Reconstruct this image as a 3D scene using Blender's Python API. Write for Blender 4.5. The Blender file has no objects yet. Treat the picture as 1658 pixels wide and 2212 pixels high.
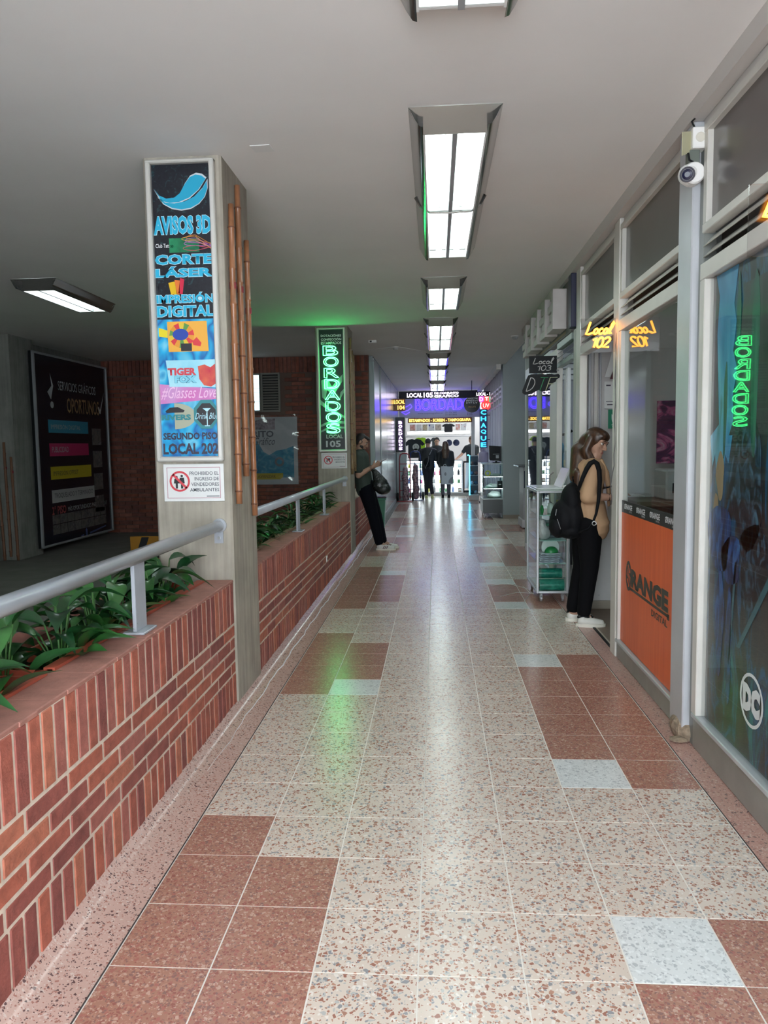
import bpy, bmesh, math, random
from mathutils import Vector, Matrix
random.seed(7)
D = bpy.data; SC = bpy.context.scene; COL = SC.collection
pi = math.pi

# ------------------------------------------------------------------ camera
F, PIT, YAW, ROLL, EYE = 1623.165, 0.0882402, -0.0698496, -0.0151946, 1.4986
fw = Vector((math.sin(YAW)*math.cos(PIT), math.cos(YAW)*math.cos(PIT), -math.sin(PIT)))
rt = fw.cross(Vector((0, 0, 1))).normalized(); up = rt.cross(fw)
cr = rt*math.cos(ROLL)+up*math.sin(ROLL); cu = -rt*math.sin(ROLL)+up*math.cos(ROLL)
cam = D.objects.new('camera', D.cameras.new('camera')); COL.objects.link(cam)
cam.matrix_world = Matrix(((cr.x, cu.x, -fw.x, 0), (cr.y, cu.y, -fw.y, 0), (cr.z, cu.z, -fw.z, EYE), (0, 0, 0, 1)))
cam.data.sensor_fit = 'HORIZONTAL'; cam.data.sensor_width = 36; cam.data.lens = F/1658*36
cam.data.clip_start = 0.02; cam.data.clip_end = 200
SC.camera = cam

# ------------------------------------------------------------------ light and exposure
W = D.worlds.new('daylight'); SC.world = W; W.use_nodes = True
W.node_tree.nodes['Background'].inputs[0].default_value = (0.86, 0.93, 1.0, 1)
W.node_tree.nodes['Background'].inputs[1].default_value = 6.6
SC.view_settings.view_transform = 'Standard'; SC.view_settings.look = 'None'
SC.view_settings.exposure = 0.95; SC.view_settings.gamma = 1.0
SC.view_settings.use_curve_mapping = False
TUBE = 8.5            # radiance of the fluorescent tubes
try:
    SC.cycles.max_bounces = 7; SC.cycles.diffuse_bounces = 4; SC.cycles.glossy_bounces = 4
    SC.cycles.transmission_bounces = 6; SC.cycles.transparent_max_bounces = 12
    SC.cycles.sample_clamp_indirect = 4.0; SC.cycles.caustics_reflective = False; SC.cycles.caustics_refractive = False
    SC.cycles.use_denoising = True; SC.cycles.use_adaptive_sampling = True; SC.cycles.adaptive_threshold = .02
except Exception:
    pass

# ------------------------------------------------------------------ materials
MATS = {}
def M(name, col=(.8, .8, .8), rough=.5, metal=0, emit=None, es=1, var=0, vs=8, bump=0, bs=40, spec=None, coat=0, alpha=1):
    if name in MATS: return MATS[name]
    m = D.materials.new(name); m.use_nodes = True; nt = m.node_tree; b = nt.nodes['Principled BSDF']
    b.inputs['Base Color'].default_value = (*col, 1); b.inputs['Roughness'].default_value = rough
    b.inputs['Metallic'].default_value = metal
    if spec is not None: b.inputs['Specular IOR Level'].default_value = spec
    if coat: b.inputs['Coat Weight'].default_value = coat; b.inputs['Coat Roughness'].default_value = .05
    if emit: b.inputs['Emission Color'].default_value = (*emit, 1); b.inputs['Emission Strength'].default_value = es
    if alpha < 1: b.inputs['Alpha'].default_value = alpha
    if var or bump:
        g = nt.nodes.new('ShaderNodeNewGeometry')
        if var:
            n = nt.nodes.new('ShaderNodeTexNoise'); n.inputs['Scale'].default_value = vs; n.inputs['Detail'].default_value = 5
            nt.links.new(g.outputs['Position'], n.inputs['Vector'])
            r = nt.nodes.new('ShaderNodeMapRange'); r.inputs[1].default_value = .3; r.inputs[2].default_value = .7
            r.inputs[3].default_value = 1-var; r.inputs[4].default_value = 1+var
            nt.links.new(n.outputs[0], r.inputs[0])
            h = nt.nodes.new('ShaderNodeVectorMath'); h.operation = 'SCALE'; h.inputs[0].default_value = col
            nt.links.new(r.outputs[0], h.inputs['Scale']); nt.links.new(h.outputs[0], b.inputs['Base Color'])
        if bump:
            n2 = nt.nodes.new('ShaderNodeTexNoise'); n2.inputs['Scale'].default_value = bs; n2.inputs['Detail'].default_value = 3
            nt.links.new(g.outputs['Position'], n2.inputs['Vector'])
            bp = nt.nodes.new('ShaderNodeBump'); bp.inputs['Strength'].default_value = bump; bp.inputs['Distance'].default_value = .01
            nt.links.new(n2.outputs[0], bp.inputs['Height']); nt.links.new(bp.outputs[0], b.inputs['Normal'])
    MATS[name] = m; return m

def ramp_mat(name, stops, scale=(6, 6, 6), rough=.35, detail=3, dist=0, coat=0, kind='noise', axis=None, lo=0, hi=1, spec=.5):
    """colours picked by a noise field, or by a gradient along a world axis bent by noise"""
    if name in MATS: return MATS[name]
    m = D.materials.new(name); m.use_nodes = True; nt = m.node_tree; b = nt.nodes['Principled BSDF']
    b.inputs['Roughness'].default_value = rough; b.inputs['Coat Weight'].default_value = coat
    b.inputs['Specular IOR Level'].default_value = spec
    g = nt.nodes.new('ShaderNodeNewGeometry')
    v = nt.nodes.new('ShaderNodeVectorMath'); v.operation = 'MULTIPLY'; v.inputs[1].default_value = scale
    nt.links.new(g.outputs['Position'], v.inputs[0])
    n = nt.nodes.new('ShaderNodeTexNoise'); n.inputs['Scale'].default_value = 1; n.inputs['Detail'].default_value = detail
    n.inputs['Distortion'].default_value = dist; nt.links.new(v.outputs[0], n.inputs['Vector'])
    src = n.outputs[0]
    r = nt.nodes.new('ShaderNodeMapRange'); r.inputs[1].default_value = .25; r.inputs[2].default_value = .75
    nt.links.new(src, r.inputs[0]); src = r.outputs[0]
    if axis is not None:
        s = nt.nodes.new('ShaderNodeSeparateXYZ'); nt.links.new(g.outputs['Position'], s.inputs[0])
        r2 = nt.nodes.new('ShaderNodeMapRange'); r2.inputs[1].default_value = lo; r2.inputs[2].default_value = hi
        nt.links.new(s.outputs[axis], r2.inputs[0])
        a = nt.nodes.new('ShaderNodeMath'); a.operation = 'MULTIPLY_ADD'; a.inputs[1].default_value = .35
        nt.links.new(src, a.inputs[0]); nt.links.new(r2.outputs[0], a.inputs[2])
        c = nt.nodes.new('ShaderNodeMath'); c.operation = 'SUBTRACT'; c.inputs[1].default_value = .175
        nt.links.new(a.outputs[0], c.inputs[0]); src = c.outputs[0]
    cr_ = nt.nodes.new('ShaderNodeValToRGB'); e = cr_.color_ramp.elements
    while len(e) > 1: e.remove(e[-1])
    e[0].position = stops[0][0]; e[0].color = (*stops[0][1], 1)
    for p, c in stops[1:]:
        k = e.new(p); k.color = (*c, 1)
    nt.links.new(src, cr_.inputs[0]); nt.links.new(cr_.outputs[0], b.inputs['Base Color'])
    MATS[name] = m; return m

def terrazzo(name, base, chips, scale, dens, rough=.22):
    """base colour with angular stone chips from two voronoi layers"""
    m = D.materials.new(name); m.use_nodes = True; nt = m.node_tree; b = nt.nodes['Principled BSDF']; L = nt.links.new
    g = nt.nodes.new('ShaderNodeNewGeometry')
    nz = nt.nodes.new('ShaderNodeTexNoise'); nz.inputs['Scale'].default_value = 3; L(g.outputs['Position'], nz.inputs['Vector'])
    mr = nt.nodes.new('ShaderNodeMapRange'); mr.inputs[3].default_value = .88; mr.inputs[4].default_value = 1.1; L(nz.outputs[0], mr.inputs[0])
    sc0 = nt.nodes.new('ShaderNodeVectorMath'); sc0.operation = 'SCALE'; sc0.inputs[0].default_value = base; L(mr.outputs[0], sc0.inputs['Scale'])
    cur = sc0.outputs[0]
    for k, (s, d) in enumerate(((scale, dens), (scale*1.9, dens*.85))):
        v = nt.nodes.new('ShaderNodeTexVoronoi'); v.inputs['Scale'].default_value = s; v.feature = 'F1'
        v.inputs['Randomness'].default_value = 1; L(g.outputs['Position'], v.inputs['Vector'])
        v2 = nt.nodes.new('ShaderNodeTexVoronoi'); v2.inputs['Scale'].default_value = s; v2.feature = 'DISTANCE_TO_EDGE'
        L(g.outputs['Position'], v2.inputs['Vector'])
        sp = nt.nodes.new('ShaderNodeSeparateColor'); L(v.outputs['Color'], sp.inputs[0])
        lt = nt.nodes.new('ShaderNodeMath'); lt.operation = 'LESS_THAN'; lt.inputs[1].default_value = d; L(sp.outputs[0], lt.inputs[0])
        ed = nt.nodes.new('ShaderNodeMath'); ed.operation = 'GREATER_THAN'; ed.inputs[1].default_value = .10; L(v2.outputs[0], ed.inputs[0])
        mu = nt.nodes.new('ShaderNodeMath'); mu.operation = 'MULTIPLY'; L(lt.outputs[0], mu.inputs[0]); L(ed.outputs[0], mu.inputs[1])
        cr_ = nt.nodes.new('ShaderNodeValToRGB'); cr_.color_ramp.interpolation = 'CONSTANT'; e = cr_.color_ramp.elements
        while len(e) > 1: e.remove(e[-1])
        e[0].position = 0; e[0].color = (*chips[0], 1)
        for i, c in enumerate(chips[1:]):
            q = e.new((i+1)/len(chips)); q.color = (*c, 1)
        L(sp.outputs[1], cr_.inputs[0])
        mx = nt.nodes.new('ShaderNodeMix'); mx.data_type = 'RGBA'; L(mu.outputs[0], mx.inputs[0]); L(cur, mx.inputs[6]); L(cr_.outputs[0], mx.inputs[7])
        cur = mx.outputs[2]
    L(cur, b.inputs['Base Color'])
    n2 = nt.nodes.new('ShaderNodeTexNoise'); n2.inputs['Scale'].default_value = 2.2; n2.inputs['Detail'].default_value = 4; L(g.outputs['Position'], n2.inputs['Vector'])
    m2 = nt.nodes.new('ShaderNodeMapRange'); m2.inputs[1].default_value = .3; m2.inputs[2].default_value = .7
    m2.inputs[3].default_value = rough-.015; m2.inputs[4].default_value = rough+.025; L(n2.outputs[0], m2.inputs[0]); L(m2.outputs[0], b.inputs['Roughness'])
    b.inputs['Specular IOR Level'].default_value = .55
    MATS[name] = m; return m

def glass(name, tint=(.8, .95, .92), refl=.10, rough=.02):
    """thin pane: clear with a mirror-like face"""
    m = D.materials.new(name); m.use_nodes = True; nt = m.node_tree; nt.nodes.clear(); L = nt.links.new
    o = nt.nodes.new('ShaderNodeOutputMaterial'); t = nt.nodes.new('ShaderNodeBsdfTransparent'); t.inputs[0].default_value = (*tint, 1)
    g = nt.nodes.new('ShaderNodeBsdfGlossy'); g.inputs['Roughness'].default_value = rough
    f = nt.nodes.new('ShaderNodeLayerWeight'); f.inputs[0].default_value = .5
    p = nt.nodes.new('ShaderNodeMath'); p.operation = 'POWER'; p.inputs[1].default_value = 5; L(f.outputs['Facing'], p.inputs[0])
    a = nt.nodes.new('ShaderNodeMath'); a.operation = 'MULTIPLY_ADD'; a.inputs[1].default_value = 1-refl*.6; a.inputs[2].default_value = refl*.6; a.use_clamp = True; L(p.outputs[0], a.inputs[0])
    mx = nt.nodes.new('ShaderNodeMixShader'); L(a.outputs[0], mx.inputs[0]); L(t.outputs[0], mx.inputs[1]); L(g.outputs[0], mx.inputs[2]); L(mx.outputs[0], o.inputs[0])
    MATS[name] = m; return m

def concrete(name, col, rough=.85):
    m = D.materials.new(name); m.use_nodes = True; nt = m.node_tree; b = nt.nodes['Principled BSDF']; L = nt.links.new
    b.inputs['Roughness'].default_value = rough
    g = nt.nodes.new('ShaderNodeNewGeometry')
    v = nt.nodes.new('ShaderNodeVectorMath'); v.operation = 'MULTIPLY'; v.inputs[1].default_value = (28, 28, 1.5); L(g.outputs['Position'], v.inputs[0])
    n = nt.nodes.new('ShaderNodeTexNoise'); n.inputs['Scale'].default_value = 1; n.inputs['Detail'].default_value = 4; L(v.outputs[0], n.inputs['Vector'])
    n2 = nt.nodes.new('ShaderNodeTexNoise'); n2.inputs['Scale'].default_value = 5; n2.inputs['Detail'].default_value = 6; L(g.outputs['Position'], n2.inputs['Vector'])
    ad = nt.nodes.new('ShaderNodeMath'); ad.operation = 'ADD'; L(n.outputs[0], ad.inputs[0]); L(n2.outputs[0], ad.inputs[1])
    r = nt.nodes.new('ShaderNodeMapRange'); r.inputs[1].default_value = .7; r.inputs[2].default_value = 1.3; r.inputs[3].default_value = .72; r.inputs[4].default_value = 1.18; L(ad.outputs[0], r.inputs[0])
    s = nt.nodes.new('ShaderNodeVectorMath'); s.operation = 'SCALE'; s.inputs[0].default_value = col; L(r.outputs[0], s.inputs['Scale']); L(s.outputs[0], b.inputs['Base Color'])
    vo = nt.nodes.new('ShaderNodeTexVoronoi'); vo.inputs['Scale'].default_value = 30; L(g.outputs['Position'], vo.inputs['Vector'])
    lt = nt.nodes.new('ShaderNodeMath'); lt.operation = 'LESS_THAN'; lt.inputs[1].default_value = .12; L(vo.outputs[0], lt.inputs[0])
    sb = nt.nodes.new('ShaderNodeMath'); sb.operation = 'SUBTRACT'; L(ad.outputs[0], sb.inputs[0]); L(lt.outputs[0], sb.inputs[1])
    bp = nt.nodes.new('ShaderNodeBump'); bp.inputs['Strength'].default_value = .35; bp.inputs['Distance'].default_value = .01; L(sb.outputs[0], bp.inputs['Height']); L(bp.outputs[0], b.inputs['Normal'])
    MATS[name] = m; return m

T_BEIGE = terrazzo('terrazzo beige', (.64, .545, .465), [(.33, .15, .11), (.45, .25, .18), (.27, .27, .28), (.44, .43, .41), (.72, .66, .60), (.36, .19, .14)], 70, .36)
T_RED = terrazzo('terrazzo red', (.37, .19, .14), [(.43, .235, .175), (.29, .12, .095), (.50, .33, .26), (.25, .14, .12), (.37, .15, .12)], 80, .6)
T_WHITE = terrazzo('terrazzo white', (.68, .70, .69), [(.55, .57, .57), (.75, .77, .76), (.45, .47, .48)], 70, .35)
T_EDGE = terrazzo('terrazzo border', (.45, .26, .215), [(.50, .33, .28), (.12, .07, .07), (.36, .17, .14), (.55, .42, .38)], 90, .30, .3)
GROUT = M('grout', (.70, .66, .60), .6)
MORTAR = M('mortar', (.62, .52, .42), .95, var=.15, vs=30)
BRICKS = [M('brick %d' % i, c, .62, var=.22, vs=24, bump=.25, bs=90) for i, c in enumerate([(.33, .095, .065), (.38, .11, .07), (.27, .078, .062), (.42, .14, .085), (.23, .068, .058), (.34, .115, .09)])]
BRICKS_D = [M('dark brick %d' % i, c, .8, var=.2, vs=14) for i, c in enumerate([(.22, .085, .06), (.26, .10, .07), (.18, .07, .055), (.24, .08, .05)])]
CEIL = M('ceiling paint', (.80, .785, .765), .8, var=.03, vs=1.5)
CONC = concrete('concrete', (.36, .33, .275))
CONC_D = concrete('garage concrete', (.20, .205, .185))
ALU = M('aluminium', (.52, .54, .57), .38, .35, var=.05, vs=5)
ALU_C = M('cream metal', (.60, .585, .54), .45, .1, var=.05, vs=6)
ALU_S = M('sill metal', (.34, .35, .33), .35, .6, var=.08, vs=9)
PAINT = M('painted grey rail', (.42, .45, .50), .28, .15, var=.06, vs=10, coat=.3)
BLK = M('black plastic', (.007, .008, .009), .5, spec=.2)
BLK_G = M('black gloss', (.008, .009, .012), .12)
WHT = M('white plastic', (.78, .78, .76), .4)
WHT_P = M('white paint', (.70, .71, .70), .5, var=.03)
INK = M('black ink', (.02, .02, .025), .4)
TXTW = M('white ink', (.78, .80, .82), .4)
RED_INK = M('red ink', (.62, .06, .08), .4)
CYAN_INK = M('cyan ink', (.02, .42, .66), .35)
TUBE_M = M('fluorescent tube', (.9, .9, .9), .5, emit=(.84, 1.0, .97), es=TUBE)
GLS = glass('window glass', (.80, .86, .84), .10)
GLS_C = glass('showcase glass', (.84, .95, .92), .08)
ACR = glass('acrylic', (.88, .86, .86), .06, .1)

# ------------------------------------------------------------------ mesh building
class MB:
    def __init__(s): s.v = []; s.f = []; s.m = []; s.mi = 0
    def add(s, vs, fs):
        n = len(s.v); s.v += [Vector(v) for v in vs]
        s.f += [tuple(n+i for i in f) for f in fs]; s.m += [s.mi]*len(fs); return s
    def box(s, x0, x1, y0, y1, z0, z1):
        return s.add([(x0, y0, z0), (x1, y0, z0), (x1, y1, z0), (x0, y1, z0), (x0, y0, z1), (x1, y0, z1), (x1, y1, z1), (x0, y1, z1)],
                     [(0, 3, 2, 1), (4, 5, 6, 7), (0, 1, 5, 4), (1, 2, 6, 5), (2, 3, 7, 6), (3, 0, 4, 7)])
    def cbox(s, x0, x1, y0, y1, z0, z1, c=.005):
        """box with chamfered edges"""
        bm = bmesh.new(); bmesh.ops.create_cube(bm, size=1)
        for v in bm.verts: v.co = Vector(((x0+x1)/2+v.co.x*(x1-x0), (y0+y1)/2+v.co.y*(y1-y0), (z0+z1)/2+v.co.z*(z1-z0)))
        bmesh.ops.bevel(bm, geom=bm.edges[:], offset=c, segments=1, affect='EDGES')
        bm.verts.index_update(); s.add([v.co.copy() for v in bm.verts], [tuple(v.index for v in f.verts) for f in bm.faces]); bm.free(); return s
    def quad(s, a, b, c, d): return s.add([a, b, c, d], [(0, 1, 2, 3)])
    def prism(s, pts, O, U, V, N, t):
        """polygon pts in the U,V plane at O, thickness t along N"""
        O, U, V, N = Vector(O), Vector(U), Vector(V), Vector(N); n = len(pts)
        a = [O+U*p[0]+V*p[1] for p in pts]; b = [p+N*t for p in a]
        return s.add(a+b, [tuple(range(n-1, -1, -1)), tuple(range(n, 2*n))]+[(i, (i+1) % n, n+(i+1) % n, n+i) for i in range(n)])
    def tube(s, pts, r, seg=8, closed=False, caps=True):
        pts = [Vector(p) for p in pts]; n = len(pts)
        rs = r if isinstance(r, (list, tuple)) else [r]*n
        rings = []; prev = None
        for i, p in enumerate(pts):
            if closed: t = pts[(i+1) % n]-pts[i-1]
            else: t = pts[min(i+1, n-1)]-pts[max(i-1, 0)]
            t = t.normalized() if t.length > 1e-9 else Vector((0, 0, 1))
            if prev is None:
                a = t.cross(Vector((0, 0, 1)) if abs(t.z) < .9 else Vector((1, 0, 0))).normalized()
            else:
                a = prev-t*prev.dot(t); a = a.normalized() if a.length > 1e-6 else t.orthogonal().normalized()
            prev = a; b = t.cross(a)
            rings.append([p+(a*math.cos(2*pi*k/seg)+b*math.sin(2*pi*k/seg))*rs[i] for k in range(seg)])
        base = len(s.v); s.v += [v for R in rings for v in R]; f = []
        for i in range(n if closed else n-1):
            j = (i+1) % n
            for k in range(seg): f.append((base+i*seg+k, base+i*seg+(k+1) % seg, base+j*seg+(k+1) % seg, base+j*seg+k))
        if not closed and caps: f += [tuple(base+k for k in range(seg-1, -1, -1)), tuple(base+(n-1)*seg+k for k in range(seg))]
        s.f += f; s.m += [s.mi]*len(f); return s
    def lathe(s, prof, c=(0, 0, 0), seg=16, axis='Z'):
        c = Vector(c); pts = []
        for r, z in prof:
            for k in range(seg):
                a = 2*pi*k/seg; p = (r*math.cos(a), r*math.sin(a), z)
                if axis == 'Y': p = (p[0], -p[2], p[1])
                if axis == 'X': p = (p[2], p[0], p[1])
                pts.append(c+Vector(p))
        n = len(prof); f = [(i*seg+k, i*seg+(k+1) % seg, (i+1)*seg+(k+1) % seg, (i+1)*seg+k) for i in range(n-1) for k in range(seg)]
        f += [tuple(range(seg-1, -1, -1)), tuple((n-1)*seg+k for k in range(seg))]
        return s.add(pts, f)
    def cyl(s, c, r, h, seg=16, axis='Z'): return s.lathe([(r, 0), (r, h)], c, seg, axis)
    def ell(s, c, r, seg=14, rings=8, rot=None):
        c = Vector(c); vs = []; rot = rot or Matrix.Identity(3)
        for i in range(1, rings):
            th = pi*i/rings
            for k in range(seg):
                a = 2*pi*k/seg
                vs.append(c+rot @ Vector((r[0]*math.sin(th)*math.cos(a), r[1]*math.sin(th)*math.sin(a), r[2]*math.cos(th))))
        top = len(vs); vs += [c+rot @ Vector((0, 0, r[2])), c-rot @ Vector((0, 0, r[2]))]
        f = [(i*seg+k, (i+1)*seg+k, (i+1)*seg+(k+1) % seg, i*seg+(k+1) % seg) for i in range(rings-2) for k in range(seg)]
        f += [(top, k, (k+1) % seg) for k in range(seg)]+[(top+1, (rings-2)*seg+(k+1) % seg, (rings-2)*seg+k) for k in range(seg)]
        return s.add(vs, f)
    def mesh(s, name, mats, smooth=False, off=(0, 0, 0)):
        me = D.meshes.new(name); o = Vector(off)
        me.from_pydata([tuple(v-o) for v in s.v], [], s.f)
        for m in (mats if isinstance(mats, (list, tuple)) else [mats]): me.materials.append(m)
        if any(s.m): me.polygons.foreach_set('material_index', s.m)
        if smooth: me.polygons.foreach_set('use_smooth', [True]*len(s.f))
        me.update(); return me

def wloc(o):
    p = Vector((0, 0, 0))
    while o is not None: p = p+o.location; o = o.parent
    return p
def obj(name, me, parent=None, loc=(0, 0, 0)):
    o = D.objects.new(name, me); o.location = loc; o.parent = parent; COL.objects.link(o); return o
def part(name, mb, mat, parent, smooth=False, label=None, kind=None):
    """mesh given in world coordinates, kept relative to its (unrotated) parent"""
    o = obj(name, mb.mesh(name, mat, smooth, wloc(parent)), parent)
    if label: o['label'] = label
    if kind: o['kind'] = kind
    return o
def tag(o, label, cat, group=None):
    o['label'] = label; o['category'] = cat
    if group: o['group'] = group
    return o
def thing(name, loc, label, cat, group=None):
    o = D.objects.new(name, None); o.empty_display_size = .1; o.location = loc; COL.objects.link(o); return tag(o, label, cat, group)
def solo(name, mb, mat, label, cat, group=None, smooth=False):
    xs = [v.x for v in mb.v]; ys = [v.y for v in mb.v]; zs = [v.z for v in mb.v]
    off = ((min(xs)+max(xs))/2, (min(ys)+max(ys))/2, min(zs))
    return tag(obj(name, mb.mesh(name, mat, smooth, off), None, off), label, cat, group)
def struct(name, mb, mat, parent=None, smooth=False):
    o = obj(name, mb.mesh(name, mat, smooth, wloc(parent) if parent else (0, 0, 0)), parent)
    if parent is None: o['kind'] = 'structure'
    return o
def weld(o, w=.003, seg=2):
    b = o.modifiers.new('bevel', 'BEVEL'); b.width = w; b.segments = seg; b.limit_method = 'ANGLE'; return o

# ---- lettering
FX, FZ = Vector((1, 0, 0)), Vector((0, 0, 1))
def text_mesh(s, bold=0, ex=0, outline=False):
    c = D.curves.new('t', 'FONT'); c.body = s; c.resolution_u = 6 if outline else 2; c.offset = bold
    if outline: c.fill_mode = 'NONE'
    else: c.extrude = ex
    o = D.objects.new('t', c); COL.objects.link(o)
    dg = bpy.context.evaluated_depsgraph_get(); dg.update()
    me = D.meshes.new_from_object(o.evaluated_get(dg)); D.objects.remove(o); D.curves.remove(c)
    return me
def letters(s, O, U, V, w, h, mat, parent, name='lettering', bold=0, lift=.002, shear=0, keep=False):
    """lettering fitted into the w x h box whose lower left corner is O; U and V are unit axes"""
    me = text_mesh(s, bold); xs = [v.co.x for v in me.vertices]; ys = [v.co.y for v in me.vertices]
    x0, x1, y0, y1 = min(xs), max(xs), min(ys), max(ys)
    kx = w/(x1-x0); ky = h/(y1-y0)
    if keep: k = min(kx, ky); kx = ky = k
    U, V = Vector(U), Vector(V); N = U.cross(V); O = Vector(O); off = wloc(parent)
    for v in me.vertices:
        a = (v.co.x-x0)*kx+shear*(v.co.y-y0)*ky; b = (v.co.y-y0)*ky
        v.co = O+U*a+V*b+N*lift-off
    me.materials.clear(); me.materials.append(mat); me.name = name
    return obj(name, me, parent)
def lines(rows, O, U, V, w, h, mat, parent, gap=.35, bold=0, **k):
    """several rows of lettering joined in one part, top row first"""
    n = len(rows); rh = h/(n+gap*(n-1)); out = None
    V = Vector(V)
    for i, r in enumerate(rows):
        s, fr = r if isinstance(r, tuple) else (r, 1)
        o = letters(s, Vector(O)+V*(h-rh-i*rh*(1+gap))+Vector(U)*(w*(1-fr)), U, V, w*fr, rh, mat, parent, bold=bold, **k)
        if out is None: out = o
        else:
            bm = bmesh.new(); bm.from_mesh(out.data); bm.from_mesh(o.data); bm.to_mesh(out.data); bm.free(); D.objects.remove(o)
    return out
def neon_outline(mb, s, O, U, V, w, h, r, seg=5, N=.012):
    me = text_mesh(s, outline=True); nb = {}
    for e in me.edges:
        a, b = e.vertices; nb.setdefault(a, []).append(b); nb.setdefault(b, []).append(a)
    co = [v.co.copy() for v in me.vertices]
    x0, x1 = min(c.x for c in co), max(c.x for c in co); y0, y1 = min(c.y for c in co), max(c.y for c in co)
    U, V = Vector(U), Vector(V); Nn = U.cross(V); seen = set()
    for st in nb:
        if st in seen: continue
        loop = [st]; seen.add(st); cur = st
        while True:
            nx = [q for q in nb[cur] if q not in seen]
            if not nx: break
            cur = nx[0]; seen.add(cur); loop.append(cur)
        P = []
        for i in loop:
            p = Vector(O)+U*((co[i].x-x0)/(x1-x0)*w)+V*((co[i].y-y0)/(y1-y0)*h)+Nn*N
            if not P or (p-P[-1]).length > r*.8: P.append(p)
        if len(P) > 2: mb.tube(P, r, seg, closed=True)
    D.meshes.remove(me)
def arc(cx, cy, rx, ry, a0, a1, n=9): return [(cx+rx*math.cos(math.radians(a0+(a1-a0)*i/n)), cy+ry*math.sin(math.radians(a0+(a1-a0)*i/n))) for i in range(n+1)]
STROKE = {   # single stroke glyphs: (advance, [polylines]) in a unit-high cell
 'L': (.72, [[(.12, .98), (.06, .3), (.0, .02), (.3, .0), (.62, .12)]]),
 'o': (.5, [arc(.2, .22, .19, .22, 60, 420, 12)]),
 'c': (.45, [arc(.2, .22, .19, .22, 50, 320, 9)]),
 'a': (.52, [arc(.2, .22, .18, .22, 40, 400, 12), [(.38, .42), (.38, .1), (.46, .0)]]),
 'l': (.42, [[(.02, .1), (.22, .55), (.32, .85), (.24, 1.0), (.13, .8), (.1, .3), (.16, .02), (.3, .08)]]),
 '1': (.38, [[(.0, .75), (.22, .98), (.22, 0)]]),
 '0': (.55, [arc(.24, .5, .23, .5, 0, 360, 16)]),
 '2': (.55, [arc(.22, .74, .22, .25, 160, -40, 8)+[(.0, 0), (.5, .02)]]),
 '3': (.5, [arc(.2, .75, .2, .24, 150, -90, 8)+arc(.2, .26, .24, .25, 90, -150, 8)]),
 '4': (.55, [[(.3, .98), (.0, .35), (.48, .35)], [(.36, .6), (.36, 0)]]),
 '5': (.5, [[(.42, 1), (.08, 1), (.04, .55)]+arc(.18, .3, .24, .29, 100, -140, 8)]),
 'D': (.72, [[(.05, 0), (.05, 1)]+arc(.05, .5, .52, .5, 90, -90, 10)]),
 'T': (.7, [[(.0, 1), (.62, 1)], [(.31, 1), (.31, 0)]]),
 'F': (.6, [[(.06, 0), (.06, 1), (.55, 1)], [(.06, .52), (.42, .52)]]),
 'C': (.7, [arc(.33, .5, .32, .5, 50, 310, 12)]),
 'O': (.8, [arc(.35, .5, .34, .5, 0, 360, 16)]),
 'A': (.75, [[(0, 0), (.32, 1), (.64, 0)], [(.12, .36), (.52, .36)]]),
 'U': (.7, [[(.05, 1), (.05, .35)]+arc(.3, .32, .25, .32, 180, 360, 8)+[(.55, 1)]]),
 'V': (.7, [[(0, 1), (.3, 0), (.6, 1)]]),
}
def strokes(mb, s, O, U, V, w, h, r, slant=0, seg=6, N=.012):
    adv = [STROKE[c][0] for c in s]; tot = sum(adv)-.1; U, V, O = Vector(U), Vector(V), Vector(O); Nn = U.cross(V); x = 0
    kx = (w-slant*h)/tot
    for c, a in zip(s, adv):
        for pl in STROKE[c][1]:
            mb.tube([O+U*((x+p[0])*kx+slant*p[1]*h)+V*(p[1]*h)+Nn*N for p in pl], r, seg)
        x += a

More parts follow.
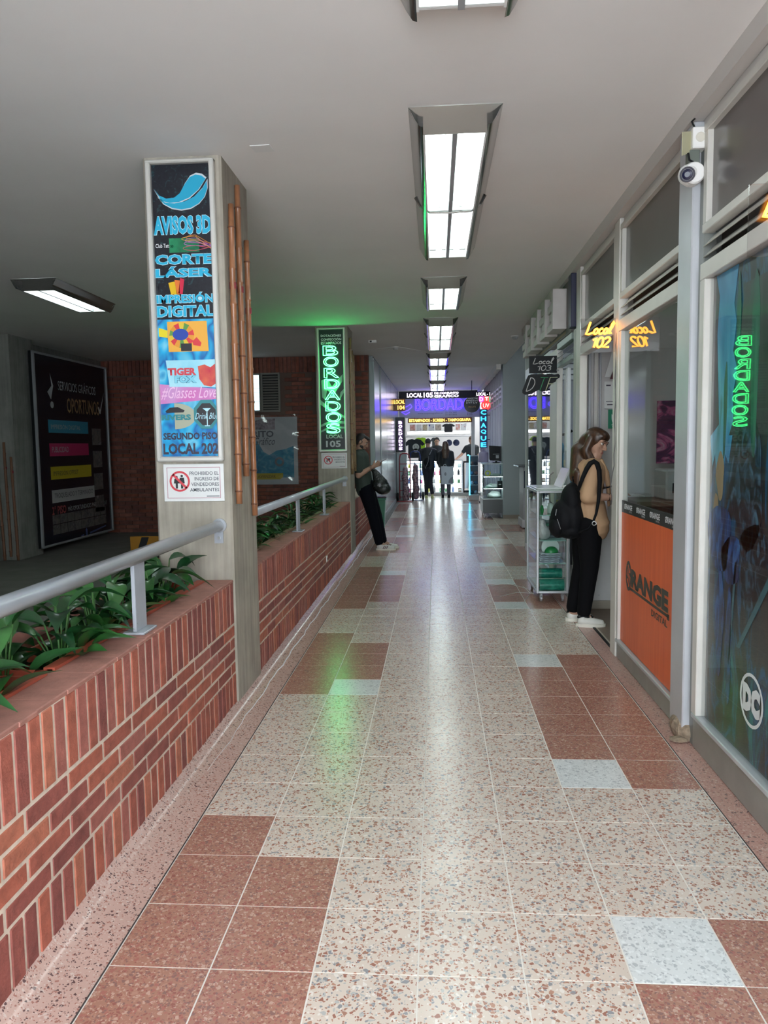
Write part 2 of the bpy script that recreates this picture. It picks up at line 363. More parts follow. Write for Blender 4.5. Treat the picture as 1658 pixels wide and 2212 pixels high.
# ---- closed organic surfaces (bodies, cloth): overlapping solids fused by a voxel remesh
def fuse(name, shapes, voxel, mat, parent, smooth=4, label=None, rot=0):
    mb = MB()
    for sh in shapes:
        if sh[0] == 'c':      # tapered limb: p0 p1 r0 r1 [flatten x, flatten y]
            p0, p1, r0, r1 = Vector(sh[1]), Vector(sh[2]), sh[3], sh[4]
            fl = sh[5] if len(sh) > 5 else (1, 1)
            t = (p1-p0); Ln = t.length; t.normalize()
            a = Vector((1, 0, 0)); a = (a-t*a.dot(t))
            a = a.normalized() if a.length > .2 else t.orthogonal().normalized(); b = t.cross(a)
            prof = [(-1, 0.02), (-.8, .6), (-.45, .89), (0, 1)]
            rings = [(p0+t*(q*r0*.9*min(fl)), r0*k) for q, k in prof]+[(p0+t*Ln*.5, (r0+r1)/2)]+[(p1-t*(q*r1*.9*min(fl)), r1*k) for q, k in reversed(prof)]
            n0 = len(mb.v); seg = 14; vs = []
            for c, r in rings:
                for k in range(seg):
                    an = 2*pi*k/seg; vs.append(c+a*math.cos(an)*r*fl[0]+b*math.sin(an)*r*fl[1])
            f = [(i*seg+k, i*seg+(k+1) % seg, (i+1)*seg+(k+1) % seg, (i+1)*seg+k) for i in range(len(rings)-1) for k in range(seg)]
            f += [tuple(range(seg-1, -1, -1)), tuple((len(rings)-1)*seg+k for k in range(seg))]
            mb.add(vs, f)
        elif sh[0] == 'E': mb.ell(sh[1], sh[2], 18, 12, sh[3])
        else:                 # ellipsoid: centre radii [euler]
            mb.ell(sh[1], sh[2], 16, 10, Matrix.Rotation(math.radians(sh[3][0]), 3, 'X') @ Matrix.Rotation(math.radians(sh[3][1]), 3, 'Y') @ Matrix.Rotation(math.radians(sh[3][2]), 3, 'Z') if len(sh) > 3 else None)
    me = mb.mesh('tmp', mat); o = D.objects.new('tmp', me); COL.objects.link(o)
    r = o.modifiers.new('r', 'REMESH'); r.mode = 'VOXEL'; r.voxel_size = voxel; r.use_smooth_shade = True
    if smooth: s_ = o.modifiers.new('s', 'SMOOTH'); s_.iterations = smooth; s_.factor = .5
    dg = bpy.context.evaluated_depsgraph_get(); dg.update()
    out = D.meshes.new_from_object(o.evaluated_get(dg)); D.objects.remove(o); D.meshes.remove(me)
    out.name = name
    if not out.materials: out.materials.append(mat)
    for p in out.polygons: p.use_smooth = True
    q = obj(name, out, parent)
    if label: q['label'] = label
    return q
def copy_tree(o, parent=None, loc=None):
    c = o.copy(); COL.objects.link(c); c.parent = parent
    if loc is not None: c.location = loc
    for ch in [x for x in o.children]: copy_tree(ch, c)
    return c
def lpart(name, mb, mat, parent, smooth=False, label=None):
    o = obj(name, mb.mesh(name, mat, smooth), parent)
    if label: o['label'] = label
    return o

# ================================================================== THE SETTING
X0, Y0, TS = -0.964, 2.006, 0.3          # tile grid origin and pitch
WX, FX1 = -1.15, 1.27                    # planter face, shop-front face
CZ = 3.07                                # ceiling height
fl = struct('floor', MB().box(-6.6, 4.4, -3.5, 24.6, -.12, -.006), M('floor bed', (.17, .165, .15), .7, var=.15, vs=3))
# tile colours: 0 beige, 1 red, 2 white
def tile_kind(i, j):
    if i == 0 and (-2 <= j <= 2 or 8 <= j <= 12 or 16 <= j <= 23 or 27 <= j <= 33 or 37 <= j <= 44 or 50 <= j <= 56 or -12 <= j <= -8): return 1
    if i == 1:
        if j in (-2, 8, 22, 39, 34, 52): return 2
        if -1 <= j <= 1 or 9 <= j <= 11 or 17 <= j <= 21 or 28 <= j <= 33 or 40 <= j <= 44: return 1
    if i in (5, 6):
        for a, b in ((-6, 0), (4, 10), (16, 20), (24, 30), (33, 37), (43, 50), (56, 62)):
            if a <= j <= b: return 2 if (i == 5 and j in (a, b)) else 1
    if i >= 7: return 1 if (j//4) % 3 == 0 else 0
    return 0
TM = {0: T_BEIGE, 1: T_RED, 2: T_WHITE}
def tile_mb(mb, x, y, w=TS, d=TS, g=.0016): return mb.add([(x+g, y+g, -.006), (x+w-g, y+g, -.006), (x+w-g, y+d-g, -.006), (x+g, y+d-g, -.006), (x+g+.001, y+g+.001, 0), (x+w-g-.001, y+g+.001, 0), (x+w-g-.001, y+d-g-.001, 0), (x+g+.001, y+d-g-.001, 0)],
                     [(4, 5, 6, 7), (0, 1, 5, 4), (1, 2, 6, 5), (2, 3, 7, 6), (3, 0, 4, 7)])
TILE = {k: tile_mb(MB(), 0, 0).mesh('tile', TM[k]) for k in TM}
J_END = 39
for j in range(-3, J_END):
    for i in range(7): obj('tile', TILE[tile_kind(i, j)], fl, (X0+i*TS, Y0+j*TS, 0))
far = MB()
for j in list(range(-14, -3))+list(range(J_END, 75)):
    for i in range(7): far.mi = tile_kind(i, j); tile_mb(far, X0+i*TS, Y0+j*TS)
for j in range(30, 75):
    for i in (7, 8, 9): far.mi = tile_kind(i, j); tile_mb(far, X0+i*TS, Y0+j*TS)
part('far_tiles', far, [T_BEIGE, T_RED, T_WHITE], fl, kind='stuff')
part('grout_bed', MB().box(X0-.004, X0+7*TS+.004, -3.4, 24.5, -.008, -.0012), GROUT, fl)
struct('trim_1', MB().box(X0+7*TS+.003, 1.262, -3.4, Y0+30*TS, -.006, .0005), T_EDGE)
# cove border along the planters: flat strip rising into a hollow against the bricks
cv = MB(); P = [(X0-.003, 0), (-.99, .0005), (-1.03, .002), (-1.075, .007), (-1.11, .018), (-1.135, .034), (-1.152, .055)]
for a, b in ((-3.4, 4.13), (4.13, 4.70), (4.70, 9.98), (9.98, 10.53), (10.53, 13.25)):
    n0 = len(cv.v); k = len(P)
    cv.v += [Vector((x, a, z)) for x, z in P]+[Vector((x, b, z)) for x, z in P]
    cv.f += [(n0+i+1, n0+i, n0+k+i, n0+k+i+1) for i in range(k-1)]; cv.m += [0]*(k-1)
COVE = terrazzo('terrazzo cove', (.54, .37, .32), [(.50, .33, .28), (.12, .07, .07), (.36, .17, .14), (.60, .48, .44)], 110, .28, .2)
struct('trim_2', cv, COVE, smooth=True)
lt = MB(); lt.tube([(-1.066+.006*math.sin(y*9)+.004*math.sin(y*23), y, .008) for y in [3.3+.12*k for k in range(82)]], [.0008+.0040*min(1, k/14) for k in range(82)], 5)
struct('trim_3', lt, M('painted cove highlight', (.92, .90, .92), .25))  # white line painted in for the specular highlight along the cove
struct('trim_17', MB().box(X0-.0055, X0-.0012, -3.4, 22.0, .0002, .0016), M('dark seam', (.05, .04, .04), .8))
struct('trim_18', MB().box(X0+7*TS+.0012, X0+7*TS+.005, -3.4, 10.7, .0002, .0016), M('dark seam', (.05, .04, .04), .8))
# ceilings
struct('ceiling', MB().box(-6.6, FX1+.02, -1.6, 15.2, CZ, CZ+.15).box(-6.6, FX1+.6, 15.2, 24.6, CZ, CZ+.15).box(FX1+.02, 4.4, -1.6, 10.72, CZ, CZ+.15)
       .box(FX1+.02, 4.4, 10.72, 15.2, 3.52, 3.62).box(FX1+.02, FX1+.12, 10.72, 15.2, CZ, 3.52), CEIL)
struct('trim_4', MB().box(1.20, 1.26, -1.5, 10.7, 2.985, CZ).box(1.262, 1.30, -1.5, 10.7, 2.93, CZ), M('cornice paint', (.58, .55, .52), .6))
struct('trim_5', MB().box(1.21, 1.30, 15.2, 22.0, 2.97, CZ), CEIL)
# patch in the plaster
tag(obj('ceiling_patch', MB().prism([(-.055, -.04), (.05, -.045), (.06, .045), (-.045, .05)], (-.90, 4.06, CZ-.004), (1, 0, 0), (0, 1, 0), (0, 0, 1), .003).mesh('p', M('patch paint', (.75, .75, .74), .6))), 'small white square plate with a dark crack, fixed to the ceiling beside the near pillar', 'ceiling plate')

# ---- bricks
BG = .011
def brick_meshes(lx, ly, lz, mats, tagn):
    out = []
    for k, m in enumerate(mats):
        mb = MB(); mb.cbox(0, lx, 0, ly, 0, lz, .0035); out.append(mb.mesh('brick', m))
    return out
def brick_wall_x(root, y0, y1, mats, z_top=.741, depth=.12):
    """bricks showing their face to +X between y0 and y1: soldiers, four courses, soldiers"""
    sold_t = brick_meshes(depth, .061, .234, mats, 's'); sold_b = brick_meshes(depth, .061, .213, mats, 'b'); st = brick_meshes(depth, .236, .059, mats, 'c')
    n = int((y1-y0)/.0715); p = (y1-y0)/n
    for k in range(n):
        obj('brick', random.choice(sold_t), root, Vector((WX-depth+random.uniform(-.001, .0015), y0+k*p+.005, z_top-.234+random.uniform(-.002, .001)))-wloc(root))
        obj('brick', random.choice(sold_b), root, Vector((WX-depth+random.uniform(-.001, .0015), y0+k*p+.005, .004))-wloc(root))
    for c in range(4):
        z = .224+c*.0700+.002; y = y0-(.125 if c % 2 else 0)
        while y < y1-.02:
            a, b = max(y, y0)+.005, min(y+.247, y1)-.005
            if b-a > .03:
                o = obj('brick', random.choice(st), root, Vector((WX-depth+random.uniform(-.001, .0015), a, z))-wloc(root))
                if b-a < .23: o.scale = (1, (b-a)/.236, 1)
            y += .247
def planter(y0, y1, label, mats):
    t = thing('brick_planter', (WX-.28, (y0+y1)/2, 0), label, 'planter', 'brick planters along the walkway')
    part('mortar_core', MB().box(WX-.118, WX-.0025, y0, y1, 0, .741), MORTAR, t)
    part('back_wall', MB().box(-1.72, -1.60, y0, y1, 0, .755), M('planter back', (.30, .12, .09), .8, var=.15), t)
    part('coping', MB().box(WX-.165, WX-.118, y0, y1, .70, .742), MORTAR, t)
    cp = MB(); n = int((y1-y0)/.09); rr = random.Random(int(y1*10))
    for k in range(n):
        a, b = y0+(y1-y0)*k/n, y0+(y1-y0)*(k+1)/n-.0012; e = WX+.0015+rr.uniform(-.004, .001); zz = .755+rr.uniform(-.0008, .0008)
        cp.prism([(WX-.168, .741), (e, .741), (e+.001, zz-.003), (e-.003, zz), (WX-.165, zz)], (0, a, 0), (1, 0, 0), (0, 0, 1), (0, 1, 0), b-a)
    part('coping_strip', cp, M('coping plaster', (.36, .165, .13), .7, var=.16, vs=16, bump=.3, bs=40), t, kind='stuff')
    part('soil', MB().box(-1.60, WX-.12, y0, y1, .45, .62), M('soil', (.03, .022, .016), .95, bump=.6, bs=60), t)
    brick_wall_x(t, y0, y1, mats)
    return t
pl1 = planter(-.9, 4.13, 'brick planter in the foreground, running from the picture edge to the near pillar', BRICKS)
pl2 = planter(4.70, 9.98, 'long brick planter between the near and the far pillar', BRICKS)
lw = thing('low_brick_wall', (-1.3, 11.9, 0), 'low brick wall behind the leaning man, beyond the far pillar', 'low wall')
part('mortar_core', MB().box(WX-.3, WX-.0025, 10.53, 13.18, 0, .75), MORTAR, lw)
brick_wall_x(lw, 10.53, 13.18, BRICKS)
# plastic trough liners with the red rim
for n_, (a, b) in enumerate(((.2, 2.35), (2.4, 4.05), (4.8, 6.3), (6.4, 8.0), (8.1, 9.85))):
    mb = MB().box(-1.318, -1.298, a, b, .60, .762).box(-1.56, -1.545, a, b, .60, .745).box(-1.56, -1.298, a, a+.015, .60, .755).box(-1.56, -1.298, b-.015, b, .60, .755).box(-1.33, -1.29, a, b, .757, .768)
    solo('planter_trough', mb, M('terracotta plastic', (.40, .085, .05), .4) if n_ < 2 else M('clay plastic', (.33, .2, .13), .5),
         ['red plastic trough at the picture edge in the foreground planter', 'red plastic trough by the near pillar in the foreground planter', 'brown trough beside the near pillar in the long planter', 'brown trough in the middle of the long planter', 'brown trough beside the far pillar in the long planter'][n_], 'trough', 'plastic troughs in the planters')

# ---- concrete pillars
def pillar(name, x0, x1, y0, y1, label, side='wall'):
    m = MB(); c = .012
    m.prism([(x0+c, y0), (x1-c, y0), (x1, y0+c), (x1, y1-c), (x1-c, y1), (x0+c, y1), (x0, y1-c), (x0, y0+c)], (0, 0, 0), (1, 0, 0), (0, 1, 0), (0, 0, 1), CZ)
    return struct(name, m, CONC)
pillar('pillar', -1.575, -1.142, 4.13, 4.70, '')
pillar('pillar', -1.575, -1.142, 9.98, 10.53, '')
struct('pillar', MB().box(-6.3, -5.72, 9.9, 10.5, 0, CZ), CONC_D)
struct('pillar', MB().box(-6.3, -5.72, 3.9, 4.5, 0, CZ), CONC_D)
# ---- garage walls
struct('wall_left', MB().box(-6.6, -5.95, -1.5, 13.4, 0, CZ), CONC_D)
struct('wall_rear_light_block', MB().box(-6.6, -1.75, -1.6, -1.5, 0, CZ), CONC_D)  # unseen wall, set and widened to keep daylight out of the garage
BY = 13.2
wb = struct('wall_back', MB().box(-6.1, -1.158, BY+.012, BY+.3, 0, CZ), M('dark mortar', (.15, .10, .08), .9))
vents = [(-2.72, -3.36, 2.12, 2.80), (-2.08, -1.52, 2.12, 2.80)]
def in_vent(a, b, z):
    for v in vents:
        x0, x1 = min(v[:2]), max(v[:2])
        if z+.06 > v[2] and z < v[3] and b > x0 and a < x1: return True
    return False
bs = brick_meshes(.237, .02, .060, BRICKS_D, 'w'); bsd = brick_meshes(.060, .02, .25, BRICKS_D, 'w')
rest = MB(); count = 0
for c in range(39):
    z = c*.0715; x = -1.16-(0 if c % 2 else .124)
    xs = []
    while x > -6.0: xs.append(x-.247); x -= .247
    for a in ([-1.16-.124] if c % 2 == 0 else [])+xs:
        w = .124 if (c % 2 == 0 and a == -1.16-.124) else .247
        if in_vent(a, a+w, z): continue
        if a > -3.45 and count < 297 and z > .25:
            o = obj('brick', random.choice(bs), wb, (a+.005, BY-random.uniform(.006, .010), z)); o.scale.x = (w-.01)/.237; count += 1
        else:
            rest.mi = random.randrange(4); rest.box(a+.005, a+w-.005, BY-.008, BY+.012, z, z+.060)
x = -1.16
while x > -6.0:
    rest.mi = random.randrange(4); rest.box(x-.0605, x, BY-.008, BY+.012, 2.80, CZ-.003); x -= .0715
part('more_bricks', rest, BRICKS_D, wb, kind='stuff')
# louvred vents and the lit pane beside them
FRM = M('vent frame', (.22, .22, .19), .6)
def vent(x0, x1, z0, z1, label):
    t = thing('wall_vent', ((x0+x1)/2, BY, z0), label, 'vent', 'louvred vents in the garage brick wall')
    part('vent_frame', MB().box(x0, x1, BY-.03, BY+.012, z0, z0+.03).box(x0, x1, BY-.03, BY+.012, z1-.03, z1).box(x0, x0+.03, BY-.03, BY+.012, z0+.03, z1-.03).box(x1-.03, x1, BY-.03, BY+.012, z0+.03, z1-.03), FRM, t)
    part('vent_back', MB().box(x0+.03, x1-.03, BY+.004, BY+.012, z0+.03, z1-.03), BLK, t)
    n = 13
    for k in range(n):
        z = z0+.045+(z1-z0-.08)*k/n
        part('slat', MB().add([(x0+.03, BY-.018, z), (x1-.03, BY-.018, z), (x1-.03, BY+.002, z+.025), (x0+.03, BY+.002, z+.025), (x0+.03, BY-.018, z+.005), (x1-.03, BY-.018, z+.005), (x1-.03, BY+.002, z+.03), (x0+.03, BY+.002, z+.03)],
             [(0, 3, 2, 1), (4, 5, 6, 7), (0, 1, 5, 4), (1, 2, 6, 5), (2, 3, 7, 6), (3, 0, 4, 7)]), FRM, t)
vent(-3.06, -2.72, 2.12, 2.80, 'louvred vent beside the lit pane in the brick wall')
vent(-2.08, -1.54, 2.12, 2.80, 'louvred vent half hidden behind the green neon pillar')
t = struct('window_1', MB().box(-3.36, -3.07, BY-.02, BY+.012, 2.12, 2.15).box(-3.36, -3.07, BY-.02, BY+.012, 2.77, 2.80).box(-3.36, -3.34, BY-.02, BY+.012, 2.15, 2.77).box(-3.09, -3.07, BY-.02, BY+.012, 2.15, 2.77), FRM)
for k in range(8):
    z = 2.15+k*.0775
    part('pane', MB().box(-3.34, -3.09, BY-.004, BY+.004, z+.002, z+.0755), M('backlit pane', (.6, .75, .78), .4, emit=(.66, .86, .92), es=.85), t)

# ---- pale metal-clad wall on the left of the far walkway
PW = M('brushed panel', (.50, .54, .54), .22, .55, var=.04, vs=2)
ws = struct('wall_left_far', MB().box(-1.9, -1.09, 13.35, 22.3, 0, CZ), M('grey paint', (.34, .40, .40), .5))
for a, b in ((13.352, 14.55), (14.95, 16.6), (16.64, 18.3), (18.34, 20.0), (20.04, 22.0)):
    part('panel', MB().cbox(-1.092, -1.072, a, b, .09, CZ-.04, .004), PW, ws)
part('end_panel', MB().box(-1.165, -1.075, 13.33, 13.352, .0, CZ-.1), M('pale grey end', (.36, .45, .45), .5), ws)
part('door_gap', MB().box(-1.09, -1.082, 14.57, 14.93, .0, 2.5), M('gap dark', (.10, .12, .12), .6), ws)
struct('baseboard_left', MB().box(-1.09, -1.06, 13.36, 20.0, 0, .085), M('white skirting', (.62, .64, .64), .15))

# ================================================================== SHOP FRONTS ON THE RIGHT
def bar(n, x0, x1, y0, y1, z0, z1, mat, parent=None, c=.003):
    mb = MB().cbox(x0, x1, y0, y1, z0, z1, c)
    return struct(n, mb, mat) if parent is None else part(n, mb, mat, parent)
def front(num, y0, y1, zb, jamb=ALU_C):
    """transom with two slats, upper pane and its bars, between y0 and y1"""
    w = struct('window_%d' % num, MB().cbox(1.235, 1.30, y0, y1, 2.24, 2.315, .003), ALU_C)
    part('transom_bar', MB().cbox(1.24, 1.295, y0, y1, 2.455, 2.495, .003), ALU_C, w)
    for z in (2.345, 2.395): part('slat', MB().prism([(1.245, 0), (1.25, .0), (1.30, .05), (1.292, .05)], (0, y0, z), (1, 0, 0), (0, 0, 1), (0, 1, 0), y1-y0), ALU_C, w)
    part('slat_recess', MB().box(1.33, 1.335, y0, y1, 2.30, 2.47), M('dark recess', (.05, .045, .042), .7), w)
    part('upper_pane', MB().box(1.268, 1.274, y0, y1, 2.495, 2.91), M('screened pane %d' % num, (.048, .048, .043) if num > 2 else (.085, .07, .068), .28, var=.1, vs=3, coat=.4), w)
    part('top_bar', MB().cbox(1.24, 1.30, y0, y1, 2.905, 2.94, .003), ALU_C, w)
    for a, b in ((y0, y0+.045), (y1-.045, y1)): part('jamb', MB().cbox(1.242, 1.298, a, b, 2.495, 2.905, .003), jamb, w)
    return w
w1 = front(2, 1.2, 3.68, 0)
w2 = front(3, 3.95, 5.25, 0)
w3 = front(4, 5.40, 6.62, 0)
# lower part of the near window: sill, jambs, poster glass
part('sill', MB().cbox(1.245, 1.31, 1.2, 3.68, 0, .15, .006), ALU_S, w1)
part('sill_cap', MB().cbox(1.235, 1.29, 1.2, 3.68, .15, .175, .004), ALU, w1)
part('jamb', MB().cbox(1.235, 1.30, 3.615, 3.68, .175, 2.24, .004), ALU_C, w1)
part('pane', MB().quad((1.262, 3.615, .175), (1.262, 1.2, .175), (1.262, 1.2, 2.24), (1.262, 3.615, 2.24)), glass('poster glass', (.95, .97, .97), .045), w1)
# far window: orange sheet, strip, clear glass
part('sill', MB().cbox(1.245, 1.31, 3.95, 5.25, 0, .11, .006), ALU_S, w2)
part('sill_cap', MB().cbox(1.235, 1.29, 3.95, 5.25, .11, .135, .004), ALU, w2)
part('jamb', MB().cbox(1.24, 1.30, 5.20, 5.25, .135, 2.24, .004), ALU_C, w2)
part('pane', MB().quad((1.266, 5.20, 1.0), (1.266, 3.95, 1.0), (1.266, 3.95, 2.24), (1.266, 5.20, 2.24)), GLS, w2)
part('lower_sheet', MB().box(1.265, 1.27, 3.95, 5.20, .135, 1.0), BLK, w2)
bar('trim_6', 1.215, 1.31, 3.745, 3.945, .05, 2.985, ALU, c=.006)
bar('trim_7', 1.25, 1.31, 3.68, 3.745, 0, 2.94, M('groove metal', (.22, .235, .22), .45, .3))
bar('trim_8', 1.235, 1.30, 5.25, 5.40, 0, 2.985, ALU_C, c=.005)
bar('trim_9', 1.235, 1.30, 6.62, 6.80, 0, 2.985, ALU_C, c=.005)
bar('trim_10', 1.235, 1.29, 6.80, 6.92, 0, 2.50, M('post beige grey', (.42, .44, .40), .5), c=.005)
bar('trim_11', 1.24, 1.30, 7.88, 8.35, 0, 2.46, ALU_C, c=.005)
bar('trim_12', 1.25, 1.30, 9.25, 9.50, 0, 2.46, M('post grey green', (.34, .38, .35), .5), c=.005)
bar('trim_13', 1.25, 1.30, 10.62, 10.72, 0, 3.0, M('post grey green', (.34, .38, .35), .5), c=.005)
# broken plaster at the foot of the wide post
mb = MB(); mb.ell((1.245, 3.83, .04), (.055, .12, .07), 10, 6); mb.ell((1.20, 3.74, .012), (.05, .04, .012), 8, 5)
solo('plaster_lump', mb, M('crumbled plaster', (.26, .20, .14), .95, var=.3, vs=40, bump=.8, bs=50), 'crumbled brown plaster at the foot of the wide grey post', 'plaster lump')
# threshold of the open doorway
struct('trim_14', MB().box(1.255, 1.275, 5.40, 6.62, -.004, .006), BLK)
struct('trim_15', MB().box(1.275, 1.29, 5.40, 6.62, -.004, .004), M('worn edge', (.5, .45, .38), .6))
struct('trim_16', MB().box(1.29, 3.6, 3.95, 7.0, -.006, .003), M('shop floor brown', (.17, .115, .075), .35, var=.15, vs=5))
# partitions and rear walls of the shops
WIN = M('shop wall white', (.58, .57, .56), .6)
struct('wall_shop_side', MB().box(1.305, 3.6, 6.98, 7.04, 0, CZ).box(1.305, 3.6, 3.86, 3.94, 0, CZ), WIN)
struct('wall_shop_rear', MB().box(3.6, 3.7, .8, 10.7, 0, CZ), WIN)
struct('wall_shop_far_side', MB().box(1.31, 3.6, 10.62, 10.70, 0, CZ), M('shop wall blue grey', (.42, .45, .50), .6))
struct('wall_shop_blue', MB().box(2.5, 3.6, 7.06, 7.1, 0, CZ), M('shop wall blue grey', (.42, .45, .50), .6))
struct('wall_front_near', MB().box(1.31, 3.6, .7, .8, 0, CZ).box(1.255, 1.33, -1.6, 1.2, 0, CZ), WIN)
# vertical profiles on the partition seen through the doorway
for k, (a, b, m) in enumerate(((1.315, 1.36, ALU_C), (1.375, 1.40, ALU), (1.425, 1.46, ALU_C), (1.475, 1.49, ALU))):
    bar('trim_%d' % (20+k), a, b, 6.95, 6.98, 0, 2.3, m)
# recess beyond the third shop
PIL = M('blue grey paint', (.27, .315, .32), .5, var=.05, vs=2)
struct('wall_recess', MB().box(1.335, 4.4, 15.16, 15.5, 0, 3.52), PIL)
struct('wall_recess_side', MB().box(2.9, 3.0, 10.7, 15.2, 0, 3.52), PIL)
struct('baseboard_right', MB().box(1.335, 2.9, 15.148, 15.16, 0, .075), M('worn skirting', (.25, .21, .17), .6))
# third shop: dark fascia, slatted vent, glazing and open white door
fas = thing('shop_fascia', (1.25, 8.5, 2.5), 'dark grey fascia board carrying chunky white block letters, over the third shop', 'fascia')
part('board', MB().cbox(1.23, 1.30, 7.0, 10.0, 2.50, 2.985, .004), M('fascia dark', (.10, .095, .09), .5), fas)
part('end_board', MB().cbox(1.20, 1.30, 6.86, 7.0, 2.52, 2.985, .004), M('navy board', (.015, .018, .05), .4), fas)
FOAM = M('white foam letter', (.50, .48, .46), .7, var=.08)
yy = 7.25
for k, (wd, rows) in enumerate(((.36, [(0, 1), (.15, .6), (.3, .9), (.48, .5)]), (.40, [(0, .9), (.12, .5), (.26, 1), (.4, .7)]), (.36, [(0, .8), (.2, 1), (.36, .55)]), (.38, [(0, 1), (.14, .6), (.34, 1)]), (.34, [(0, .8), (.16, 1), (.36, .7)]))):
    mb = MB(); dp = .13
    z0 = 2.56; h = .37
    mb.cbox(1.23-dp, 1.23, yy, yy+.09, z0, z0+h, .004)
    for z, fr in rows:
        z = z0+z*h/.62 if k else z0+z*h/.62
        mb.cbox(1.23-dp, 1.23, yy+.085, yy+wd*fr, min(z, z0+h-.07), min(z, z0+h-.07)+.07, .004)
    part('block_letter', mb, FOAM, fas); yy += wd+.16
part('small_lettering', MB().box(1.228, 1.2295, 7.3, 9.0, 2.52, 2.545), M('ochre print', (.30, .22, .12), .5), fas)
v3 = struct('window_5', MB().cbox(1.24, 1.30, 7.05, 7.88, 2.44, 2.50, .003).cbox(1.24, 1.30, 7.05, 7.88, 2.26, 2.30, .003), M('green grey metal', (.30, .36, .34), .4, .2))
for z in (2.31, 2.355, 2.40): part('slat', MB().prism([(1.245, 0), (1.25, 0), (1.30, .035), (1.294, .038)], (0, 7.05, z), (1, 0, 0), (0, 0, 1), (0, 1, 0), .83), M('green grey metal', (.30, .36, .34), .4, .2), v3)
g3 = struct('window_6', MB().cbox(1.245, 1.30, 8.35, 10.62, .0, .10, .003).cbox(1.245, 1.30, 8.35, 10.62, 2.38, 2.50, .003), ALU)
part('pane', MB().box(1.268, 1.274, 8.35, 9.25, .10, 2.38), glass('shop glass', (.55, .60, .66), .30), g3)
part('pane', MB().box(1.268, 1.274, 9.50, 10.62, .10, 2.38), MATS['shop glass'], g3)
dd = struct('door_1', MB().cbox(1.30, 1.335, 7.60, 7.70, .02, 2.24, .004), M('bright white profile', (.80, .84, .86), .35))
part('door_leaf', MB().box(1.31, 1.318, 7.70, 7.87, .02, 2.24), GLS, dd)
part('lock_plate', MB().cbox(1.296, 1.301, 7.63, 7.67, .98, 1.42, .001), M('lock steel', (.35, .37, .37), .35, .7), dd)
part('pull_handle', MB().tube([(1.235, 8.05, .85), (1.20, 8.05, .88), (1.195, 8.05, 1.02), (1.20, 8.05, 1.16), (1.235, 8.05, 1.19)], .009, 6), M('grey handle', (.30, .27, .27), .4), dd)
# far shop fronts beyond the recess
LIL = M('lilac grey metal', (.46, .45, .52), .4, .2)
wf = struct('wall_right_far', MB().box(1.42, 1.5, 15.5, 22.1, 0, CZ), M('far shop wall', (.30, .31, .36), .4))
for y in (15.56, 16.3, 17.0, 17.8, 18.6, 19.4, 20.3, 21.2): part('mullion', MB().cbox(1.34, 1.42, y, y+.09, 0, CZ-.02, .004), LIL, wf)
for z in (.0, 2.30, 2.45, 2.56, 2.66): part('rail_bar', MB().cbox(1.35, 1.42, 15.5, 22.05, z, z+.045, .003), LIL, wf)
for y0_, y1_ in ((15.65, 16.30), (16.39, 17.0), (17.09, 17.8), (17.89, 18.6), (18.69, 19.4), (19.49, 20.3), (20.39, 21.2)): part('glow_panel', MB().box(1.405, 1.418, y0_, y1_, .5, 2.28), M('shop interior glow', (.6, .6, .65), .6, emit=(.80, .80, 1.0), es=.75), wf)  # added glowing panels stand in for lit shops and brighten the far walkway
for k, y in enumerate((15.65, 16.39, 17.09, 17.89, 18.69, 19.49, 20.39)):
    part('pane', MB().box(1.385, 1.39, y, y+(.65, .61, .71, .71, .71, .81, .81)[k], .05, 2.30), MATS['shop glass'], wf)

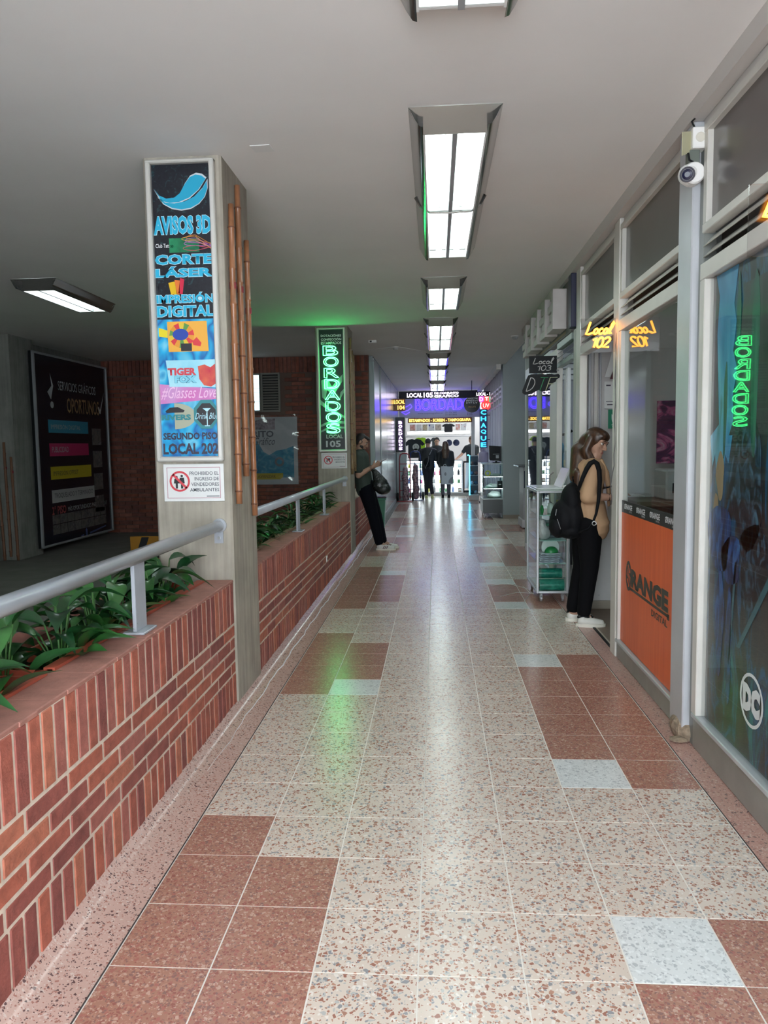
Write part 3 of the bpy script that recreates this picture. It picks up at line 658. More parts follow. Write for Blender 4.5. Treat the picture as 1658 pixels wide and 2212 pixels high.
# ================================================================== CEILING LAMPS
CHR = M('mirror grey metal', (.36, .36, .35), .12, .85)
def lamp(x, y0, segs, label, group='louvred fluorescent lamps in a row on the walkway ceiling', wdt=.44, lit=TUBE_M):
    y1 = y0+1.28*segs; c = x; t = thing('ceiling_lamp', (c, (y0+y1)/2, CZ-.10), label, 'ceiling lamp', group)
    h = wdt/2; z = CZ
    body = MB(); prof = [(-h, z-.003), (-h+.012, z-.02), (-h+.03, z-.055), (-h+.052, z-.088), (-h+.068, z-.094)]
    for sgn in (1, -1):
        P_ = [(c+sgn*p[0], p[1]) for p in prof]; n0 = len(body.v)
        body.v += [Vector((a, y0, b)) for a, b in P_]+[Vector((a, y1, b)) for a, b in P_]; k = len(P_)
        for i in range(k-1): body.f.append((n0+i, n0+i+1, n0+k+i+1, n0+k+i) if sgn < 0 else (n0+i+1, n0+i, n0+k+i, n0+k+i+1)); body.m.append(0)
    part('side_housing', body, CHR, t, smooth=True)
    # sloped end plates
    for yy_, s_ in ((y0, 1), (y1, -1)):
        part('end_plate', MB().add([(c-h, yy_, z-.002), (c+h, yy_, z-.002), (c+h-.03, yy_+s_*.05, z-.055), (c+h-.068, yy_+s_*.09, z-.094), (c-h+.068, yy_+s_*.09, z-.094), (c-h+.03, yy_+s_*.05, z-.055)], [(0, 1, 2, 3, 4, 5)] if s_ > 0 else [(5, 4, 3, 2, 1, 0)]), CHR if s_ > 0 else M('lamp white', (.75, .77, .76), .4), t)
    part('reflector', MB().box(c-h+.068, c+h-.068, y0+.08, y1-.1, z-.035, z-.03), M('lamp white', (.75, .77, .76), .4), t)
    part('centre_rib', MB().box(c-.012, c+.012, y0+.09, y1-.06, z-.094, z-.035), M('lamp rib', (.30, .31, .32), .4), t)
    for sx in (-1, 1): part('side_lip', MB().box(c+sx*(h-.072)-.005, c+sx*(h-.072)+.005, y0+.09, y1-.06, z-.094, z-.035), M('lamp white', (.75, .77, .76), .4), t)
    for s_ in range(segs):
        a = y0+.09+s_*(y1-y0-.15)/segs; b = a+(y1-y0-.15)/segs-.02
        part('divider', MB().box(c-h+.072, c+h-.072, b, b+.012, z-.092, z-.035), M('lamp white', (.75, .77, .76), .4), t)
        for sx in (-1, 1):
            part('tube', MB().tube([(c+sx*.068, a, z-.062), (c+sx*.068, b-.05, z-.062)], .021, 10), lit, t, smooth=True)
            part('tube_cap', MB().tube([(c+sx*.068, b-.05, z-.062), (c+sx*.068, b, z-.062)], .012, 8), WHT, t)
    if segs == 2:
        ym = (y0+y1)/2; a = [(c-h-.003, ym, z-.005), (c-h+.03, ym, z-.06), (c-h+.09, ym, z-.099), (c, ym, z-.103), (c+h-.09, ym, z-.099), (c+h-.03, ym, z-.06), (c+h+.003, ym, z-.005)]
        part('joint_strap', MB().tube(a, .008, 6), CHR, t)
    return t
lamp(.10, 1.50, 1, 'lamp cut off by the top edge of the picture')
lamp(.105, 3.66, 2, 'long twin lamp with a green glint, largest in the picture')
lamp(.09, 7.25, 1, 'short lamp just beyond the largest lamp')
lamp(.075, 9.52, 2, 'long lamp over the leaning man, fourth from the top of the picture')
lamp(.06, 13.1, 1, 'short lamp fifth from the top of the picture, over the green bin')
lamp(.055, 15.1, 2, 'long lamp second from the far shop')
lamp(.055, 18.6, 2, 'farthest lamp, hanging right before the bright shop')
lamp(.10, -2.2, 2, 'lamp behind the viewpoint')
lamp(-3.66, 6.80, 1, 'lamp on the dark garage ceiling at the left', 'lamps on the garage ceiling')

# ================================================================== PRINTS AND SIGNS
NX, NY, PX = ((0, -1, 0), (0, 0, 1)), ((1, 0, 0), (0, 0, 1)), ((0, 1, 0), (0, 0, 1))   # axes of surfaces facing -X, -Y, +X
def flat(name, polys, O, ax, mat, parent, lift=.001, t=.001, kind=None):
    U, V = Vector(ax[0]), Vector(ax[1]); N = U.cross(V); mb = MB()
    for p in polys: mb.prism(p, Vector(O)+N*lift, U, V, N, t)
    return part(name, mb, mat, parent, kind=kind)
def R_(x0, y0, x1, y1): return [(x0, y0), (x1, y0), (x1, y1), (x0, y1)]
def ring(cx, cy, r0, r1, n=28, sy=1):
    out = []
    for k in range(n):
        a, b = 2*pi*k/n, 2*pi*(k+1)/n
        out.append([(cx+r0*math.cos(a), cy+r0*sy*math.sin(a)), (cx+r1*math.cos(a), cy+r1*sy*math.sin(a)), (cx+r1*math.cos(b), cy+r1*sy*math.sin(b)), (cx+r0*math.cos(b), cy+r0*sy*math.sin(b))])
    return out
def disc(cx, cy, rx, ry=None, n=20): return [(cx+rx*math.cos(2*pi*k/n), cy+(ry or rx)*math.sin(2*pi*k/n)) for k in range(n)]

def blobs(*L): return [[(cx+rx*math.cos(a)*(1+.18*math.sin(3*a+cx*40)), cy+ry*math.sin(a)*(1+.14*math.sin(2*a+cy*9))) for a in [2*pi*k/22 for k in range(22)]] for cx, cy, rx, ry in L]
# --- film poster behind the near window: dark, teal and blue swirls, with the round two-letter emblem
t = thing('window_poster', (1.278, 2.4, .18), 'dark blue and teal poster with a white ringed DC emblem, in the near shop window', 'poster')
part('printed_sheet', MB().box(1.274, 1.280, 1.25, 3.60, .18, 2.235),
     ramp_mat('poster print', [(0, (.006, .007, .010)), (.34, (.012, .014, .022)), (.46, (.03, .022, .022)), (.54, (.008, .035, .05)), (.62, (.012, .09, .20)), (.70, (.015, .025, .05)), (.82, (.02, .17, .20)), (1, (.03, .20, .16))], (1, 5.5, 1.7), .3, 5, 1.6), t)
# lighter sky and rock bands of the print
flat('sky_print', [[(0, .22), (.03, .10), (.06, .16), (.09, .02), (.12, .10), (.15, .0), (.18, .16), (.22, .12), (.26, .26), (.25, .42), (.29, .52), (.24, .60), (.27, .72), (.24, .80), (.28, .955), (0, .955)]], (1.274, 3.60, 1.28), NX, ramp_mat('sky print', [(0, (.02, .14, .32)), (.5, (.05, .28, .50)), (.8, (.10, .40, .55)), (1, (.03, .16, .14))], (1, 7, 2), .3, 4, .6), t)
flat('rock_print', [[(.0, 0), (.10, .05), (.055, .45), (.075, .62), (.0, .78)], [(.22, .0), (.30, .12), (.33, .5), (.36, .62), (.75, .62), (.75, .0)]], (1.2735, 3.60, 1.52), NX, ramp_mat('rock print', [(0, (.012, .012, .016)), (.6, (.05, .045, .055)), (1, (.01, .10, .07))], (1, 9, 4), .35, 5, .5), t)
flat('beam_print', blobs((.47, 1.62, .035, .42), (.17, 1.45, .018, .22), (.30, 1.75, .02, .26)), (1.273, 3.60, .18), NX, ramp_mat('green beam print', [(0, (.008, .05, .04)), (1, (.02, .15, .10))], (1, 14, 6), .3), t)
flat('blade_print', [[(.36, .0), (.39, .0), (.75, .42), (.72, .44)], [(.27, -.1), (.285, -.1), (.34, .36), (.32, .36)]], (1.273, 3.60, .62), NX, M('steel teal print', (.03, .11, .14), .3), t)
BLU = ramp_mat('blue drape print', [(0, (.004, .006, .014)), (.40, (.010, .028, .10)), (.6, (.02, .08, .26)), (1, (.05, .18, .40))], (1, 18, 7), .3, 5, 1.2)
flat('blue_mass_print', blobs((.14, .88, .13, .17), (.28, .80, .10, .12), (.16, .50, .05, .22), (.27, .42, .035, .24)), (1.273, 3.60, .18), NX, BLU, t)
flat('ochre_mass_print', blobs((.13, 1.16, .045, .10), (.09, 1.02, .03, .06)), (1.2732, 3.60, .18), NX, ramp_mat('ochre print', [(0, (.02, .012, .008)), (.5, (.09, .045, .022)), (1, (.30, .19, .11))], (1, 30, 16), .3, 5, 1), t)
flat('slate_mass_print', blobs((.42, 1.15, .16, .26), (.50, .80, .14, .2)), (1.2734, 3.60, .18), NX, ramp_mat('slate print', [(0, (.004, .004, .007)), (.5, (.010, .012, .02)), (.7, (.03, .08, .13)), (1, (.08, .19, .26))], (1, 14, 9), .3, 5, 1.5), t)
ez = .44; ey = 3.075
flat('emblem_ring', ring(0, 0, .098, .112), (1.2725, ey, ez), NX, TXTW, t)
letters('DC', (1.2725, ey+.084, ez-.060), *NX, .168, .12, TXTW, t, 'emblem_letters', bold=.085)

# --- orange panel
t = thing('orange_panel', (1.27, 4.6, .135), 'orange sheet with a dark wheel-shaped logo and black strip, in the second shop window', 'window sheet')
ORG = ramp_mat('orange vinyl', [(0, (.62, .105, .03)), (1, (.72, .145, .045))], (1, 30, 2), .42, 2)
part('vinyl_sheet', MB().box(1.2590, 1.2645, 3.955, 5.195, .14, 1.025), ORG, t)
part('black_strip', MB().box(1.2585, 1.2645, 3.955, 5.195, 1.025, 1.105), M('black vinyl', (.02, .022, .022), .4), t)
DK = M('dark olive ink', (.035, .04, .03), .4); TAN = M('tan ink', (.30, .22, .10), .4)
for k in range(4):
    y = 5.12-k*.30
    letters('\u00d8RANGE', (1.2575, y, 1.052), *NX, .20, .036, TXTW, t, 'strip_lettering', bold=.02, lift=.0006)
    letters('DIGITAL', (1.2575, y-.125, 1.037), *NX, .07, .010, TXTW, t, 'strip_small_lettering', lift=.0006)
L0 = 5.06
letters('RANGE', (1.2585, L0-.135, .555), *NX, .79, .125, TAN, t, 'logo_shadow', bold=.05, lift=.0006)
letters('RANGE', (1.2575, L0-.14, .56), *NX, .78, .12, DK, t, 'logo_lettering', bold=.05, lift=.001)
flat('logo_wheel', ring(.07, .0, .05, .066, 24, 1.5)+[[(.07+.012*math.cos(a+1.2), .018*math.sin(a+1.2)), (.07+.048*math.cos(a), .072*math.sin(a)), (.07+.048*math.cos(a+.35), .072*math.sin(a+.35)), (.07+.012*math.cos(a+1.6), .018*math.sin(a+1.6))] for a in [k*pi/3 for k in range(6)]], (1.2585, L0, .62), NX, DK, t)
flat('logo_underline', [R_(.10, 0, .92, .016), R_(.905, -.012, .94, .02)], (1.2585, L0, .535), NX, DK, t)
letters('DIGITAL', (1.2585, L0-.60, .475), *NX, .31, .042, DK, t, 'logo_small_lettering', bold=.02, lift=.001)

# --- hanging wires beside the orange window
mb = MB(); mb.tube([(1.237, 5.30, 2.24)]+[(1.232+.004*math.sin(k*1.7), 5.31+.008*math.sin(k*1.9), 2.16-.075*k) for k in range(12)]+[(1.225, 5.34, 1.28), (1.22, 5.36, 1.2), (1.222, 5.33, 1.12), (1.225, 5.35, 1.08), (1.225, 5.37, 1.06)], .0032, 6)
solo('hanging_wire', mb, M('dark wire', (.09, .085, .09), .5), 'thin dark wavy wire hanging down the narrow post beside the orange window', 'wire')

# --- sign box on the pillars
def pillar_sign(y, label, top=3.045, bot=1.425):
    t = thing('pillar_sign', (-1.36, y, bot), label, 'sign', 'tall framed signs on the concrete pillars')
    x0, x1 = -1.548, -1.172
    f_ = part('sign_frame', MB().cbox(x0, x0+.028, y-.04, y, bot+.012, top, .006).cbox(x1-.028, x1, y-.04, y, bot+.012, top, .006).cbox(x0, x1, y-.041, y, bot, bot+.03, .008).cbox(x0, x1, y-.041, y, top-.02, top, .006), M('satin frame', (.62, .61, .57), .35, .3), t)
    return t, x0+.028, x1-.028
y = 4.126
t, a, b = pillar_sign(y, 'tall colourful sign with a blue leaf and print-shop lettering, on the near pillar')
yf = y-.012; wd = b-a; zt, zb = 3.025, 1.455; H = zt-zb
part('backing', MB().box(a, b, yf, y-.002, zb, zt), ramp_mat('black print', [(0, (.006, .007, .012)), (.7, (.012, .014, .022)), (.85, (.02, .06, .07)), (1, (.02, .03, .04))], (30, 30, 30), .3, 6, 1.5), t)
def SX(p): return p*wd          # picture coordinates: 0..1 across, 0..1 down
def SP(pts): return [(px*wd, (1-py)*H) for px, py in pts]
OO = (a, yf, zb)
LIGHTB = M('pale blue ink', (.45, .72, .82), .35)
# leaf
# two lobes so the polygons stay simple
upper = [(.04, .142), (.12, .172), (.24, .187), (.38, .184), (.48, .165), (.57, .125), (.66, .095), (.76, .085), (.86, .090), (.93, .105), (.80, .152), (.64, .186), (.46, .204), (.30, .207), (.16, .196)]
lower = [(.10, .178), (.22, .205), (.38, .210), (.56, .203), (.72, .183), (.86, .150), (.95, .115), (.95, .150), (.90, .185), (.80, .213), (.66, .232), (.50, .238), (.34, .230), (.20, .210)]
upper, lower = [[(p[0], .037+(p[1]-.085)*.745) for p in q] for q in (upper, lower)]
for nm, pts, mt, lf, gr in (('leaf_edge', (upper, lower), M('leaf edge', (.55, .62, .66), .35), .0006, 1.035), ('leaf', (upper, lower), M('leaf blue', (.015, .36, .56), .35), .0014, 1)):
    pp = []
    for q in pts:
        cx = sum(p[0] for p in q)/len(q); cy = sum(p[1] for p in q)/len(q)
        pp.append(SP([(cx+(p[0]-cx)*gr, cy+(p[1]-cy)*(gr if gr == 1 else 1.12)) for p in q]))
    flat(nm, pp, OO, NY, mt, t, lf)
def srow(s, y0, y1, mat=CYAN_INK, bold=.045, x0=0.0, x1=1.0, edge=LIGHTB, nm='lettering', eg=.03):
    if edge: letters(s, (a+(x0)*wd, yf-.0008, zb+(1-y1)*H), *NY, (x1-x0)*wd, (y1-y0)*H, edge, t, nm+'_edge', bold=bold+eg, lift=0)
    letters(s, (a+(x0+.004)*wd, yf-.002, zb+(1-y1+.002)*H), *NY, (x1-x0-.01)*wd, (y1-y0-.004)*H, mat, t, nm, bold=bold, lift=0)
srow('AVISOS 3D', .170, .236)
flat('club_print', [SP([(.26, .247), (.78, .247), (.78, .295), (.26, .295)])], OO, NY, ramp_mat('green print', [(0, (.005, .06, .03)), (1, (.02, .30, .13))], (18, 1, 18), .3, 4), t)
srow('Club Tattoo', .262, .280, TXTW, .01, .02, .34, None, 'club_lettering')
for k, (c, v) in enumerate((((.62, .25, .07), .246), ((.45, .14, .5), .256), ((.5, .2, .55), .266), ((.6, .12, .16), .282), ((.75, .4, .1), .25))):
    mb = MB(); P_ = arc(.72, v, .16+.02*k, .008, 90, 270, 8); P_ = [(1.0, .268+.004*k)]+P_+[(1.0, .272+.004*k)]
    mb.tube([(a+p[0]*wd, yf-.003, zb+(1-p[1])*H) for p in P_], .0016, 4); part('coloured_string', mb, M('string %d' % k, c, .4), t)
srow('CORTE', .300, .337, bold=.04); srow('L\u00c1SER', .341, .380, bold=.04)
for k, (c, q) in enumerate((((.72, .46, .01), [(.22, .397), (.33, .393), (.37, .437), (.26, .437)]), ((.72, .18, .03), [(.33, .388), (.42, .39), (.41, .437), (.36, .437)]), ((.60, .02, .06), [(.43, .382), (.50, .386), (.46, .437), (.39, .434)]))):
    flat('colour_strip', [SP(q)], OO, NY, M('strip %d' % k, c, .35), t)
srow('IMPRESI\u00d3N', .430, .468, bold=.035); srow('DIGITAL', .474, .515, bold=.035)
flat('sky_panel', [SP([(0, .522), (1, .522), (1, 1), (0, 1)])], OO, NY, ramp_mat('blue print', [(0, (.20, .60, .78)), (.25, (.02, .40, .70)), (.45, (.02, .12, .38)), (.6, (.02, .38, .66)), (.8, (.16, .55, .74)), (1, (.02, .25, .52))], (7, 1, 5), .3, 2, .6), t, .0004, .0004)
flat('pink_panel', [SP([(0, .745), (1, .765), (1, .80), (0, .815)])], OO, NY, ramp_mat('pink print', [(0, (.62, .10, .40)), (1, (.55, .35, .62))], (6, 1, 6), .3), t, .0006, .0004)
flat('shirt_print', [SP([(.02, .55), (.17, .56), (.17, .585), (.02, .58)])], OO, NY, M('yellow ink', (.75, .62, .02), .4), t)
flat('balloon_picture', [SP([(.17, .530), (.86, .530), (.88, .634), (.18, .634)])], OO, NY, M('orange ink', (.80, .40, .05), .4), t, .001)
wdg = [(.65, .04, .05), (.72, .30, .03), (.10, .28, .06), (.70, .50, .04)]
for k in range(4):
    ps = []
    for q in range(k, 14, 4):
        a0, a1 = 2*pi*q/14, 2*pi*(q+1)/14
        ps.append(SP([(.42+.12*math.cos(a0), .577-.018*math.sin(a0)), (.42+.22*math.cos(a0), .578-.044*math.sin(a0)), (.42+.22*math.cos(a1), .578-.044*math.sin(a1)), (.42+.12*math.cos(a1), .577-.018*math.sin(a1))]))
    for p_ in ps: flat('balloon_gore', [p_], OO, NY, M('gore %d' % k, wdg[k], .4), t, .002)
flat('balloon_centre', [SP([(.40+.14*math.cos(q), .575-.020*math.sin(q)) for q in [2*pi*k/18 for k in range(18)]])], OO, NY, M('deep blue ink', (.02, .06, .36), .4), t, .003)
flat('small_balloon', [SP([(.60, .60), (.68, .585), (.76, .605), (.74, .617), (.62, .612)])], OO, NY, M('gore 0', wdg[0], .4), t, .003)
flat('dark_panel', [SP([(.40, .606), (.59, .606), (.59, .632), (.40, .632)])], OO, NY, INK, t, .003)
flat('pale_panel', [SP([(.12, .663), (1, .663), (1, .76), (.17, .755)])], OO, NY, ramp_mat('pale blue print', [(0, (.25, .62, .78)), (1, (.50, .80, .86))], (8, 1, 8), .3), t, .0008)
letters('TIGER', (a+.15*wd, yf-.003, zb+(1-.716)*H), *NY, .50*wd, .026*H, RED_INK, t, 'logo_top_line', bold=.05)
letters('FOX', (a+.265*wd, yf-.0024, zb+(1-.743)*H), *NY, .39*wd, .026*H, M('fox edge', (.03, .16, .30), .4), t, 'logo_lower_edge', bold=.10)
letters('FOX', (a+.27*wd, yf-.003, zb+(1-.742)*H), *NY, .38*wd, .024*H, M('sky ink', (.22, .60, .74), .4), t, 'logo_lower_line', bold=.06)
flat('red_badge', [SP([(.68, .685), (.80, .68), (.90, .69), (1.0, .675), (1.0, .745), (.90, .757), (.78, .752), (.70, .73)])], OO, NY, ramp_mat('red print', [(0, (.65, .12, .06)), (1, (.50, .02, .05))], (20, 1, 20), .4), t, .0015)
letters('#Glasses Love', (a+.01*wd, yf-.003, zb+(1-.800)*H), *NY, .97*wd, .045*H, M('pink neon print', (.80, .52, .72), .4), t, 'script_line', lift=.001, shear=.25)
flat('oval_badge', [SP([(.24+.38*math.cos(q), .858-.046*math.sin(q)) for q in [2*pi*k/24 for k in range(-6, 7)]]+[(.0, .90), (.0, .815)][::-1][:0]+[(.0, .905-.001)][:0])], OO, NY, M('khaki ink', (.38, .40, .30), .4), t, .0015)
letters('RIVERS', (a+.01*wd, yf-.004, zb+(1-.872)*H), *NY, .52*wd, .020*H, M('teal ink', (.03, .22, .25), .4), t, 'badge_lettering', bold=.05)
flat('car_outline', [SP([(.08, .84), (.16, .828), (.30, .826), (.42, .838), (.40, .845), (.1, .846)])], OO, NY, INK, t, .0025)
oc = lambda r: [(.80+r*1.0*math.cos(pi/8+k*pi/4)*.95, .853-r*.22*math.sin(pi/8+k*pi/4)) for k in range(8)]
flat('octagon_rim', [SP([(min(p[0], 1.0), p[1]) for p in oc(.25)])], OO, NY, M('teal ink', (.03, .22, .25), .4), t, .0016)
flat('octagon_badge', [SP([(min(p[0], 1.0), p[1]) for p in oc(.19)])], OO, NY, INK, t, .0028)
letters('Drink Blue', (a+.60*wd, yf-.004, zb+(1-.870)*H), *NY, .40*wd, .022*H, LIGHTB, t, 'badge_script', shear=.3)
flat('cocktail_glass', [SP([(.74, .832), (.88, .832), (.815, .845)]), SP([(.807, .845), (.823, .845), (.823, .892), (.807, .892)]), SP([(.77, .892), (.86, .892), (.86, .895), (.77, .895)])], OO, NY, LIGHTB, t, .004)
srow('SEGUNDO PISO', .914, .943, M('plum ink', (.035, .03, .055), .4), .04, .02, .99, TXTW)
srow('LOCAL 202', .951, .995, M('plum ink', (.035, .03, .055), .4), .04, .01, 1.0, TXTW)

# --- small no-entry notices under the pillar signs
def notice(y, label, rows, x0=-1.524, x1=-1.180, z0=1.203, z1=1.412):
    t = thing('notice_plate', ((x0+x1)/2, y, z0), label, 'notice', 'small prohibition notices on the pillars')
    part('plate', MB().cbox(x0, x1, y-.008, y, z0, z1, .002), WHT_P, t)
    O = (x0, y-.008, z0); w, h = x1-x0, z1-z0
    th = .003
    flat('border_line', [R_(.02, .018, w-.02, .018+th), R_(.02, h-.018-th, w-.02, h-.018), R_(.02, .018, .02+th, h-.018), R_(w-.02-th, .018, w-.02, h-.018)], O, NY, M('rose line', (.45, .2, .25), .4), t)
    cx, cy, r = .093, h*.54, .058
    flat('ban_ring', ring(cx, cy, r-.011, r, 28)+[[(cx-.043, cy+.034), (cx-.034, cy+.043), (cx+.043, cy-.034), (cx+.034, cy-.043)]], O, NY, RED_INK, t, .002)
    fig = []
    for dx, s in ((-.018, .8), (.012, 1.0)):
        fig += [disc(cx+dx, cy+.030*s, .007), [(cx+dx-.012, cy+.02*s), (cx+dx+.012, cy+.02*s), (cx+dx+.016, cy-.012), (cx+dx-.016, cy-.012)], [(cx+dx-.006, cy-.012), (cx+dx+.006, cy-.012), (cx+dx+.006, cy-.040), (cx+dx-.006, cy-.040)]]
    if len(rows) == 3: fig = [[(cx-.025, cy-.03), (cx-.012, cy-.03), (cx-.01, cy+.0), (cx+.02, cy+.0), (cx+.03, cy+.025), (cx-.02, cy+.02)], [(cx+.012, cy-.03), (cx+.022, cy-.03), (cx+.022, cy+.0), (cx+.008, cy+.0)]]
    flat('pictogram', fig, O, NY, INK, t, .001)
    lines(rows, (x0+.150, y-.0085, z0+(.055 if len(rows) == 4 else .075)), *NY, w-.150-.028, .112 if len(rows) == 4 else .085, M('slate ink', (.10, .11, .13), .4), t, gap=.55, bold=.01)
    part('fine_print', MB().box(x1-.10, x1-.028, y-.0092, y-.008, z0+.026, z0+.031), M('slate ink', (.10, .11, .13), .4), t)
notice(4.128, 'white notice reading prohibido el ingreso de vendedores ambulantes, under the leaf sign', [('PROHIBIDO EL', 1), ('INGRESO DE', .83), ('VENDEDORES', .95), ('AMBULANTES', 1)])
notice(9.978, 'white notice barring pets, under the green neon sign', [('PROHIBIDO EL', 1), ('INGRESO DE', .85), ('MASCOTAS', .75)])

# --- far pillar: green neon sign
y = 9.976
t, a, b = pillar_sign(y, 'tall black sign with green neon letters spelling bordados, on the far pillar')
yf = y-.012; wd = b-a
part('backing', MB().box(a, b, yf, y-.002, zb, zt), M('dark sign print', (.010, .018, .020), .3), t)
OO = (a, yf, zb)
flat('tape_print', [SP(q) for q in ([(.05, .42), (.3, .40), (.5, .47), (.95, .37), (.93, .43), (.55, .55), (.30, .50), (.2, .58), (.08, .56)], [(.0, .58), (.35, .64), (1, .72), (1, .74), (.35, .67), (.0, .62)], [(.85, .52), (1, .49), (1, .52), (.8, .585)], [(.0, .79), (.4, .755), (1, .765), (1, .785), (.4, .775), (.0, .81)], [(.0, .84), (.4, .80), (1, .81), (1, .825), (.4, .82), (.0, .855)])], OO, NY, M('grey tape print', (.20, .26, .26), .4), t, .0005)
lines(['DOTACI\u00d3NES', 'CONFECCI\u00d3N', 'ESTAMPADOS'], (a+.08*wd, yf-.001, zb+(1-.122)*H), *NY, .84*wd, .085*H, TXTW, t, gap=.35, bold=.02)
letters('LOCAL', (a+.22*wd, yf-.001, zb+(1-.906)*H), *NY, .70*wd, .032*H, M('grey ink', (.45, .47, .48), .4), t, bold=.02)
letters('105', (a+.20*wd, yf-.001, zb+(1-.980)*H), *NY, .62*wd, .056*H, M('grey ink', (.45, .47, .48), .4), t, 'number', bold=.03)
NEON_G = M('green neon', (.1, .8, .3), .4, emit=(.05, 1.0, .22), es=9)
neon = MB()
for k, ch in enumerate('BORDADOS'):
    zt_ = .135+.0925*k
    neon_outline(neon, ch, (a+(.17+.012*k)*wd, yf, zb+(1-zt_-.078)*H), *NY, (.60 if ch in 'BRDOA' else .55)*wd, .078*H, .0048, 6, .016)
part('neon_tube', neon, NEON_G, t, smooth=True)

# --- script neon signs on clear acrylic, fixed to the posts
NEON_O = M('orange neon', (.9, .4, .05), .4, emit=(1.0, .33, .025), es=4)
def neon_local(x0, x1, y, z0, z1, rows, label, mat=NEON_O, panel=ACR, r=.0074, slant=.28, grp='hanging neon number signs'):
    t = thing('neon_sign', ((x0+x1)/2, y, z0), label, 'sign', grp)
    part('panel', MB().cbox(x0, x1, y-.004, y+.004, z0, z1, .001), panel, t)
    w, h = x1-x0, z1-z0; mb = MB()
    if len(rows) == 2:
        strokes(mb, rows[0], (x0+.13*w, y-.006, z0+.53*h), *NY, .76*w, .36*h, r, slant)
        if rows[1]: strokes(mb, rows[1], (x0+.27*w, y-.006, z0+.14*h), *NY, .52*w, .29*h, r, slant)
    part('neon_tube', mb, mat, t, smooth=True)
    for z in (z0+.15*h, z1-.15*h): part('standoff', MB().tube([(x1-.004, y, z), (x1+.02, y+.0, z)], .008, 8), M('steel', (.5, .5, .5), .3, .8), t)
    return t
neon_local(1.00, 1.255, 5.34, 2.115, 2.345, ('Local', '102'), 'orange neon script reading local 102 on a clear panel, over the woman')
neon_local(.951, 1.250, 2.42, 2.054, 2.268, ('Local', ''), 'orange neon sign cut off by the right picture edge')
t = neon_local(.950, 1.228, 7.80, 2.205, 2.376, ('Local', '103'), 'unlit black sign with grey script reading local 103', M('unlit tube', (.52, .52, .50), .4), BLK, .0045)
t = thing('neon_sign', (1.04, 7.82, 1.99), 'unlit black sign shaped around the slanted letters DTF', 'sign', 'hanging neon number signs')
mb = MB(); sil = [(.0, .02), (.03, .0), (.10, .01), (.17, .05), (.20, .03), (.25, .035), (.29, .09), (.31, .115), (.345, .13), (.355, .155), (.385, .17), (.39, .195), (.375, .21), (.33, .205), (.30, .212), (.09, .212), (.06, .20), (.045, .17), (.02, .10), (.0, .05)]
mb.prism([(p[0]*.965, p[1]*.965) for p in sil], (.882, 7.80, 1.99), (1, 0, 0), (0, 0, 1), (0, -1, 0), .008); part('panel', mb, BLK, t)
for ch, xx, mt in (('D', .911, M('unlit tube', (.52, .52, .50), .4)), ('T', 1.017, M('unlit green tube', (.05, .30, .12), .4)), ('F', 1.104, M('unlit yellow tube', (.50, .52, .32), .4))):
    mb = MB(); strokes(mb, ch, (xx, 7.79, 2.024), *NY, .12, .135, .0045, .35); part('letter_tube', mb, mt, t, True)
part('hook', MB().tube([(1.07, 7.80, 2.19), (1.07, 7.80, 2.215)], .003, 6), M('steel', (.5, .5, .5), .3, .8), t)

# --- garage advert board on the left wall
t = thing('advert_board', (-5.7, 11.3, .1), 'large black framed advert with blue, magenta, yellow and white bars, in the dark garage', 'advert board')
px, ya, yb, z0, z1 = -5.62, 10.30, 12.68, .10, 2.90
part('board', MB().cbox(px-.06, px-.012, ya, yb, z0, z1, .004), BLK, t)
part('board_frame', MB().cbox(px-.02, px+.012, ya, ya+.045, z0, z1, .004).cbox(px-.02, px+.012, yb-.03, yb, z0, z1, .004).cbox(px-.02, px+.008, ya, yb, z0, z0+.03, .003).cbox(px-.02, px+.008, ya, yb, z1-.03, z1, .003), M('pewter frame', (.34, .36, .38), .4, .4), t)
part('poster_sheet', MB().box(px-.013, px-.010, ya+.04, yb-.03, z0+.03, z1-.03), M('blue black gloss', (.008, .010, .020), .18), t)
PO = lambda u, v: (px-.009, ya+u, z1-v)
letters('SERVICIOS GR\u00c1FICOS', PO(.70, .50), *PX, 1.25, .17, M('dim white ink', (.40, .42, .42), .4), t)
letters('OPORTUNOS', PO(.95, .83), *PX, 1.10, .23, M('ochre ink', (.34, .20, .08), .4), t, bold=.01)
flat('tick_mark', [[(0, .1), (.05, .12), (.09, .06), (.26, .36), (.10, 0), (.07, 0)]], PO(2.0, .80), PX, M('dim white ink', (.40, .42, .42), .4), t)
flat('quill_logo', [[(0, .1), (.1, .0), (.18, .2), (.1, .38), (.13, .2)], disc(.12, -.08, .05)], PO(.38, .65), PX, M('dim white ink', (.40, .42, .42), .4), t)
for k, (s_, c, ink, u1) in enumerate((('IMPRESI\u00d3N DIGITAL', (.02, .22, .34), 'dim white ink', 1.62), ('PUBLICIDAD', (.42, .02, .10), 'dim white ink', 1.60), ('IMPRESI\u00d3N OFFSET', (.45, .36, .02), 'black ink', 1.66), ('TROQUELADO Y TERMINADO', (.36, .36, .36), 'black ink', 1.74))):
    v = 1.14+k*.345
    flat('colour_bar', [R_(.36, -.19, u1, 0)], PO(0, v-.19), PX, M('bar %d' % k, c, .4), t)
    letters(s_, PO(.43, v-.055), *PX, (.92, .50, .78, 1.25)[k], .085, MATS[ink], t, 'bar_lettering', lift=.003)
flat('photo_strip', [R_(1.75, -.17-.37*k, 2.08, .10-.37*k) for k in range(4)], PO(0, 1.15), PX, ramp_mat('photo collage', [(0, (.02, .02, .02)), (.5, (.14, .13, .12)), (.7, (.05, .05, .06)), (1, (.30, .28, .27))], (6, 9, 9), .4, 5), t)
letters('2\u00b0 PISO', PO(.34, 2.35), *PX, .42, .13, M('dim red ink', (.32, .05, .04), .4), t, bold=.02)
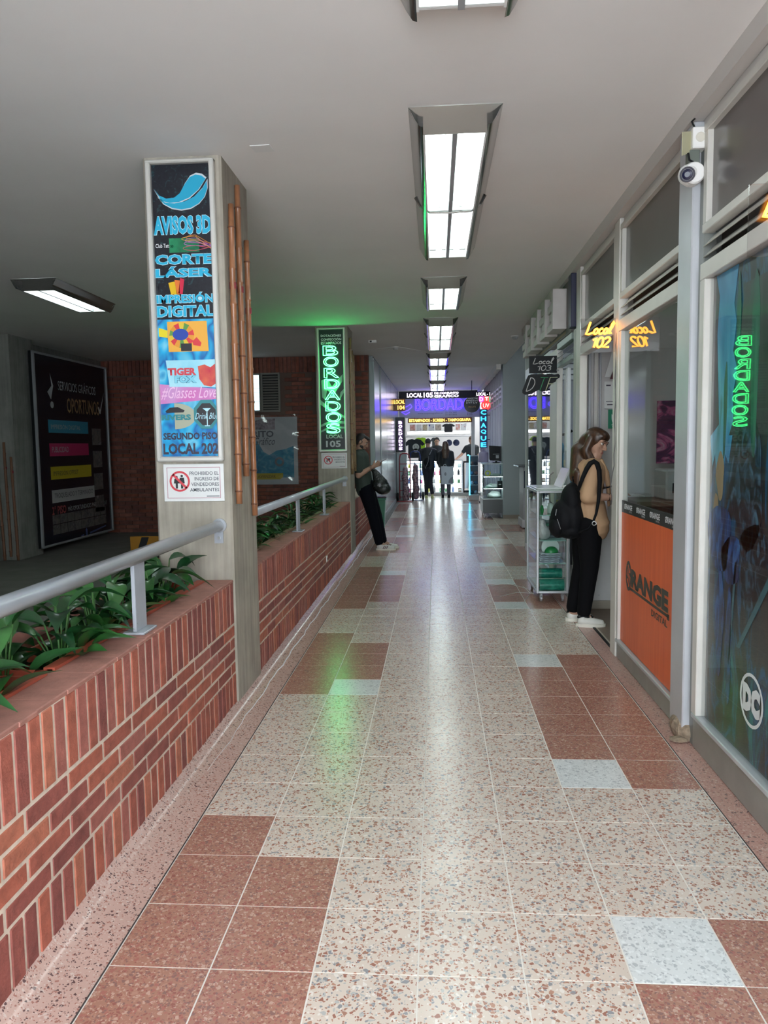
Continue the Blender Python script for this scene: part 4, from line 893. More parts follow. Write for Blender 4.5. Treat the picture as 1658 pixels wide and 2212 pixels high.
letters('M\u00c1S OPORTUNIDADES PARA AVANZAR', PO(.82, 2.33), *PX, 1.36, .085, M('dim white ink', (.40, .42, .42), .4), t)
flat('photo_band', [R_(.34+.245*k, 0, .575+.245*k, .34) for k in range(8)], PO(0, 2.88-.07), PX, MATS['photo collage'], t) if False else flat('photo_band', [R_(.34+.225*k, 0, .555+.225*k, .145) for k in range(8)]+[R_(.34+.225*k, .155, .555+.225*k, .29) for k in range(8)], (px-.009, ya, .255), PX, MATS['photo collage'], t)
flat('small_logo', [[(1.2, .22), (1.3, .24), (1.3, .26), (1.2, .25)], [(1.36, .2), (1.42, .2), (1.42, .32), (1.39, .35), (1.36, .32)], [(1.5, .24), (2.1, .30), (2.1, .32), (1.5, .27)]], (px-.009, ya, -.10), PX, M('logo blue', (.05, .08, .2), .4), t)

# --- banner under a clear sheet on the brick wall
t = thing('wall_banner', (-2.95, 13.16, .80), 'blue and white printed banner under shiny clear plastic, on the garage brick wall', 'banner')
x0, x1, z0, z1 = -3.60, -2.43, .84, 2.03
part('banner_sheet', MB().box(x0, x1, 13.165, 13.172, z0, z1), M('banner grey', (.42, .45, .47), .4), t)
OO = (x0, 13.165, z0)
flat('blue_wave', [[(.10, .12), (1.10, .12), (1.10, .68), (.95, .62), (.80, .60), (.66, .52), (.56, .58), (.44, .78), (.40, .6), (.25, .50), (.10, .45)]], OO, NY, ramp_mat('wave print', [(0, (.02, .14, .26)), (.6, (.04, .25, .38)), (1, (.16, .36, .44))], (9, 1, 9), .35, 4, 1), t)
flat('yellow_strip', [[(.02, .09), (.84, .09), (.90, .13), (.90, .20), (.02, .20)]], OO, NY, M('mustard ink', (.42, .34, .02), .4), t, .002)
letters('IONES PARA AVANZAR', (x0+.05, 13.160, z0+.115), *NY, .72, .055, M('olive ink', (.18, .13, .02), .4), t, bold=.02)
for k, s_ in enumerate(('TALONARIOS', 'ADHESIVOS', 'ACABADOS')):
    flat('blue_bar', [R_(.0, .56-.15*k, (.37, .46, .42)[k], .66-.15*k)], OO, NY, M('bar blue', (.02, .18, .36), .4), t, .002)
    letters(s_, (x0+.02, 13.160, z0+.575-.15*k), *NY, (.31, .32, .40)[k], .07, M('mustard ink', (.42, .34, .02), .4), t, bold=.02)
letters('DISTRITO', (x0+.02, 13.162, z0+.835), *NY, .73, .115, M('slate ink', (.10, .11, .13), .4), t, bold=.03)
letters('Gr\u00e1fico', (x0+.38, 13.161, z0+.70), *NY, .38, .13, M('slate ink', (.10, .11, .13), .4), t, 'script_lettering', shear=.25)
flat('building_print', [[(.33, 1.05), (.40, 1.12), (.55, 1.16), (.78, 1.16), (.78, .97), (.34, .97)]], OO, NY, ramp_mat('building print', [(0, (.12, .08, .10)), (1, (.42, .38, .42))], (20, 1, 20), .4, 3), t)
flat('roll_print', ring(.84, .40, .045, .085, 20), OO, NY, M('grey roll print', (.12, .15, .18), .4), t, .003)
mb = MB(); nx_, nz_ = 26, 22
for j in range(nz_+1):
    for i in range(nx_+1):
        u, v = i/nx_, j/nz_
        wv = .012*math.sin(9*u+5*v*v)*math.sin(7*v+2)+.010*math.sin(24*u*v+6*v)*(u*(1.1-v))+.006*math.sin(30*v)*max(0, u-.8)*5
        mb.v.append(Vector((-3.62+1.22*u, 13.135-wv, .80+1.27*v)))
for j in range(nz_):
    for i in range(nx_): q = j*(nx_+1)+i; mb.f.append((q, q+1, q+nx_+2, q+nx_+1)); mb.m.append(0)
part('clear_plastic', mb, glass('clear plastic', (.95, .95, .95), .14, .06), t, smooth=True)

# ================================================================== RAILS, PLANTS, BAMBOO
def rail(y0, y1, posts, label):
    x, z = -1.215, 1.065
    t = thing('handrail', (x, (y0+y1)/2, .755), label, 'handrail', 'grey handrails on the planters')
    part('pipe', MB().tube([(x, y0, z), (x, y1-.02, z)], .030, 20), PAINT, t, smooth=True)
    part('wall_flange', MB().lathe([(.04, 0), (.04, .012), (.031, .02)], (x, y1-.002, z), 18, 'Y').box(x-.03, x+.02, y1-.012, y1-.002, z-.10, z-.03), PAINT, t)
    part('flange_bolt', MB().cyl((x-.004, y1-.012, z-.07), .010, .008, 8, 'Y'), M('steel', (.5, .5, .5), .3, .8), t)
    for y in posts:
        part('post', MB().cbox(x-.008, x+.008, y-.055, y+.055, .765, z-.02, .002), PAINT, t)
        part('foot_plate', MB().cbox(x-.045, x+.045, y-.07, y+.07, .756, .766, .002), PAINT, t)
rail(-.8, 4.13, (.9, 2.95), 'grey pipe handrail on the foreground planter')
rail(4.70, 9.98, (6.52, 8.08), 'grey pipe handrail with green glint, on the long planter between the pillars')

LEAFM = [ramp_mat('leaf green %d' % k, [(0, tuple(q*.7 for q in c0)), (1, tuple(q*.75 for q in c1))], (9, 9, 9), .30, 3, coat=.15) for k, (c0, c1) in enumerate((((.012, .07, .018), (.035, .16, .04)), ((.03, .12, .025), (.07, .25, .06)), ((.008, .045, .016), (.02, .10, .03))))]
def leaf_mesh(L, w, droop, m):
    """a pointed blade with a sunken midrib, growing along +Y and drooping"""
    n = 7; vs = []; fs = []
    for i in range(n+1):
        t_ = i/n; ww = w*math.sin(pi*min(1, t_*1.02+.02))**.8*(1-.25*t_)
        y = L*t_*(1-.18*droop*t_); z = L*(.10*math.sin(pi*t_)-droop*t_*t_*.62)
        vs += [(-ww/2, y, z+.14*ww), (-ww/4, y, z+.03*ww), (0, y, z-.06*ww), (ww/4, y, z+.03*ww), (ww/2, y, z+.14*ww)]
    for i in range(n):
        for k in range(4): q = i*5+k; fs.append((q, q+1, q+6, q+5))
    me = D.meshes.new('leaf'); me.from_pydata(vs, [], fs); me.materials.append(m); me.polygons.foreach_set('use_smooth', [True]*len(fs)); me.update(); return me
LV = [leaf_mesh(1, w, d, m) for m in LEAFM for w, d in ((.42, .3), (.46, .75), (.38, 1.15))]
STEM = M('stem green', (.05, .14, .03), .5)
def plant(x, y, label, n, size, seed, grp, z=.62, spread=1.0, long=False):
    rnd = random.Random(seed); t = thing('leafy_plant', (x, y, z), label, 'plant', grp); st = MB()
    for k in range(n):
        a = rnd.uniform(0, 2*pi); q = (k+.5)/n; h = (.02+.26*(1-q)*spread)*rnd.uniform(.8, 1.2); rr = .03+.09*q*rnd.uniform(.6, 1.3)
        px_, py_ = rr*math.cos(a), rr*math.sin(a)*1.3; L = size*rnd.uniform(.75, 1.15)
        if px_ < -.07: px_ *= .7
        st.tube([(x+rnd.uniform(-.01, .01), y+rnd.uniform(-.01, .01), z-.02), (x+px_*.6, y+py_*.6, z+h*.7), (x+px_, y+py_, z+h)], .0035, 5)
        o = obj('leaf', rnd.choice(LV if not long else LV[::3]), t, (px_, py_, h))
        o.rotation_euler = (rnd.uniform(-.1, .75-.7*q), rnd.uniform(-.35, .35), a-pi/2+rnd.uniform(-.4, .4)); o.scale = (L*(.42 if long else 1), L, L)
        for tries in range(6):          # keep leaves out of the brickwork and above the rim
            Mx = Matrix.LocRotScale(Vector((x+px_, y+py_, z+h)), o.rotation_euler, o.scale)
            bad = False
            for v in (o.data.vertices[-3].co, o.data.vertices[20].co, o.data.vertices[27].co):
                w = Mx @ v
                if (w.x > -1.30 and w.z < .775) or (w.x < -1.62 and w.z < .76) or w.x > -1.06 or (4.05 < w.y < 4.78 and w.x < -1.1) or (9.9 < w.y < 10.6): bad = True
            if not bad: break
            if tries < 3: o.rotation_euler.x += .28
            else: o.rotation_euler.z += 1.1; o.rotation_euler.x = .15
        if bad: o.scale = Vector(o.scale)*.4; o.rotation_euler.x = .9
    part('stems', st, STEM, t, smooth=True); return t
G1 = 'broad-leaved plants in the foreground planter'; G2 = 'leafy plants in the long planter'
names1 = ['broad-leaved plant lowest at the left picture edge', 'broad-leaved plant with large drooping leaves over the trough rim near the left edge', 'broad-leaved plant with a yellow-green stalk left of the rail post', 'broad-leaved plant right behind the near rail post', 'dense dark plant just beyond the rail post', 'plant third from the near pillar in the foreground planter', 'plant second from the near pillar in the foreground planter', 'plant against the near pillar in the foreground planter']
for k, y in enumerate((1.72, 2.05, 2.38, 2.68, 2.98, 3.28, 3.58, 3.86)):
    plant(-1.43+.03*math.sin(k*2.3), y, names1[k], 30, .22, 11+k, G1, z=.60, spread=1.05)
plant(-1.43, 1.35, 'broad-leaved plant outside the left picture edge', 14, .2, 9, G1)
for k in range(11):
    y = 4.95+.45*k
    plant(-1.43+.02*math.sin(k*1.7), y, 'narrow-leaved plant against the near pillar in the long planter' if k == 0 else 'narrow-leaved plant against the far pillar in the long planter' if k == 10 else ['', 'second plant from the near pillar in the long planter', 'third plant from the near pillar in the long planter', 'bushy plant just before the nearer rail post of the long planter', 'plant right behind the nearer rail post of the long planter', 'plant midway between the two rail posts of the long planter, nearer one', 'plant midway between the two rail posts of the long planter, farther one', 'plant right behind the farther rail post of the long planter', 'third plant from the far pillar in the long planter', 'second plant from the far pillar in the long planter'][k], 26, .20, 40+k, G2, z=.60, spread=1.0, long=k > 2)

CANE = [M('cane %d' % k, c, .38, var=.18, vs=14, coat=.2) for k, c in enumerate(((.30, .125, .055), (.25, .11, .05), (.22, .14, .06)))]
def bamboo(p0, p1, r, label, m, grp, bands=(), node=.2):
    p0, p1 = Vector(p0), Vector(p1); t = thing('bamboo_pole', p0, label, 'bamboo pole', grp); L = (p1-p0).length; d = (p1-p0)/L
    pts, rs = [], []; n = max(2, int(L/node)); 
    nodes = [(k+.35+.15*math.sin(k*3.1))/n*L for k in range(n)]
    marks = [0]
    for q in nodes: marks += [q-.012, q-.003, q+.003, q+.012]
    marks.append(L)
    for i, q in enumerate(marks):
        pts.append(p0+d*q+Vector((0, .004*math.sin(q*4), 0))); rs.append(r*(1.16 if (i % 4 in (2, 3) and 0 < i < len(marks)-1) else 1)*(1-.10*q/L))
    part('culm', MB().tube(pts, rs, 10), m, t, smooth=True)
    for z in bands:
        c = p0+d*z; part('tape_band', MB().tube([c, c+d*.035], r*1.08, 10), M('maroon tape', (.20, .01, .02), .45), t)
    for q in nodes: part('node_ring', MB().tube([p0+d*(q-.004), p0+d*(q+.004)], r*1.22*(1-.10*q/L), 10), M('node brown', (.16, .06, .03), .5), t, smooth=True)
    return t
GB = 'bamboo poles fixed to the concrete pillars'
bamboo((-1.118, 4.20, 1.18), (-1.118, 4.22, 2.84), .018, 'shorter front bamboo pole nearest the leaf sign, on the near pillar', CANE[0], GB, (1.20,))
bamboo((-1.118, 4.38, 1.33), (-1.118, 4.37, 2.99), .018, 'tallest middle bamboo pole of three on the near pillar', CANE[0], GB, (1.06,))
bamboo((-1.118, 4.56, 1.08), (-1.118, 4.55, 2.73), .0175, 'rear bamboo pole reaching lowest, on the near pillar', CANE[0], GB, (1.22,))
bamboo((-1.118, 10.04, 1.12), (-1.118, 10.04, 2.92), .018, 'front bamboo pole nearest the green neon sign', CANE[2], GB, (1.2,))
bamboo((-1.118, 10.22, 1.20), (-1.118, 10.22, 2.78), .018, 'middle bamboo pole of three on the far pillar', CANE[2], GB, (1.1,))
bamboo((-1.118, 10.40, 1.15), (-1.118, 10.40, 2.74), .018, 'rear bamboo pole of three on the far pillar', CANE[2], GB, (1.1,))
GC = 'bamboo poles on the garage pillar'
for (a, b, z0, z1), l in zip(((-5.97, -5.93, -.0, 1.45), (-5.85, -5.84, .05, 1.62), (-5.76, -5.74, .0, 1.42)), ('left bamboo pole on the dark garage pillar', 'middle, highest bamboo pole on the dark garage pillar', 'bamboo pole nearest the black advert on the garage pillar')):
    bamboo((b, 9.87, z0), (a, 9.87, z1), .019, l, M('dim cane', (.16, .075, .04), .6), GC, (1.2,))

# striped barricade board on the garage floor
t = thing('striped_barrier', (-3.85, 9.7, 0), 'yellow and black striped barrier board on the dark garage floor', 'barrier')
bx0, bx1, bz0, bz1, by = -4.08, -3.52, .04, .34, 9.7
part('board', MB().cbox(bx0, bx1, by, by+.03, bz0, bz1, .004), M('amber board', (.45, .20, .02), .5), t)
flat('black_stripe', [[(.06+.26*k, .01), (.16+.26*k, .01), (.26+.26*k, .29), (.16+.26*k, .29)] for k in (0, 1)], (bx0, by, bz0), NY, INK, t, .001, kind='stuff')
for x in (bx0+.1, bx1-.1): part('foot', MB().cbox(x-.03, x+.03, by-.12, by+.15, 0, .04, .005).cbox(x-.015, x+.015, by+.03, by+.05, .03, .3, .003), BLK, t)

# ================================================================== SMALL FIXTURES
t = thing('security_camera', (1.20, 3.84, 2.42), 'white dome camera with dark lens on the wide grey post', 'security camera')
cc = Vector((1.185, 3.72, 2.735))
dirv = Vector((-.35, -.86, -.25)).normalized()
part('dome_base', MB().lathe([(.050, 0), (.050, .05), (.044, .06)], (1.205, 3.745, 2.735), 20, 'Y'), WHT, t, smooth=False)
ball = MB().ell(cc, (.046, .046, .046), 20, 12); part('dome', ball, WHT, t, smooth=True)
rot = dirv.to_track_quat('Z', 'Y').to_matrix()
lens = MB().lathe([(.034, 0), (.034, .012), (.030, .016), (.026, .012)], (0, 0, 0), 20); lens.v = [cc+rot @ v+dirv*.034 for v in lens.v]; part('lens_ring', lens, M('lens ring grey', (.10, .10, .12), .4), t)
lens = MB().lathe([(.024, 0), (.022, .005), (.012, .008)], (0, 0, 0), 18); lens.v = [cc+rot @ v+dirv*.046 for v in lens.v]; part('lens', lens, M('lens blue black', (.010, .012, .04), .25), t)
part('mount', MB().cbox(1.18, 1.23, 3.70, 3.75, 2.775, 2.84, .003), M('dark mount', (.12, .14, .12), .5), t)
t = thing('junction_box', (1.22, 3.72, 2.85), 'white junction box with a hanging yellowish flap, above the dome camera', 'junction box')
part('box_body', MB().cbox(1.19, 1.26, 3.68, 3.745, 2.84, 2.935, .004), WHT, t)
part('knockout', MB().lathe([(.022, 0), (.022, .003), (.016, .004)], (1.225, 3.68, 2.888), 16, 'Y'), M('ivory plastic', (.62, .60, .52), .4), t)
part('open_lid', MB().prism([(0, 0), (.075, .03), (.075, .125), (0, .105)], (1.135, 3.66, 2.80), (.72, .69, 0), (0, 0, 1), (.69, -.72, 0), .004), M('yellowed plastic', (.48, .46, .30), .5), t)
part('cable', MB().tube([(1.20, 3.69, 2.935), (1.19, 3.70, 2.965), (1.21, 3.72, 2.985)], .004, 6), BLK, t); part('cable', MB().tube([(1.17, 3.68, 2.82), (1.18, 3.69, 2.79), (1.21, 3.71, 2.785)], .005, 6), BLK, t)
for x, y, l in ((1.17, 11.3, 'round smoke detector at the ceiling edge, right of the lamps'), (-.63, 12.2, 'round grey detector on the ceiling, left of the lamps')):
    t = thing('smoke_detector', (x, y, CZ-.05), l, 'smoke detector', 'detectors on the walkway ceiling')
    part('detector_base', MB().lathe([(.05, -.014), (.058, -.008), (.058, 0)], (x, y, CZ), 20), WHT, t)
    part('detector_head', MB().lathe([(.02, -.05), (.036, -.045), (.042, -.03), (.044, -.015)], (x, y, CZ), 20), M('grey detector', (.42, .43, .43), .5), t)
mb = MB(); mb.tube([(-1.1, 12.5, CZ-.004), (-.9, 12.3, CZ-.006), (-.67, 12.2, CZ-.005)], .005, 5).tube([(-.59, 12.2, CZ-.005), (-.3, 12.6, CZ-.008), (-.15, 12.9, CZ-.005)], .005, 5)
solo('ceiling_cable', mb, WHT, 'thin white cable clipped across the ceiling to the round detector', 'cable')
t = thing('emergency_light', (-.93, 11.4, CZ-.05), 'small white box fitting on the ceiling near the far pillar', 'ceiling fitting')
part('fitting_body', MB().cbox(-.99, -.87, 11.37, 11.43, CZ-.04, CZ, .006), WHT, t)
part('fitting_lens', MB().cbox(-.97, -.94, 11.355, 11.37, CZ-.032, CZ-.01, .003), BLK, t)
t = thing('wall_socket', (-1.145, 7.7, .30), 'small white socket plate on the long brick planter', 'socket')
part('socket_plate', MB().cbox(-1.150, -1.140, 7.68, 7.75, .30, .36, .002), WHT, t)
part('socket_hole', MB().box(-1.141, -1.139, 7.70, 7.73, .32, .34), BLK, t)

# ================================================================== FURNITURE AND GOODS IN THE WALKWAY
LEDW = M('white led strip', (.9, .9, .9), .4, emit=(.92, .97, 1.0), es=12)
def caster(t, x, y, r=.028):
    part('caster', MB().cyl((x-.009, y, r), r, .018, 14, 'X').box(x-.013, x+.013, y-.006, y+.02, r, r*2+.015).cyl((x, y, r*2+.01), .016, .01, 10), M('caster grey', (.30, .31, .32), .4, .3), t)
def showcase(name, x0, x1, y0, y1, z0, z1, shelves, label, fr=.022, lit=False, plinth=None, cat='display case'):
    t = thing(name, ((x0+x1)/2, (y0+y1)/2, 0), label, cat, 'glass display cases')
    for x in (x0, x1-fr):
        for y in (y0, y1-fr): part('upright', MB().cbox(x, x+fr, y, y+fr, z0, z1, .005), ALU, t)
    for z in (z0, z1-fr):
        part('frame_ring', MB().cbox(x0+fr, x1-fr, y0, y0+fr, z, z+fr, .004).cbox(x0+fr, x1-fr, y1-fr, y1, z, z+fr, .004).cbox(x0, x0+fr, y0+fr, y1-fr, z, z+fr, .004).cbox(x1-fr, x1, y0+fr, y1-fr, z, z+fr, .004), ALU, t)
    part('base_panel', MB().box(x0+.005, x1-.005, y0+.005, y1-.005, z0+.002, z0+.012), WHT_P, t)
    part('glass_top', MB().cbox(x0-.004, x1+.004, y0-.004, y1+.004, z1, z1+.008, .002), M('greenish glass edge', (.55, .66, .62), .12), t)
    part('glass_front', MB().quad((x0+fr, y0+.008, z0+fr), (x1-fr, y0+.008, z0+fr), (x1-fr, y0+.008, z1-fr), (x0+fr, y0+.008, z1-fr)), GLS_C, t)
    part('glass_side', MB().quad((x0+.008, y1-fr, z0+fr), (x0+.008, y0+fr, z0+fr), (x0+.008, y0+fr, z1-fr), (x0+.008, y1-fr, z1-fr)), GLS_C, t)
    part('glass_side', MB().quad((x1-.008, y0+fr, z0+fr), (x1-.008, y1-fr, z0+fr), (x1-.008, y1-fr, z1-fr), (x1-.008, y0+fr, z1-fr)), GLS_C, t)
    for z in shelves:
        part('shelf', MB().box(x0+.02, x1-.02, y0+.02, y1-.02, z, z+.006), M('glass shelf', (.30, .50, .44), .1), t)
        if lit: part('led_strip', MB().box(x0+.03, x1-.03, y0+.03, y0+.042, z-.008, z-.001), LEDW, t)
    if plinth: part('plinth', MB().cbox(x0+.01, x1-.01, y0+.01, y1-.01, plinth[0], plinth[1], .005), M('dark plinth', (.05, .06, .06), .3), t)
    for x in (x0+.05, x1-.05):
        for y in (y0+.05, y1-.05): caster(t, x, y)
    return t
# --- near case beside the woman
cx0, cx1, cy0, cy1 = .935, 1.235, 7.08, 7.86
showcase('display_case', cx0, cx1, cy0, cy1, .085, 1.055, (.36, .58, .82), 'aluminium framed glass case on casters, beside the woman with the backpack')
GRN = ramp_mat('green vinyl', [(0, (.01, .12, .09)), (.6, (.02, .20, .15)), (1, (.05, .34, .25))], (20, 60, 20), .25, 3)
def roll_x(x0, x1, y, z, r, mat, label, name='vinyl_roll', grp='green rolls in the near display case'):
    t = thing(name, ((x0+x1)/2, y, z-r), label, 'roll', grp)
    part('roll_body', MB().lathe([(r, 0), (r, x1-x0)], (x0, y, z), 20, 'X'), mat, t, smooth=False)
    part('roll_core', MB().lathe([(r*.35, -.003), (r*.35, x1-x0+.003)], (x0, y, z), 14, 'X'), M('card core', (.35, .26, .16), .8), t)
roll_x(.97, 1.20, 7.16, .153, .055, GRN, 'lower green roll at the bottom of the case beside the woman')
roll_x(.97, 1.195, 7.25, .250, .048, GRN, 'upper green roll resting above another in the case beside the woman')
t = thing('folded_sheets', (1.07, 7.25, .366), 'stack of pale grey corrugated sheets in the near glass case', 'sheets')
for k in range(5): part('sheet', MB().prism([(0, 0), (.03, .004), (.06, 0), (.09, .004), (.12, 0), (.15, .004), (.18, 0), (.19, .014), (.0, .014)], (.968+.004*k, 7.14, .367+.019*k), (1, 0, 0), (0, 0, 1), (0, 1, 0), .30), M('pale lilac board', (.36, .37, .44), .5), t)
t = thing('tape_dispenser', (1.09, 7.22, .462), 'green half round object before a white disc in the near glass case', 'dispenser')
part('green_dome', MB().ell((1.09, 7.20, .462), (.065, .05, .055), 16, 10), M('bright green plastic', (.02, .22, .06), .35), t, True)
part('white_disc', MB().lathe([(.085, 0), (.085, .012)], (1.09, 7.28, .50), 24, 'Y'), WHT, t)
t = thing('plastic_bag', (1.01, 7.22, .586), 'crumpled pinkish white plastic bag in the near glass case', 'bag')
fuse('bag_body', [('e', (0, 0, .07), (.055, .08, .075)), ('e', (-.01, -.01, .14), (.04, .05, .06)), ('e', (.035, .02, .05), (.04, .07, .055))], .009, M('crinkled plastic', (.55, .50, .52), .35, bump=.9, bs=45), t, 2)
t = thing('coloured_sheets', (1.12, 7.4, .586), 'flat pile of magenta and green sheets on the middle shelf of the near case', 'sheets')
for k, (c, z) in enumerate((((.10, .12, .14), .586), ((.50, .03, .14), .640), ((.42, .38, .40), .668), ((.02, .16, .09), .70))): part('sheet_pile', MB().cbox(1.0+.01*k, 1.20, 7.30, 7.65, z, z+.026, .002), M('sheet %d' % k, c, .4), t)
t = thing('tape_roll', (1.0, 7.2, .826), 'dark green tape roll standing on the upper shelf of the near case', 'tape')
mb = MB(); mb.tube([(1.0+.001*0, 7.2+.034*math.cos(a), .868+.034*math.sin(a)) for a in [2*pi*k/20 for k in range(20)]], .012, 8, closed=True); part('tape_ring', mb, M('bright green plastic', (.02, .22, .06), .35), t, True)
t = thing('small_jars', (1.13, 7.3, .826), 'pale jar and yellowish bottle on the upper shelf of the near case', 'jars')
part('jar', MB().lathe([(.03, 0), (.033, .01), (.033, .07), (.025, .08), (.027, .10)], (1.09, 7.25, .826), 16), M('milky plastic', (.55, .60, .56), .3), t, True)
part('bottle', MB().lathe([(.022, 0), (.024, .01), (.024, .08), (.010, .11), (.010, .13)], (1.15, 7.25, .826), 14), M('yellow plastic', (.42, .40, .16), .3), t, True)
t = thing('wire_basket', (1.14, 7.55, .366), 'dark wire basket at the back of the near glass case', 'basket')
mb = MB()
for k in range(6): mb.tube([(1.06+.025*k, 7.45, .55), (1.06+.025*k, 7.45, .37), (1.06+.025*k, 7.62, .37), (1.06+.025*k, 7.62, .55)], .002, 4)
for z in (.40, .47, .55): mb.tube([(1.06, 7.45, z), (1.19, 7.45, z), (1.19, 7.62, z), (1.06, 7.62, z)], .002, 4, closed=True)
part('wires', mb, M('wire', (.15, .16, .16), .4, .5), t)
t = thing('sample_folder', (1.08, 7.4, 1.064), 'white open sample folder with a raised flap on top of the near glass case', 'folder')
part('folder_base', MB().cbox(.945, 1.20, 7.12, 7.70, 1.064, 1.078, .003), M('glossy white card', (.62, .66, .64), .2), t)
part('folder_flap', MB().prism([(0, 0), (.012, 0), (.085, .18), (.073, .18)], (1.17, 7.15, 1.075), (1, 0, 0), (0, 0, 1), (0, 1, 0), .45), M('glossy white card', (.62, .66, .64), .2), t)
part('clip', MB().cbox(1.18, 1.235, 7.14, 7.20, 1.078, 1.10, .004), WHT, t)
mb = MB()
for pts in ([(.55, 7.9), (.75, 8.05), (.93, 7.75), (.96, 7.45)], [(.62, 7.35), (.8, 7.55), (.97, 7.50)], [(.80, 7.0), (.86, 7.25), (.93, 7.5), (.9, 7.9)]):
    mb.tube([(x, y, .003) for x, y in pts], .0022, 4)
solo('strapping_scraps', mb, M('milky strap', (.62, .62, .58), .4), 'thin whitish strapping scraps lying on the floor left of the near glass case', 'strapping')

# --- kiosk in the recess
t = thing('kiosk', (1.66, 13.6, 0), 'slim grey kiosk with a dark screen and overhanging dark top, beyond the near glass case', 'kiosk')
part('cabinet', MB().cbox(1.52, 1.82, 13.3, 13.9, .06, 1.08, .006), M('kiosk grey', (.33, .34, .36), .45), t)
part('kick_board', MB().cbox(1.50, 1.84, 13.28, 13.92, .02, .16, .004), M('kiosk light', (.48, .48, .50), .5), t)
part('screen', MB().cbox(1.535, 1.70, 13.288, 13.30, .72, 1.02, .002), M('screen navy', (.01, .018, .045), .15), t)
part('counter_top', MB().cbox(1.42, 1.90, 13.15, 13.95, 1.09, 1.115, .004), M('dark laminate', (.08, .09, .10), .25), t)
for x in (1.56, 1.78): part('foot', MB().cyl((x, 13.36, 0), .018, .03, 10), BLK, t)

# --- case by the grey pillar with a till screen
showcase('display_case', .93, 1.36, 15.25, 16.2, .38, 1.10, (.60, .84), 'glass display case with white lit shelves, before the blue grey pillar', .014, True, (.10, .40))
t = thing('till_monitor', (1.23, 15.6, 1.108), 'black monitor with a pale square on its screen, on the far glass case', 'monitor')
part('screen', MB().prism([(0, .05), (.27, .02), (.27, .33), (-.01, .35)], (1.09, 15.5, 1.115), (1, 0, 0), (0, 0, 1), (0, 1, 0), .03), BLK_G, t)
part('stand', MB().cbox(1.16, 1.30, 15.50, 15.66, 1.108, 1.122, .003).cbox(1.21, 1.25, 15.53, 15.56, 1.12, 1.18, .003), BLK, t)
flat('screen_square', [R_(.13, .09, .19, .15), R_(.07, .17, .20, .178), R_(.10, .04, .2, .046)], (1.09, 15.498, 1.115), NY, M('screen grey', (.30, .32, .34), .4), t)
t = thing('tape_roll', (1.05, 15.4, .846), 'yellow tape roll on the top shelf of the far glass case', 'tape')
mb = MB(); mb.tube([(1.05+.045*math.cos(a), 15.4, .905+.045*math.sin(a)) for a in [2*pi*k/18 for k in range(18)]], .014, 6, closed=True); part('tape_ring', mb, M('vivid yellow', (.75, .70, .02), .4, emit=None), t, True)
CLO = M('white cloth', (.74, .78, .78), .7, bump=.6, bs=30)
for k, (x, y, z, sx, sz, l) in enumerate(((1.2, 15.5, .85, .12, .03, 'white folded paper heap on the top shelf of the far glass case'), (1.14, 15.5, .61, .14, .05, 'white crumpled papers on the middle shelf of the far glass case'), (1.18, 15.5, .40, .15, .09, 'heap of white cloth at the bottom of the far glass case'))):
    t = thing('cloth_heap', (x, y, z), l, 'cloth', 'white heaps in the far glass case')
    fuse('cloth', [('e', (0, 0, sz*.4), (sx, .15, sz*.6)), ('e', (.05, .03, sz*.8), (sx*.6, .1, sz*.7)), ('e', (-.06, -.04, sz*.6), (sx*.5, .1, sz*.6)), ('e', (-.02, .02, sz*1.1), (sx*.4, .06, sz*.5))], .012, CLO, t, 2)
t = thing('dark_box', (1.29, 15.35, .61), 'small black box with pale lettering on the middle shelf of the far glass case', 'box')
part('box_body', MB().cbox(1.24, 1.335, 15.30, 15.40, .608, .75, .004), BLK, t); part('print_strip', MB().box(1.26, 1.31, 15.298, 15.30, .67, .69), WHT, t)
t = thing('paper_wedge', (1.06, 15.4, .608), 'pale green paper wedge on the middle shelf of the far glass case', 'paper')
part('folded_paper', MB().prism([(0, 0), (.14, 0), (.16, .09)], (.98, 15.4, .68-.07), (1, 0, 0), (0, 0, 1), (0, 1, 0), .03), M('mint paper', (.40, .58, .48), .6), t)

# --- green bin
t = thing('waste_bin', (-1.0, 13.0, 0), 'green wheeled waste bin lined with a black bag, behind the leaning man', 'bin')
bn = MB(); b0 = (-.965, .11, .56); bn.add([(-1.055, 12.86, .06), (-.905, 12.86, .06), (-.905, 13.12, .06), (-1.055, 13.12, .06), (-1.065, 12.84, .58), (-.875, 12.84, .58), (-.875, 13.14, .58), (-1.065, 13.14, .58)], [(0, 3, 2, 1), (4, 5, 6, 7), (0, 1, 5, 4), (1, 2, 6, 5), (2, 3, 7, 6), (3, 0, 4, 7)])
part('bin_body', bn, M('bin green', (.005, .13, .065), .35, bump=.1, bs=20), t)
part('bin_rim', MB().cbox(-1.068, -.862, 12.83, 13.15, .565, .60, .008), M('bin green', (.005, .13, .065), .35), t)
part('bag_liner', MB().cbox(-1.066, -.858, 12.825, 13.155, .59, .625, .012), M('black bag', (.012, .014, .015), .25, bump=.5, bs=60), t)
for x in (-1.03, -.93): part('bin_wheel', MB().cyl((x-.012, 12.90, .035), .035, .024, 14, 'X'), BLK, t)

